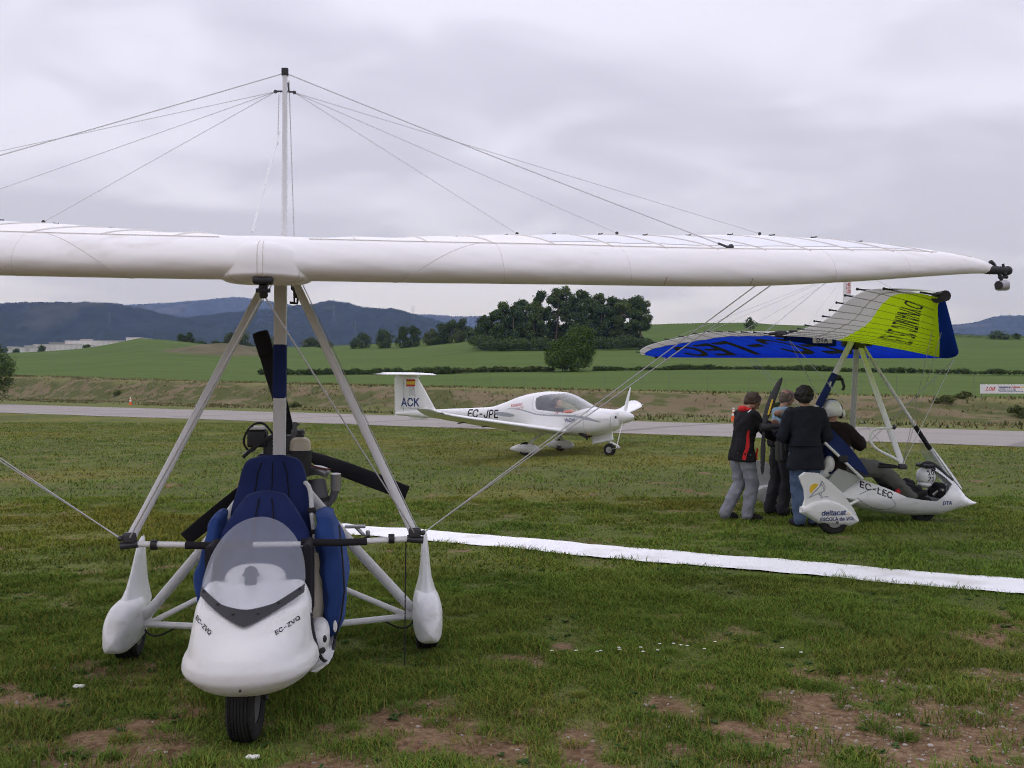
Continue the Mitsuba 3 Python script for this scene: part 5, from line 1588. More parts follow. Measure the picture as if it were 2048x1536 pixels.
psp = plane_spat()
for s, yy in ((-1, .18), (1, .22)):
    w_ = plane.part('wheel', moved(tyre(.17, .13, 4), [.95 * s, yy, .17]), 'tyre', smooth=35)
    plane.part('wheel_fairing', moved(psp, [.95 * s, yy, .0]), 'white_gelcoat', smooth=40, label='white teardrop wheel fairing')
    plane.part('gear_leg', tube([[.30 * s, -.02, .57], [.70 * s, .07, .40], [.93 * s, yy - .06, .26]], [.055, .05, .04], 12, .35, up=[0, 1, 0]), 'white_paint')
    plane.part('brake_disc', moved(rim(.075, .02), [.86 * s, yy, .15]), 'dark_metal', under=w_)
nwp = plane.part('wheel', moved(tyre(.155, .11, 4), [0, -1.74, .155]), 'tyre', smooth=35, label='bare black nose wheel')
plane.part('rim', moved(rim(.08, .10), [0, -1.74, .155]), 'grey_metal', under=nwp)
plane.part('nose_leg', [tube([[0, -1.36, .55], [0, -1.52, .45], [0, -1.98, .26]], [.035, .03, .024], 12), tube([[0, -1.98, .27], [0, -2.0, .20]], .022, 10)], 'white_paint', label='raked white nose leg')
plane.part('nose_fork', [bar([-.075, -2.0, .21], [-.075, -1.74, .155], .016, .04, .006), bar([.075, -2.0, .21], [.075, -1.74, .155], .016, .04, .006), bar([-.08, -2.0, .21], [.08, -2.0, .21], .05, .04, .01)], 'grey_metal')
# ------------------------------------------------------------------ people: local x to the person's right, y forward, z up
mat('skin', (0.42, 0.24, 0.165), 0.55)
pmat('hair_brown', lambda p, n, uv: mix((0.030, 0.020, 0.013), (0.085, 0.058, 0.038), noise(p.x * 120, p.y * 120, p.z * 50)), 0.6)
pmat('hair_black', lambda p, n, uv: mix((0.006, 0.005, 0.005), (0.028, 0.022, 0.020), noise(p.x * 90, p.y * 90, p.z * 60)), 0.55)
pmat('hair_grey', lambda p, n, uv: mix((0.10, 0.075, 0.055), (0.20, 0.155, 0.12), noise(p.x * 120, p.y * 120, p.z * 60)), 0.6)


def cloth(name, a, b, sc=0.012):
    base = {'type': 'principled', 'base_color': proc(lambda p, n, uv: mix(a, b, fbm(p.x * 6, p.y * 6, p.z * 8, 3))), 'roughness': 0.9, 'sheen': 0.3, 'specular': 0.2}
    scene[name] = {'type': 'twosided', 'bsdf': {'type': 'bumpmap', 'nested': base, 'tex': proc(lambda p, n, uv: fbm(p.x * 11 + 3 * p.z, p.y * 11, p.z * 7, 3), eps=4e-3), 'scale': sc}}


cloth('jacket_black', (0.010, 0.009, 0.010), (0.018, 0.016, 0.018))
cloth('jacket_navy', (0.012, 0.014, 0.020), (0.022, 0.024, 0.034))
cloth('jacket_brown', (0.016, 0.010, 0.009), (0.030, 0.020, 0.017))
cloth('jeans_grey', (0.17, 0.18, 0.21), (0.29, 0.30, 0.34), 0.02)
cloth('jeans_blue', (0.055, 0.085, 0.155), (0.11, 0.16, 0.26), 0.02)
cloth('trousers_dark', (0.026, 0.026, 0.030), (0.055, 0.055, 0.060), 0.02)
cloth('trousers_grey', (0.085, 0.085, 0.075), (0.125, 0.125, 0.11), 0.02)
cloth('shirt_blue', (0.20, 0.33, 0.42), (0.27, 0.41, 0.50))
cloth('collar_red', (0.48, 0.02, 0.025), (0.58, 0.03, 0.03))
cloth('shoe_dark', (0.018, 0.016, 0.016), (0.035, 0.030, 0.028))
mat('eye_dark', (0.02, 0.015, 0.012), 0.2)


def hullb(*balls):
    return m3.Manifold.batch_hull([m3.Manifold.sphere(r, 12).translate(list(map(float, p))) for p, r in balls])


def blob(bones, length=0.03, it=8, cut=None):
    u = m3.Manifold.batch_boolean([hullb(*b) for b in bones], m3.OpType.Add)
    for nrm, off in cut or ():
        u = u.trim_by_plane(nrm, off)
    m = tm(u.refine_to_length(length))
    m.merge_vertices()
    trimesh.smoothing.filter_taubin(m, iterations=it)
    return m


def hand(w, d, nrm, curl, side, closed=0.6):
    """Palm and five separate fingers: w wrist, d pointing direction, nrm the palm's facing, curl in radians per joint."""
    d = A(*d) / np.linalg.norm(d)
    nrm = A(*nrm) - d * (A(*nrm) @ d)
    nrm /= np.linalg.norm(nrm)
    s = np.cross(nrm, d) * side
    w = A(*w)
    out = [[(w, .026), (w + d * .03 + s * .018, .019), (w + d * .03 - s * .018, .019)],
           [(w + d * .03 + s * .020, .017), (w + d * .03 - s * .022, .016), (w + d * .085 + s * .030, .014), (w + d * .085 - s * .030, .013)]]
    for k, (o, L) in enumerate(((.030, .074), (.010, .082), (-.010, .076), (-.029, .060))):
        p, a = w + d * .086 + s * o, curl * (0.8 + 0.1 * k)
        t = 0.0
        for f, r in ((.45, .0095), (.32, .0088), (.23, .008)):
            t += a
            q = p + (d * math.cos(t) + nrm * math.sin(t)) * L * f
            out.append([(p, r), (q, r * .92)])
            p = q
    p = w + d * .028 + s * .026
    for ang, L, r in ((0.9, .040, .0125), (0.55, .034, .0105), (0.3, .026, .009)):
        q = p + (d * math.cos(ang) + s * math.sin(ang) + nrm * 0.5 * closed) / np.linalg.norm(d * math.cos(ang) + s * math.sin(ang) + nrm * 0.5 * closed) * L
        out.append([(p, r), (q, r * .93)])
        p = q
    return out


def rot(axis, deg, about=(0, 0, 0)):
    return trimesh.transformations.rotation_matrix(math.radians(deg), axis, about)


class Figure:
    J = dict(hipR=(.088, 0, .92), hipL=(-.088, 0, .92), kneeR=(.10, .03, .50), kneeL=(-.10, .03, .50), ankR=(.10, -.03, .09), ankL=(-.10, -.03, .09), toeR=(.125, .15, .035), toeL=(-.125, .15, .035),
             shR=(.185, -.01, 1.425), shL=(-.185, -.01, 1.425), elR=(.245, -.04, 1.13), elL=(-.245, -.04, 1.13), wrR=(.235, .09, .90), wrL=(-.235, .09, .90))

    def __init__(self, label, M, scale=1.0, lean=0.0, twist=0.0, nod=0.0, turn=0.0, joints=None, curl=0.35, pelvis=(0, 0, 0), group=None, hair='hair_brown', hairlen=0, bald=False, eyes=True):
        self.j = {k: A(*v) for k, v in {**self.J, **(joints or {})}.items()}
        self.M = M @ np.diag([scale, scale, scale, 1.0])
        self.lean, self.twist = lean, twist
        self.p = A(*pelvis)
        self.t = Thing('person', label, 'person', self.M, group=group)
        up = lambda v: A(*v) + self.p
        self.torso = [[(up((.085, 0, .95)), .098), (up((-.085, 0, .95)), .098), (up((.065, 0, 1.10)), .092), (up((-.065, 0, 1.10)), .092)],
                      [(up((.065, 0, 1.10)), .092), (up((-.065, 0, 1.10)), .092), (up((.095, 0, 1.29)), .105), (up((-.095, 0, 1.29)), .105)],
                      [(up((.095, 0, 1.29)), .105), (up((-.095, 0, 1.29)), .105), (up((.155, -.01, 1.405)), .062), (up((-.155, -.01, 1.405)), .062), (up((0, -.02, 1.45)), .06)]]
        for k in ('shR', 'shL', 'elR', 'elL', 'wrR', 'wrL'):
            self.j[k] = self.j[k] + self.p
        j = self.j
        self.arms = [[(j['sh' + s], .058), (j['el' + s], .044)] for s in 'RL'] + [[(j['el' + s], .043), (j['wr' + s], .029)] for s in 'RL']
        self.legs = [[(j['hip' + s] + self.p, .092), (j['knee' + s], .060)] for s in 'RL'] + [[(j['knee' + s], .060), (j['ank' + s], .040)] for s in 'RL']
        self.feet = [[(j['ank' + s], .042), (j['ank' + s] + (j['toe' + s] - j['ank' + s]) * -.12 - A(0, 0, .045), .034), (j['toe' + s], .032)] for s in 'RL']
        hc = up((0, .02, 1.645))
        self.hc = hc
        self.headM = rot([0, 0, 1], turn, hc) @ rot([1, 0, 0], -nod, hc + A(0, -.03, -.09))
        hd = lambda v: hc + A(*v)
        self.skull = [(hd((0, -.025, .018)), .090), (hd((0, .030, .025)), .078), (hd((.030, 0, 0)), .064), (hd((-.030, 0, 0)), .064)]
        head = [self.skull, [(hd((0, .03, .0)), .072), (hd((0, .062, -.075)), .032), (hd((.035, .02, -.06)), .034), (hd((-.035, .02, -.06)), .034)],
                [(hd((0, .095, .005)), .010), (hd((0, .118, -.032)), .013), (hd((0, .10, -.035)), .015)],
                [(hd((0, .088, -.062)), .016), (hd((.016, .085, -.062)), .010), (hd((-.016, .085, -.062)), .010)],
                [(hd((.085, -.008, .01)), .012), (hd((.088, -.015, -.025)), .010), (hd((.085, -.022, .015)), .011)], [(hd((-.085, -.008, .01)), .012), (hd((-.088, -.015, -.025)), .010), (hd((-.085, -.022, .015)), .011)]]
        head = [[(self._h(p), r) for p, r in b] for b in head]
        neck = [[(up((0, -.025, 1.43)), .058), (self._h(hd((0, -.02, -.06))), .055)]]
        fing = []
        for s, sd in (('R', 1), ('L', -1)):
            d = j['wr' + s] - j['el' + s]
            nrm = A(-sd, 0, 0) if abs(d[0]) < 0.7 * np.linalg.norm(d) else A(0, 0, -1)
            c = curl[s] if isinstance(curl, dict) else curl
            fing += hand(j['wr' + s], d, nrm, c, sd if abs(nrm[0]) > .5 else sd)
        m = blob(self.torso + self.arms + self.legs + neck + head + self.feet + fing, 0.020, 6)
        self.t.part('body', self.bend(m), 'skin', smooth=True)
        if eyes:
            for s in (-1, 1):
                self.t.part('eye', self.bend(ball(self._h(hd((.032 * s, .094, .008))), .011, 1)), 'eye_dark', smooth=True)
        if hair:
            h = blob([[(self._h(p + (A(0, 0, -.012) if bald else A(0, -.004, .004))), r + (.006 if bald else .013 + hairlen)) for p, r in self.skull]] + ([[(self._h(hd((0, -.055, -.05))), .062 + hairlen), (self._h(hd((0, -.03, .02))), .085)]] if not bald else [[(self._h(hd((0, -.055, -.045))), .060), (self._h(hd((0, -.03, 0))), .085)]]), 0.016, 2)
            v = (np.c_[h.vertices, np.ones(len(h.vertices))] @ np.linalg.inv(self.headM).T)[:, :3] - hc
            h.vertices = h.vertices + helix_noise(h.vertices, 30, .006 + hairlen * .5, 3)[:, None] * h.vertex_normals
            man_ = man(h)
            R_ = self.headM[:3, :3]
            for nrm, o in (((0, -1.0, .62), -.022), ((0, -.35, 1.0), -.072)):
                nn = A(*nrm) / np.linalg.norm(nrm)
                w = R_ @ nn
                man_ = man_.trim_by_plane(list(map(float, w)), float(w @ self._h(hc) + o))
            if bald:
                w = R_ @ A(0, -.25, -1) / np.linalg.norm([.25, 1])
                man_ = man_.trim_by_plane(list(map(float, w)), float(w @ self._h(hc) - .062))
            self.t.part('hair', self.bend(tm(man_)), hair, smooth=50)

    def _h(self, p):
        return (self.headM @ np.r_[np.asarray(p, float), 1])[:3]

    def bend(self, m):
        if not (self.lean or self.twist):
            return m
        m = m.copy()
        v = m.vertices - self.p
        k = np.clip((v[:, 2] - .86) / .30, 0, 1)
        k = k * k * (3 - 2 * k)
        a, b = np.radians(self.lean) * k, np.radians(self.twist) * k
        x, y = v[:, 0] * np.cos(b) - v[:, 1] * np.sin(b), v[:, 0] * np.sin(b) + v[:, 1] * np.cos(b)
        z = v[:, 2] - .94
        v = np.stack([x, y * np.cos(a) + z * np.sin(a), z * np.cos(a) - y * np.sin(a) + .94], 1)
        m.vertices = v + self.p
        return m

    def jacket(self, m, hem=.80, grow=.022, flare=.03, name='jacket', arms=True, sleeve=1.0, collar=True, it=7):
        up = lambda v: A(*v) + self.p
        b = [[(p, r + grow) for p, r in q] for q in self.torso]
        b.append([(up((.10, 0, hem)), .105 + flare), (up((-.10, 0, hem)), .105 + flare), (up((.075, 0, 1.10)), .095 + grow), (up((-.075, 0, 1.10)), .095 + grow)])
        j = self.j
        for s in 'RL' if arms else '':
            b.append([(j['sh' + s], .062 + grow), (j['el' + s] if sleeve > .5 else j['sh' + s] + (j['el' + s] - j['sh' + s]) * sleeve * 2, .050 + grow)])
            if sleeve > .5:
                b.append([(j['el' + s], .050 + grow), (j['el' + s] + (j['wr' + s] - j['el' + s]) * (2 * sleeve - 1) * .97, .036 + grow * .7)])
        if collar:
            b.append([(up((0, -.03, 1.47)), .070), (up((0, -.03, 1.42)), .085)])
        g = blob(b, .025, it, cut=[([0.0, 0.0, 1.0], float(hem + self.p[2]))])
        g.vertices = g.vertices + (helix_noise(g.vertices, 8, .020, 5) + helix_noise(g.vertices * A(1, 1, 2.2), 17, .008, 2))[:, None] * g.vertex_normals
        return self.t.part(name, self.bend(g), m, smooth=45)

    def trousers(self, m, grow=.018, cuff=.05, it=6):
        j = self.j
        b = [[(j['hip' + s] + self.p, .098 + grow), (j['knee' + s], .066 + grow)] for s in 'RL'] + [[(j['knee' + s], .066 + grow), (j['ank' + s] + A(0, 0, -.01), .056 + grow)] for s in 'RL']
        b.append([(A(.085, 0, .95) + self.p, .103), (A(-.085, 0, .95) + self.p, .103), (A(.07, 0, 1.04) + self.p, .10), (A(-.07, 0, 1.04) + self.p, .10)])
        g = blob(b, .025, it)
        g.vertices = g.vertices + (helix_noise(g.vertices * A(1, 1, 1.4), 10, .020, 8) + helix_noise(g.vertices * A(1, 1, 2.5), 22, .007, 3))[:, None] * g.vertex_normals
        return self.t.part('trousers', self.bend(g), m, smooth=45)

    def shoes(self, m):
        for s, q in zip('RL', self.feet):
            self.t.part('shoe', blob([[(p, r + .012) for p, r in q]], .02, 3), m, smooth=45)


def standing(px, foot_py, yaw):
    y = 2000 * CAM_H / (foot_py - 768)
    x = (px - 1024) / 2000 * y
    return frame(x, y, float(ground_height(x, y)) * 0.7 + .01, yaw)


# man in the black and red jacket, leaning to the propeller
f1 = Figure('man in black jacket with red collar and side stripes, holding the propeller', standing(1484, 1042, -74), 0.985, lean=9, nod=26, turn=0, hair='hair_brown', curl={'R': .75, 'L': .7},
            joints=dict(kneeR=(.10, .10, .50), ankR=(.10, .02, .09), toeR=(.12, .20, .035), kneeL=(-.10, .02, .49), ankL=(-.11, -.20, .10), toeL=(-.13, -.03, .035),
                        elR=(.22, .20, 1.22), wrR=(.12, .40, 1.17), elL=(-.20, .22, 1.26), wrL=(-.08, .40, 1.36)))
jk = f1.jacket('jacket_black', hem=.80, grow=.022, flare=.030)
f1.trousers('jeans_grey', .024)
f1.shoes('shoe_dark')
f1.t.part('collar', f1.bend(blob([[(A(.05, -.075, 1.495), .045), (A(-.05, -.075, 1.495), .045)], [(A(.085, -.03, 1.485), .042), (A(.065, .085, 1.42), .034)], [(A(-.085, -.03, 1.485), .042), (A(-.065, .085, 1.42), .034)]], .02, 3)), 'collar_red', under=jk, smooth=True, label='red stand-up collar')
jm = tm([trimesh.Trimesh(*[np.asarray(q) for q in (meshkit.WRITTEN[scene[jk]['filename']][0], meshkit.WRITTEN[scene[jk]['filename']][1])], process=False)])


def on_cloth(fig, base, pts2, width, name, m, direction, label=None):
    """A ribbon laid on the cloth along points given in the person's frame."""
    p = (np.c_[np.array(pts2, float), np.ones(len(pts2))] @ fig.M.T)[:, :3]
    d = fig.M[:3, :3] @ A(*direction)
    d /= np.linalg.norm(d)
    t = np.gradient(p, axis=0)
    s = np.cross(t, d)
    s /= np.linalg.norm(s, axis=1, keepdims=True)
    w = np.broadcast_to(np.asarray(width, float), (len(p),))[:, None]
    v = np.concatenate([p - d * .4 - s * w / 2, p - d * .4 + s * w / 2])
    n = len(p)
    f = grid_faces(2, n)
    tri = jm.triangles
    hits = mi_ray(tri, v, d)
    v2 = v + d * (hits[:, None] - .006)
    fig.t.part(name, trimesh.Trimesh(np.vstack([v2, v2 + d * .004]), np.vstack([f, f[:, ::-1] + 2 * n]), process=False), m, under=base, smooth=True, M=np.eye(4), label=label)


def mi_ray(tri, o, d):
    out = cast(np.asarray(tri), o, d)
    out[np.isnan(out)] = np.nanmedian(out)
    return out


bz = np.linspace(.83, 1.22, 14)
lean_ = lambda z: .23 * max(0, z - .9)
on_cloth(f1, jk, [[.0, -.085 + lean_(z) + .03 * math.sin((z - .83) * 8), z] for z in bz], np.interp(bz, [.83, 1.05, 1.22], [.034, .045, .02]), 'side_stripe', 'collar_red', [-1, .0, 0], 'red stripe down the jacket side')
on_cloth(f1, jk, [[.0, .135 + lean_(z) * .6, z] for z in np.linspace(.82, .98, 8)], .022, 'side_stripe', 'collar_red', [-1, .0, 0])
on_cloth(f1, jk, [[.10, .06 + k * .012, 1.405 - k * .02] for k in range(4)], .045, 'shoulder_patch', 'white_paint', [-.5, .45, -.75], 'small white shoulder patch')

# man in the light blue shirt behind the propeller
f2 = Figure('balding man in light blue t-shirt and dark trousers standing behind the propeller', standing(1562, 1033, -80), 0.99, lean=5, nod=6, turn=10, hair='hair_grey', bald=True, curl={'R': .4, 'L': .4},
            joints=dict(kneeR=(.11, .05, .50), kneeL=(-.11, -.02, .50), ankL=(-.13, -.12, .09), toeL=(-.17, .05, .035), elR=(.30, -.24, 1.40), wrR=(.26, .02, 1.46), elL=(-.24, .10, 1.17), wrL=(-.16, .32, 1.18)))
sh = f2.jacket('shirt_blue', hem=.93, grow=.020, flare=.012, name='shirt', sleeve=.36, collar=False)
f2.trousers('trousers_dark', .022)
f2.shoes('shoe_dark')
f2.t.part('waist_bag', f2.bend(box([.02, -.115, 1.06], [.27, .13, .24], .05)), 'black_fabric', smooth=45, label='black bag worn at the back of the waist')
f2.t.part('belt', f2.bend(blob([[(A(.085, 0, .985), .122), (A(-.085, 0, .985), .122)]], .03, 2, cut=[([0., 0., 1.], .955), ([0., 0., -1.], -1.005)])), 'black_fabric', smooth=45)

# man in the navy jacket, back to the viewer
f3 = Figure('dark haired man in long navy jacket and blue jeans standing with his back turned', standing(1611, 1053, 4), 1.012, lean=2, nod=10, turn=-8, hair='hair_black', hairlen=.018, curl=.5,
            joints=dict(kneeR=(.10, .03, .50), kneeL=(-.10, .02, .50), ankL=(-.09, -.05, .09), elR=(.285, .02, 1.13), wrR=(.17, .24, 1.04), elL=(-.285, .03, 1.13), wrL=(-.13, .25, 1.07)))
jk3 = f3.jacket('jacket_navy', hem=.715, grow=.026, flare=.040)
f3.trousers('jeans_blue', .024)
f3.shoes('shoe_dark')
f3.t.part('jacket_vent', f3.bend(tube([[.0, -.175, .72], [.0, -.172, .95]], .006, 6)), 'black_fabric', under=jk3)
f3.t.part('waist_seam', f3.bend(blob([[(A(.085, -.0, 1.02), .150), (A(-.085, -.0, 1.02), .150)]], .03, 2, cut=[([0., 0., 1.], 1.012), ([0., 0., -1.], -1.026)])), 'jacket_navy', under=jk3, smooth=45)


def helmet_on(fig, mname='white_gelcoat'):
    hc, R_ = fig.hc, fig.headM
    sh_ = ball([0, 0, 0], 1, 4)
    v = sh_.vertices * A(.128, .150, .142) + A(0, -.012, .030)
    m = trimesh.Trimesh(v, sh_.faces, process=False)
    mm = man(m)
    mm = mm.trim_by_plane([0., -.93, .37], float(-.048)).trim_by_plane([0., 0., 1.], -.055)
    m = tm(mm)
    m.apply_transform(R_ @ trimesh.transformations.translation_matrix(hc))
    h = fig.t.part('helmet', fig.bend(m), mname, smooth=50, label='white helmet with ear defenders')
    band = [hc + A(0, .145 * math.cos(a) - .012, .03 + .153 * math.sin(a)) for a in np.linspace(.3, 2.8, 20)]
    for s in (-1, 1):
        muff = ball([0, 0, 0], [.034, .050, .060], 3)
        muff.apply_translation(hc + A(.150 * s, -.0, -.015))
        muff.apply_transform(R_)
        fig.t.part('ear_defender', fig.bend(muff), mname, under=h, smooth=True)
        pad = ball([0, 0, 0], [.022, .056, .066], 3)
        pad.apply_translation(hc + A(.118 * s, 0, -.015))
        pad.apply_transform(R_)
        fig.t.part('ear_pad', fig.bend(pad), 'black_rubber', under=h, smooth=True)
        arm = tube([hc + A(.155 * s, 0, .03), hc + A(.150 * s, -.01, .085), hc + A(.115 * s, -.015, .115)], .010, 8)
        arm.apply_transform(R_)
        fig.t.part('ear_arm', fig.bend(arm), 'black_plastic', under=h)
    bandm = tube([hc + A(.134 * math.cos(a), -.02, .036 + .146 * math.sin(a)) for a in np.linspace(.55, np.pi - .55, 22)], .009, 8)
    bandm.apply_transform(R_)
    fig.t.part('head_band', fig.bend(bandm), 'grey_plastic', under=h)
    return h


# ------------------------------------------------------------------ second trike: local nose towards -y (right in the picture), near side -x
M2 = frame(4.2, 13.1, 0.0, 95)
tk = Thing('trike_aircraft', 'white trike ultralight with blue and lime wing and a helmeted pilot aboard', 'ultralight trike', M2)
MW2 = M2 @ frame(0, 0, -0.055, 0, 0, 1.2)
def sailcloth(name, rgb):
    scene[name] = {'type': 'principledthin', 'base_color': proc(lambda p, n, uv: mix(rgb, tuple(.88 * v for v in rgb), fbm(p.x * 2, p.y * 2, p.z * 2, 3))), 'roughness': 0.6, 'diff_trans': 1.1, 'spec_trans': 0.0}


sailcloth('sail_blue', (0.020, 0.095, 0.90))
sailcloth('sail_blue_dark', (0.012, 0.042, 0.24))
sailcloth('sail_top', (0.94, 0.94, 0.93))
sailcloth('sail_lime', (0.70, 0.95, 0.018))
sailcloth('sail_grey', (0.84, 0.82, 0.79))
mat('seam_mid', (0.22, 0.22, 0.21), 0.8)
mat('seam_dark', (0.06, 0.08, 0.09), 0.8)
V = FlexWing(5.0, -1.75, 2.9, [0, .3, .5, .8, .92, 1.0], [2.175, 2.235, 2.285, 2.375, 2.42, 2.455], [.255, .245, .23, .165, .11, .05], [2.42, 1.80, 1.38, .88, .62, .28], [.085, .075, .085, .15, .17, .12], camber=.03, front=.16, slope2=[.085, .17, .225, .21, .16, .10])
w2 = tk.part('wing', [V.skin(-5, 0, 0.13, 1, 1, 60, 20), V.skin(0, 5, 0.13, 1, 1, 60, 20)], 'sail_top', M=MW2, smooth=True, label='flex wing sail, blue on the far half and lime green on the near half')
for (xa, xb) in ((-5, 0), (0, 5)):
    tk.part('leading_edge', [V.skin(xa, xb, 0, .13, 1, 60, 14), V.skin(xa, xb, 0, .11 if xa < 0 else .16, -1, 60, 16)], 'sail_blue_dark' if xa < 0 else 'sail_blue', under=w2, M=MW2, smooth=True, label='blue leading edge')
tk.part('sail_panel', V.skin(-5, 0, .11, .68, -1, 70, 18), 'sail_lime', under=w2, M=MW2, smooth=True, label='lime green underside of the near half')
tk.part('sail_panel', V.skin(-5, 0, .68, 1, -1, 70, 14), 'sail_grey', under=w2, M=MW2, smooth=True, label='grey trailing strip of the near half')
tk.part('sail_panel', V.skin(0, 5, .16, .80, -1, 70, 20), 'sail_blue', under=w2, M=MW2, smooth=True, label='bright blue underside of the far half')
tk.part('sail_panel', V.skin(0, 5, .80, 1, -1, 70, 10), 'sail_grey', under=w2, M=MW2, smooth=True)
for sgn in (-1, 1):
    for i, x in enumerate((np.linspace(.0, 1, 12) ** 1.15 * 4.5 + .32)):
        tk.part('batten', V.line(x * sgn, .69 if sgn < 0 else .80, x * sgn, 1.0, -1, .0035, 14, .002), 'seam_mid', under=w2, M=MW2)
        q = V.surf(x * sgn, 1.0, -1)
        tk.part('batten_tip', [tube([q + A(0, -.16, .0), q + A(0, .02, .006), q + A(0, .06, .012)], [.008, .008, .008], 6), ball(q + A(0, .065, .012), .013, 1)], 'black_plastic', under=w2, M=MW2)
    for i, x in enumerate((np.linspace(.0, 1, 12) ** 1.15 * 4.5 + .32)):
        tk.part('seam', V.line(x * sgn, .15, x * sgn, .68 if sgn < 0 else .79, -1, .003, 14, .001), 'seam_dark', under=w2, M=MW2)
    tk.part('seam', V.line(.1 * sgn, .82, 4.8 * sgn, .80, -1, .004, 40, .002), 'seam_thread', under=w2, M=MW2)
    tq = V.surf(5.0 * sgn, .0, 1)
    tk.part('tip_fitting', [tube([tq - A(.12 * sgn, 0, 0), tq + A(.03 * sgn, .0, 0)], .045, 12), tube([tq, tq + A(0, .20, .03)], .008, 8)], 'black_plastic', under=w2, M=MW2)


def wing_text(s, x, sc, h, shear=0.0, bold=True):
    m = text(s, h, bold, .002)
    m = m.subdivide_to_size(h / 5, max_iter=8)
    c = float(V.chord(abs(x) / 5.0))
    v = m.vertices
    X = x + v[:, 0] + shear * v[:, 1]
    S = sc - v[:, 1] / c - (np.abs(X) - abs(x)) * V.sweep / 5 / c * 0.0
    P = V.surf(X, np.clip(S, 0, 1), -1)
    P[:, 2] -= .010 + v[:, 2]
    return trimesh.Trimesh(P, m.faces, process=False)


tk.part('lettering', wing_text('DYNAMIC 15 430', -2.75, .40, .28, .12, False), 'letter_black', under=w2, M=MW2, label='black lettering on the lime sail')
tk.part('registration', wing_text('EC-LEC', 2.45, .47, .60, .10), 'letter_black', under=w2, M=MW2, label='registration EC-LEC on the blue sail')
kz = lambda y: 2.33 + .085 * (y + 1.7)
tk.part('keel_tube', tube([[0, -1.7, kz(-1.7)], [0, .72, kz(.72)]], .028, 14), 'tube_white', M=MW2)
kpk = tk.part('keel_pocket', loft([np.stack([.05 * np.r_[1, 1, -1, -1], np.full(4, y), np.r_[z1, z0, z0, z1]], 1) for y, z0, z1 in ((-.05, 2.37, 2.46), (.1, 2.37, 2.48), (.62, 2.455, 2.545))]), 'sail_blue_dark', M=MW2)
tk.part('label_plate', box([-.056, .14, 2.447], [.006, .26, .075]), 'shed_wall', under=kpk, M=MW2)
dm = text('DTA', .055, True, .003)
dm.apply_transform(place([-.062, .145, 2.447], [0, -1, 0], [0, 0, 1]))
tk.part('lettering', dm, 'letter_blue', under=kpk, M=MW2, label='small blue lettering on the keel pocket')
tk.part('keel_fitting', [box([0, .68, 2.53], [.10, .14, .09], .02), box([0, .52, 2.56], [.07, .10, .05], .015), tube([[0, .75, 2.54], [0, .84, 2.53]], .02, 8)], 'black_plastic', M=MW2)
kp2 = tk.part('king_post', bar([0, -.20, 2.45], [0, -.235, 3.45], .045, .105, .02), 'tube_white', M=MW2, label='flat white king post')
dm = text('DTA', .05, True, .003)
dm.apply_transform(place([-.026, -.232, 3.14], [0, .05, 1], [0, 1, -.05]))
tk.part('lettering', dm, 'red_paint', under=kp2, M=MW2)


def wire2(a, b, r=.003, m='steel_cable'):
    wire(a, b, r, m, 0, MW2, tk)


ktop = A(0, -.235, 3.45)
for sgn in (-1, 1):
    wire2(ktop, V.surf(2.9 * sgn, .14, 1), .0035)
    for x in (1.2, 2.3, 3.6):
        wire2(A(0, -.23, 3.36), V.surf(x * sgn, .98, 1), .002)
    c = A(.75 * sgn, -.585, .835)
    dt2 = tk.part('downtube', bar(c + A(0, 0, .02), [.05 * sgn, -.37, 2.37], .034, .078, .015), 'tube_white', M=MW2, label='white flat-sided downtube of the control frame')
    tk.part('corner_bracket', [box(c, [.07, .09, .07], .015), ball(c + A(0, -.045, -.01), .024, 1)], 'dark_metal', under=dt2, M=MW2)
    wire2(c, [0, -1.68, 2.20], .004)
    wire2(c, [0, .58, 2.47], .004)
    for o in (-.05, .05):
        wire2(c, V.surf(2.95 * sgn, .13, -1) + A(0, o, 0), .003)
    tk.part('speed_bar_end', tube(curve([c + A(0, .0, .0), c + A(0, .30, .205), c + A(0, .41, .345), c + A(0, .39, .43), c + A(0, .28, .475), c + A(-.01 * sgn, .10, .49)], 36), .0165, 10), 'white_paint', M=MW2, label='bent white tube on the control frame corner')
    tk.part('clamp', tube([c + A(0, .085, .48), c + A(0, .115, .50)], .03, 10), 'dark_metal', M=MW2)
cb2 = tk.part('control_bar', tube([[-.75, -.585, .825], [.75, -.585, .825]], .016, 12), 'white_paint', M=MW2)
tk.part('foam_grip', tube([[-.62, -.585, .825], [.62, -.585, .825]], .021, 12), 'black_foam', under=cb2, M=MW2)
tk.part('bar_end_tube', [tube([[-.75, -.585, .825], [-.74, -.28, .835]], .018, 10)], 'black_foam', under=cb2, M=MW2)
tk.part('apex_bracket', [box([0, -.36, 2.37], [.16, .14, .08], .02), tube([[0, -.55, 2.41], [0, -.15, 2.40]], .035, 10), box([0, -.25, 2.33], [.05, .06, .12], .015)], 'dark_metal', M=MW2)

# mast, front strut
mast2 = tk.part('mast', bar([0, .50, .95], [0, -.29, 2.44], .06, .075, .015), 'tube_white', label='raked white mast')
tk.part('sleeve', bar([0, .195, 1.525], [0, -.035, 1.955], .078, .092, .02), 'navy_fabric', under=mast2, label='navy padded mast sleeve')
tk.part('label_plate', box([-.042, .045, 1.80], [.005, .03, .10]), 'shed_wall', under=mast2)
tk.part('strap', [box([0, -.06, 1.90], [.09, .10, .07], .02), tube([[-.05, -.10, 1.9], [-.06, -.13, 1.78], [-.05, -.11, 1.74]], .02, 8)], 'black_plastic', under=mast2)
fs2 = tk.part('front_strut', tube([[0, -.36, 2.40], [0, -1.64, .50]], .022, 12), 'tube_white', label='long white front strut down to the nose')
tk.part('foam_sleeve', tube([[0, -1.12, 1.27], [0, -1.33, .96]], .030, 12), 'black_foam', under=fs2)

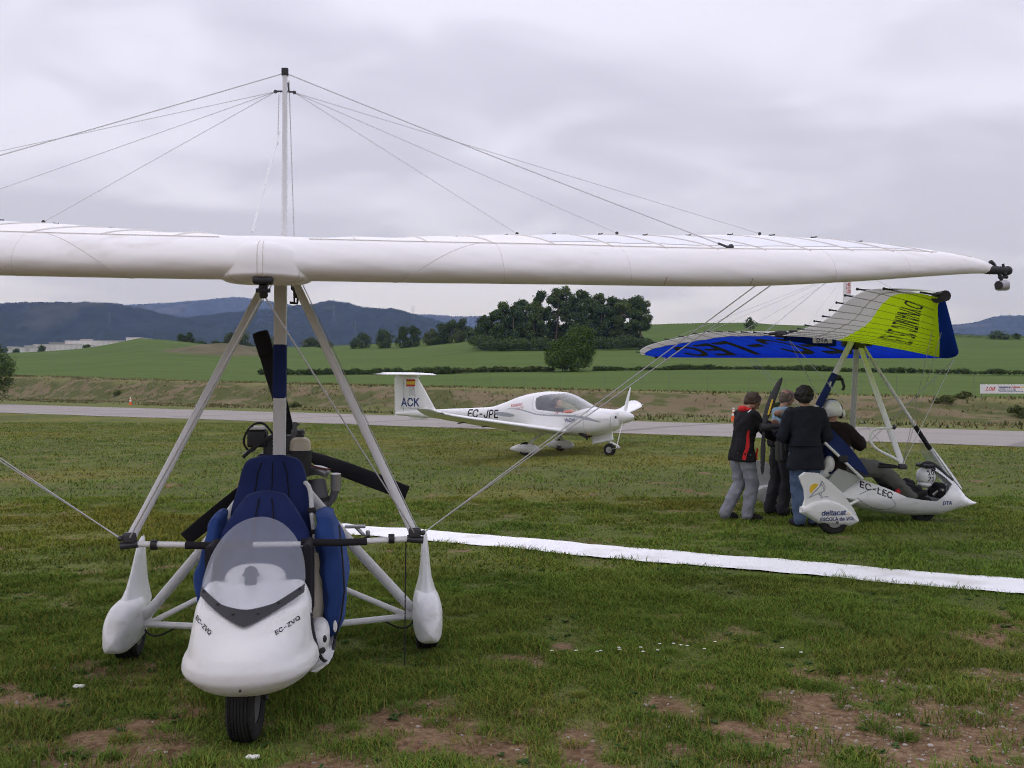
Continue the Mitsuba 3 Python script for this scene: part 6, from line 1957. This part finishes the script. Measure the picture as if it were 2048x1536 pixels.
# pod
prof = [(-1.825, .245), (-1.64, .165), (-1.34, .095), (-1.05, .095), (-.80, .115), (-.41, .175), (-.20, .245), (-.08, .34), (.04, .45), (-.05, .425), (-.27, .605), (-.63, .468), (-.87, .358), (-1.10, .315), (-1.29, .298), (-1.42, .38), (-1.535, .475), (-1.64, .475)]
PB = PI_([-1.965, -1.66, -1.34, -1.05, -.80, -.41, -.20, -.08, .06], [.236, .168, .095, .095, .115, .175, .245, .34, .455])
PT = PI_([-1.965, -1.83, -1.70, -1.56, -1.30, -1.0, -.6, -.2, .06], [.252, .32, .475, .60, .76, .76, .72, .66, .60])
PW2 = PI_([-1.965, -1.85, -1.66, -1.35, -1.0, -.6, -.2, .06], [.012, .08, .18, .26, .30, .31, .29, .24])


def pod2(ins=0.0):
    rings = []
    a = np.linspace(0, 2 * np.pi, 48, endpoint=False)
    for y in np.linspace(-1.965 + ins * 2.5, .06 - ins, 64):
        b, t_, w = float(PB(y)) + ins, float(PT(y)) - ins, max(.008, float(PW2(y)) - ins)
        zc = b + (t_ - b) * .42 if t_ > b else b
        zc = min(zc, .36 - .06 * min(1, max(0, (-1.3 - y) / .5)))
        zc = max(zc, b + .004)
        t_ = max(t_, zc + .004)
        c, s = np.cos(a), np.sin(a)
        e = np.where(s > 0, .95, .78)
        rings.append(np.stack([w * np.sign(c) * np.abs(c) ** e * np.where(s > 0, 1 - .45 * np.clip(s, 0, 1), 1), 0 * a + y, zc + np.where(s > 0, t_ - zc, zc - b) * np.sign(s) * np.abs(s) ** e], 1))
    return man(loft(rings))


cut = trimesh.creation.extrude_polygon(sg.Polygon([(.2, .33), (-.05, .425), (-.27, .605), (-.63, .468), (-.87, .358), (-1.10, .318), (-1.29, .298), (-1.42, .38), (-1.535, .475), (-1.58, .50), (-1.50, .585), (-1.30, .72), (-1.20, .80), (-1.2, 1.0), (.2, 1.0)]), 3.0, engine='earcut')
cut.apply_transform(np.array([[0, 0, 1, -1.5], [1, 0, 0, 0], [0, 1, 0, 0], [0, 0, 0, 1.0]]))
P2o = pod2()
pod_b = (P2o - pod2(.022)) - man(cut)
pd = tk.part('pod', pod_b, 'white_gelcoat', smooth=35, label='white pod with sharp nose and open cockpit')
pom = tm(P2o)


def on_pod(m, name, mt, label=None):
    tk.part(name, ray_drop(pom, m, [1, 0, 0], .003), mt, under=pd, label=label)


m = text('EC-LEC', .080, True, .003)
m.apply_transform(place([-.8, -.475, .455], [0, -math.cos(math.radians(21)), -math.sin(math.radians(21))], [0, -math.sin(math.radians(21)), math.cos(math.radians(21))]))
on_pod(m, 'registration', 'letter_black', 'registration EC-LEC on the pod side')
m = text('DTA', .05, True, .003)
m.apply_transform(place([-.8, -1.44, .275], [0, -1, 0], [0, 0, 1]))
on_pod(m, 'lettering', 'letter_blue', 'small blue maker lettering near the nose')
gl = curve([(-.24, .40, 0), (-.36, .45, 0), (-.52, .462, 0), (-.60, .40, 0), (-.70, .24, 0), (-.62, .205, 0), (-.42, .225, 0), (-.28, .30, 0), (-.20, .36, 0)], 70)[:, :2]
tn = np.gradient(gl, axis=0)
tn /= np.linalg.norm(tn, axis=1, keepdims=True)
q_ = np.c_[-tn[:, 1], tn[:, 0]] * .003
rr_ = np.concatenate([np.c_[-.8 + 0 * gl[:, 0], gl + q_], np.c_[-.8 + 0 * gl[:, 0], gl - q_]])
on_pod(trimesh.Trimesh(np.vstack([rr_, rr_ + [.002, 0, 0]]), np.vstack([grid_faces(2, 70), grid_faces(2, 70)[:, ::-1] + 140]), process=False), 'hatch_outline', 'grey_plastic', 'outline of the side hatch')
tankp = sg.Polygon([(-.03, .435), (.16, .565), (.02, .72), (-.27, .612)])
tnk = ext(tankp.buffer(.012), .36)
tnk.apply_transform(np.array([[0, 0, 1, -.24], [1, 0, 0, 0], [0, 1, 0, 0], [0, 0, 0, 1.0]]))
mat('tank_grey', (0.42, 0.44, 0.40), 0.4)
tk.part('fuel_tank', tnk, 'tank_grey', label='pale grey fuel tank behind the pod')
# screen
sy = [(-1.30, 1.07), (-1.37, 1.02), (-1.47, .90), (-1.60, .73), (-1.72, .57), (-1.80, .45)]
sc_rows = []
for y, z in sy:
    wv = np.interp(z, [.42, .6, .9, 1.08], [.20, .24, .21, .10])
    xs_ = np.linspace(-wv, wv, 13)
    sc_rows.append(np.stack([xs_, y + 2.2 * xs_ ** 2 + .06, 0 * xs_ + z], 1))
tk.part('windshield', trimesh.Trimesh(np.array(sc_rows).reshape(-1, 3), grid_faces(6, 13), process=False), 'windshield_clear', smooth=True, label='raked clear windshield')
tk.part('dash_hood', [tube(curve([[-.02, -1.20, .745], [-.02, -1.30, .775], [-.02, -1.45, .69], [-.02, -1.62, .55]], 16), [.03] * 16, 10), box([0, -1.26, .745], [.30, .12, .05], .02)], 'black_plastic')
tk.part('cockpit_liner', [box([0, -.80, .27], [.46, .95, .05], .02), box([0, -1.42, .42], [.30, .12, .20], .03)], 'black_fabric')
tk.part('footrest', [tube([[-.2, -1.40, .44], [.2, -1.40, .44]], .018, 8), bar([-.12, -1.30, .36], [-.12, -1.50, .50], .05, .02, .005), bar([.12, -1.30, .36], [.12, -1.50, .50], .05, .02, .005)], 'grey_metal')
# seat
tk.part('seat', [bar([0, .10, .70], [0, .24, 1.22], .40, .09, .04), box([0, -.12, .68], [.42, .44, .10], .04)], 'navy_fabric', label='navy seat with tall back')
sf = ext(sg.Polygon([(.13, 1.22), (.17, 1.06), (.03, .93), (-.12, .80), (-.34, .67), (-.26, .80), (-.14, .95), (0.0, 1.10)]).buffer(.02), .03)
sf.apply_transform(np.array([[0, 0, 1, -.275], [1, 0, 0, 0], [0, 1, 0, 0], [0, 0, 0, 1.0]]))
tk.part('side_flap', sf, 'navy_fabric', smooth=30)
for s in (-1, 1):
    tk.part('seat_frame', tube([[.30 * s, .23, 1.07], [.29 * s, -.28, .60]], .018, 10), 'white_paint')
tk.part('harness_buckle', [box([-.305, -.01, .86], [.05, .12, .09], .02)], 'black_rubber')
# spats and wheels
sp = [(.82, .70), (.75, .755), (.58, .74), (.45, .65), (.29, .51), (.14, .30), (.075, .165), (.19, .10), (.58, .135), (.81, .27), (.765, .36), (.745, .43), (.755, .54)]
for s, dy in ((-1, 0.0), (1, 0.0)):
    g = sg.Polygon(sp)
    core = ext(g, .05)
    core.apply_transform(np.array([[0, 0, 1, -.025], [1, 0, 0, 0], [0, 1, 0, 0], [0, 0, 0, 1.0]]))
    low = sg.Polygon([(.80, .33), (.63, .40), (.46, .42), (.29, .36), (.10, .18), (.09, .155), (.19, .105), (.58, .14), (.80, .27)])
    bulge = []
    for k, ins in ((-.085, .05), (-.075, .02), (-.055, .004), (-.03, -.0), (.03, -.0), (.055, .004), (.075, .02), (.085, .05)):
        gg = low.buffer(.03).buffer(-.03 - ins)
        ring = np.array(gg.exterior.interpolate(np.linspace(0, 1, 60, endpoint=False), normalized=True).xy if False else [gg.exterior.interpolate(t_, normalized=True).coords[0] for t_ in np.linspace(0, 1, 60, endpoint=False)])
        i0 = np.argmin(((ring - [.46, .5]) ** 2).sum(1))
        ring = np.roll(ring, -i0, 0)
        bulge.append(np.c_[np.full(60, k), ring])
    m = tm(man(core) + man(loft(bulge)))
    spt = tk.part('wheel_fairing', moved(m, [.95 * s, 0, 0]), 'white_gelcoat', smooth=28, label='white finned wheel fairing' + (' with sun emblem and lettering' if s < 0 else ' on the far side'))
    w_ = tk.part('wheel', moved(tyre(.175, .13, 4), [.95 * s, .40, .175]), 'tyre', smooth=35)
    tk.part('rim', moved(rim(.09, .135), [.95 * s, .40, .175]), 'grey_metal', under=w_)
    tk.part('axle_strut', tube([[.92 * s, .40, .26], [.12 * s, .30, .50]], .025, 10), 'white_paint')
    tk.part('drag_strut', tube([[.90 * s, .40, .24], [.25 * s, -.25, .33]], .018, 10), 'white_paint')
    if s < 0:
        X0 = -.95 - .0255
        def flat(m_, y, z, name, mt, ang=0.0, x=X0, label=None):
            a = math.radians(ang)
            m_ = m_.copy()
            m_.apply_transform(place([x, y, z], [0, -math.cos(a), math.sin(a)], [0, math.sin(a), math.cos(a)]))
            tk.part(name, m_, mt, under=spt, label=label)
        flat(ext(sg.Point(0, 0).buffer(.075, 16).intersection(sg.Polygon([(-.1, -.1), (.075, .1), (-.1, .1)])), .002), .625, .545, 'sun_emblem', 'yellow_paint', label='yellow half sun emblem')
        stroke = lambda pts, w: sg.LineString(pts).buffer(w, cap_style=2)
        gld = unary_union([stroke([(-.115, -.085), (.045, .075)], .006), stroke([(-.115, -.085), (.075, -.005)], .005), stroke([(.045, .075), (.075, -.005)], .005), stroke([(.02, .055), (.045, .115)], .009), stroke([(.045, .115), (.085, .04), (.075, -.005)], .0045), stroke([(.0, -.03), (.045, -.085), (.09, -.075), (.13, -.08)], .005), stroke([(.04, -.02), (.03, -.10)], .004)])
        flat(ext(gld, .0022), .590, .535, 'glider_emblem', 'letter_grey', x=X0 - .0025, label='glider emblem drawn in grey lines')
        for s_, y_, z_, h_, mt_, b_ in (('deltacat', .42, .272, .058, 'letter_blue', True), ('ESCOLA de VOL', .372, .197, .041, 'letter_blue', True)):
            tx = text(s_, h_, b_, .003)
            if s_ == 'deltacat':
                vv = tx.vertices.copy()
                vv[:, 0] += .18 * vv[:, 1]
                tx.vertices = vv
            tx.apply_transform(place([-1.4, y_, z_], [0, -1, .02], [0, .02, 1]))
            tk.part('lettering', ray_drop(moved(m, [.95 * s, 0, 0]), tx, [1, 0, 0], .005), mt_, under=spt, label='lettering on the wheel fairing')
        tx = text('.es', .026, False, .003)
        tx.apply_transform(place([-1.4, .238, .258], [0, -1, .02], [0, .02, 1]))
        tk.part('lettering', ray_drop(moved(m, [.95 * s, 0, 0]), tx, [1, 0, 0], .003), 'yellow_paint', under=spt)
        tk.part('axle_bolt', ball([X0 - .055, .375, .155], [.012, .018, .018], 2), 'grey_plastic', under=spt)
nw2 = tk.part('wheel', moved(tyre(.17, .12, 5), [0, -1.22, .17]), 'tyre', smooth=35)
# engine and propeller
en2 = tk.part('engine', [box([.06, .55, .95], [.22, .36, .30], .04), box([.04, .52, 1.14], [.14, .2, .12], .02), tube([[0, .68, 1.26], [0, .88, 1.26]], .035, 14), bar([0, .60, .95], [0, .60, 1.28], .12, .14, .02)], 'dark_metal')
tk.part('silencer', [ball([-.20, .13, .79], [.07, .07, .105], 3), tube([[-.24, .17, .70], [-.20, .30, .64]], .065, 14)], 'white_paint', under=en2, label='pale silencer below the engine')
tk.part('engine_mount', [tube([[-.12, .25, .60], [-.14, .50, .85]], .02, 8), tube([[.12, .25, .60], [.14, .50, .85]], .02, 8)], 'grey_metal', under=en2)
pr2 = tk.part('propeller', tube([[0, .84, 1.26], [0, .97, 1.26]], .05, 18), 'dark_metal', label='black upright propeller with yellow lettering')
for ang in (90, 270):
    sgn = 1 if ang == 90 else -1
    rings = []
    aa = np.linspace(0, 2 * np.pi, 20, endpoint=False)
    for k, w_ in ((.06, .03), (.2, .05), (.45, .066), (.7, .060), (.88, .045), (.96, .030), (1.0, .01)):
        w_ = w_ * (.82 if sgn > 0 else .5)
        tw = math.radians(28 + 12 * (1 - k))
        yo = .93 - (.24 * k ** 1.4 if sgn > 0 else -.02 * k)
        rings.append(A(-.01, yo, 1.24 + sgn * k * (.665 if sgn > 0 else .60)) + w_ * np.cos(aa)[:, None] * A(math.sin(tw), math.cos(tw), 0) * 1.0 + .012 * np.sin(aa)[:, None] * A(math.cos(tw), -math.sin(tw), 0))
    bl2 = tk.part('blade', loft(rings), 'black_plastic', under=pr2, smooth=40)
bt_ = text('ARPLAST', .035, True, .002)
bt_.apply_transform(place([-.07, .855, 1.50], [-.05, -.26, 1], [-.7, -.70, -.2]))
tk.part('blade_lettering', box([-.045, .845, 1.50], [.004, .03, .20]), 'yellow_paint', under=pr2) if False else tk.part('blade_stripe', bar([-.052, .885, 1.42], [-.047, .825, 1.62], .008, .022, .003), 'yellow_paint', under=pr2, label='yellow marking along the blade')

# things lying in the cockpit
hm = Thing('helmet', 'white helmet with black figures lying in the nose of the second trike', 'helmet', M2 @ frame(0, -1.27, .60, 20))
hs = man(super_ball([0, 0, 0], [.115, .125, .13], 2.1))
hm.part('shell', hs.trim_by_plane([0., -.3, .9], -.09), 'white_gelcoat', smooth=50)
hm.part('visor', tube([[-.10, -.03, .10], [-.04, -.09, .12], [.05, -.09, .12], [.1, -.03, .10]], .028, 10), 'black_plastic')
for s_, z_ in (('10', .055), ('71', -.025)):
    tx = text(s_, .06, True, .003)
    tx.apply_transform(place([-.4, .02, z_], [0, -1, 0], [0, 0, 1]))
    hm.part('figure', ray_drop(tm(hs), tx, [1, 0, 0], .003), 'letter_black')
hm.part('lining', ball([.0, .02, -.10], [.09, .10, .05], 2), 'white_paint')
bagm = blob([[(A(-.12, -.98, .40), .09), (A(.1, -.95, .38), .10)], [(A(-.05, -.85, .46), .10), (A(-.1, -1.08, .42), .09)], [(A(-.10, -.76, .52), .06), (A(-.08, -.9, .50), .07)], [(A(.08, -1.1, .48), .07), (A(0, -1.0, .50), .08)]], .02, 4)
bagm.vertices = bagm.vertices + helix_noise(bagm.vertices, 10, .03, 4)[:, None] * bagm.vertex_normals
one('folded_jacket', bagm, 'black_fabric', 'black jacket heaped in the cockpit of the second trike', 'jacket', 40, M2)
btl = Thing('bottle', 'red bottle with pale cap standing in the cockpit by the pilot leg', 'bottle', M2 @ frame(-.20, -.78, .36, 0, 8))
btl.part('body', lathe([(0, 0), (.032, 0), (.034, .02), (.034, .13), (.026, .15), (0, .152)], 20), 'red_paint', smooth=40)
btl.part('cap', lathe([(0, .148), (.022, .148), (.022, .175), (0, .178)], 16), 'cream_plastic', smooth=40)
cm2 = Thing('action_camera', 'tiny white camera hanging under the blue wing tip', 'camera', M2 @ frame(4.86, 1.02, 2.33))
cm2.part('arm', tube([[0, 0, .12], [0, 0, 0]], .014, 8), 'black_plastic')
cm2.part('body', box([0, 0, -.05], [.12, .09, .09], .03), 'white_paint')
cm2.part('lens', ball([-.065, .0, -.05], [.015, .03, .03], 2), 'black_plastic')
pil = Figure('pilot in white helmet and dark brown jacket seated in the second trike', M2 @ frame(0, -.02, -.20, 180), 1.0, lean=-3, twist=42, nod=10, turn=52, hair=None, curl=.7, eyes=True,
             joints=dict(hipR=(.10, .02, .95), hipL=(-.10, .02, .95), kneeR=(.19, .58, .90), kneeL=(-.19, .58, .92), ankR=(.15, .96, .56), ankL=(-.15, .96, .56), toeR=(.16, 1.15, .60), toeL=(-.16, 1.15, .60),
                         elR=(.27, .22, 1.22), wrR=(.12, .42, 1.20), elL=(-.25, .20, 1.20), wrL=(-.15, .42, 1.12)))
pil.jacket('jacket_brown', hem=.90, grow=.042, flare=.04)
pil.trousers('trousers_grey', .03)
pil.shoes('shoe_dark')
helmet_on(pil)
# two aboard the aeroplane
for i, (sx, yy, lab, shirt, hr) in enumerate(((-.22, -.42, 'dark haired pilot on the near seat of the aeroplane', 'jacket_navy', 'hair_black'), (.22, -.14, 'passenger on the far seat of the aeroplane', 'shirt_blue', 'hair_brown'))):
    fg = Figure(lab, MA @ frame(sx, yy, -.24, 180), .96, lean=-8, hair=hr, curl=.5,
                joints=dict(hipR=(.09, .05, .92), hipL=(-.09, .05, .92), kneeR=(.12, .46, 1.0), kneeL=(-.12, .46, 1.0), ankR=(.11, .85, .80), ankL=(-.11, .85, .80), toeR=(.11, .98, .88), toeL=(-.11, .98, .88),
                            elR=(.22, .12, 1.16), wrR=(.13, .36, 1.14), elL=(-.22, .12, 1.16), wrL=(-.13, .36, 1.14)))
    fg.jacket(shirt, hem=.90, grow=.018, flare=.01)
    fg.trousers('trousers_dark', .015)
    hs_ = fg.t.part('headset', fg.bend(tube([fg.hc + A(.098 * math.cos(a), -.01, .015 + .112 * math.sin(a)) for a in np.linspace(0, np.pi, 22)], .010, 8)), 'black_plastic')
    for s in (-1, 1):
        fg.t.part('ear_cup', fg.bend(ball(fg.hc + A(.100 * s, -.01, -.005), [.022, .036, .045], 2)), 'black_plastic', under=hs_)
one('life_vest', blob([[(A(-.34, -.72, 1.10), .05), (A(-.20, -.78, 1.10), .05)], [(A(-.3, -.6, 1.08), .05), (A(-.2, -.6, 1.1), .04)]], .02, 3), 'orange_paint', 'orange folded vest behind the canopy rim of the aeroplane', 'vest', 40, MA)


# traffic cones
def cone(px, foot_py, label, h):
    y = 2000 * CAM_H / (foot_py - 768)
    x = (px - 1024) / 2000 * y
    t = Thing('traffic_cone', label, 'traffic cone', frame(x, y, float(ground_height(x, y)) - .01))
    r = lambda z: .135 * (1 - z / h) + .035 * z / h
    t.part('base', box([0, 0, .02], [.36, .36, .04], .015), 'orange_paint')
    z = [.04, .42 * h, .60 * h, .70 * h, .84 * h, .88 * h, h]
    for k in range(6):
        nm, mt_ = ('body', 'orange_paint') if k in (0, 2, 4) else ('white_band', 'white_paint')
        t.part(nm, lathe([(0, z[k]), (r(z[k]), z[k]), (r(z[k + 1]), z[k + 1]), (0, z[k + 1])], 24), mt_, smooth=40)


cone(261, 809.5, 'orange and white cone at the far runway edge on the left side', .70)
cone(1467, 842.5, 'orange and white cone beyond the runway next to the man in black jacket', .68)

# banner on the bank
u = (2003 - 1024) / 2000
yb = 56.5 / (RN[0] * u + RN[1])
zb_ = CAM_H + (768 - 778) / 2000 * yb
bn = Thing('banner', 'white advertising banner with red and blue print on the bank', 'banner', frame(u * yb, yb - .2, zb_, -14))
S = yb / 2000
bn.part('board', box([0, 0, 0], [86 * S, .03, 18.5 * S], .01), 'white_paint', smooth=False)
for sx in (-40, 40):
    bn.part('post', tube([[sx * S, .04, -1.0], [sx * S, .04, .3]], .025, 8), 'post_grey')


def flat_b(m_, x, z, name, mt_):
    m_.apply_transform(place([x * S, -.0155, z * S], [1, 0, 0], [0, 0, 1]))
    bn.part(name, m_, mt_)


tx = text('100', 7 * S, True, .003)
tx.vertices = tx.vertices + np.c_[.35 * tx.vertices[:, 1], 0 * tx.vertices[:, :2]]
flat_b(tx, -24, 0.5, 'lettering', 'red_paint')
flat_b(ext(sg.LineString([(-4 * S, -2 * S), (2 * S, -3 * S), (7 * S, 4 * S)]).buffer(.5 * S), .003), -22, 0, 'emblem_stroke', 'red_paint')
flat_b(ext(sg.box(-11 * S, -1.1 * S, 11 * S, 1.1 * S), .003), 2, 3.6, 'stripe', 'letter_blue')
flat_b(ext(sg.box(-8 * S, -1.1 * S, 8 * S, 1.1 * S), .003), 22, 3.6, 'stripe', 'red_paint')
flat_b(ext(sg.box(-5 * S, -1.1 * S, 5 * S, 1.1 * S), .003), 36, 3.6, 'stripe', 'yellow_paint')
flat_b(text('AERO CLUB', 4.2 * S, True, .003), 6, -1.2, 'lettering', 'letter_blue')
flat_b(ext(sg.box(-22 * S, -.5 * S, 22 * S, .5 * S), .003), 14, -5.0, 'stripe', 'letter_blue')
# litter
pz = ball([0, 0, 0], [.035, .02, .012], 2)
pz.vertices = pz.vertices + helix_noise(pz.vertices, 40, .012, 2)[:, None] * A(1, 1, 1)
for px_, py_, lab in ((157, 1380, 'crumpled scrap of pale paper on the grass left of the nose wheel'), (505, 1524, 'tiny scrap of paper at the bottom edge below the nose wheel')):
    y = 2000 * CAM_H / (py_ - 768)
    x = (px_ - 1024) / 2000 * y
    one('paper_scrap', pz, 'petal_white', lab, 'paper scrap', True, frame(x, y, float(ground_height(x, y)) + .02))
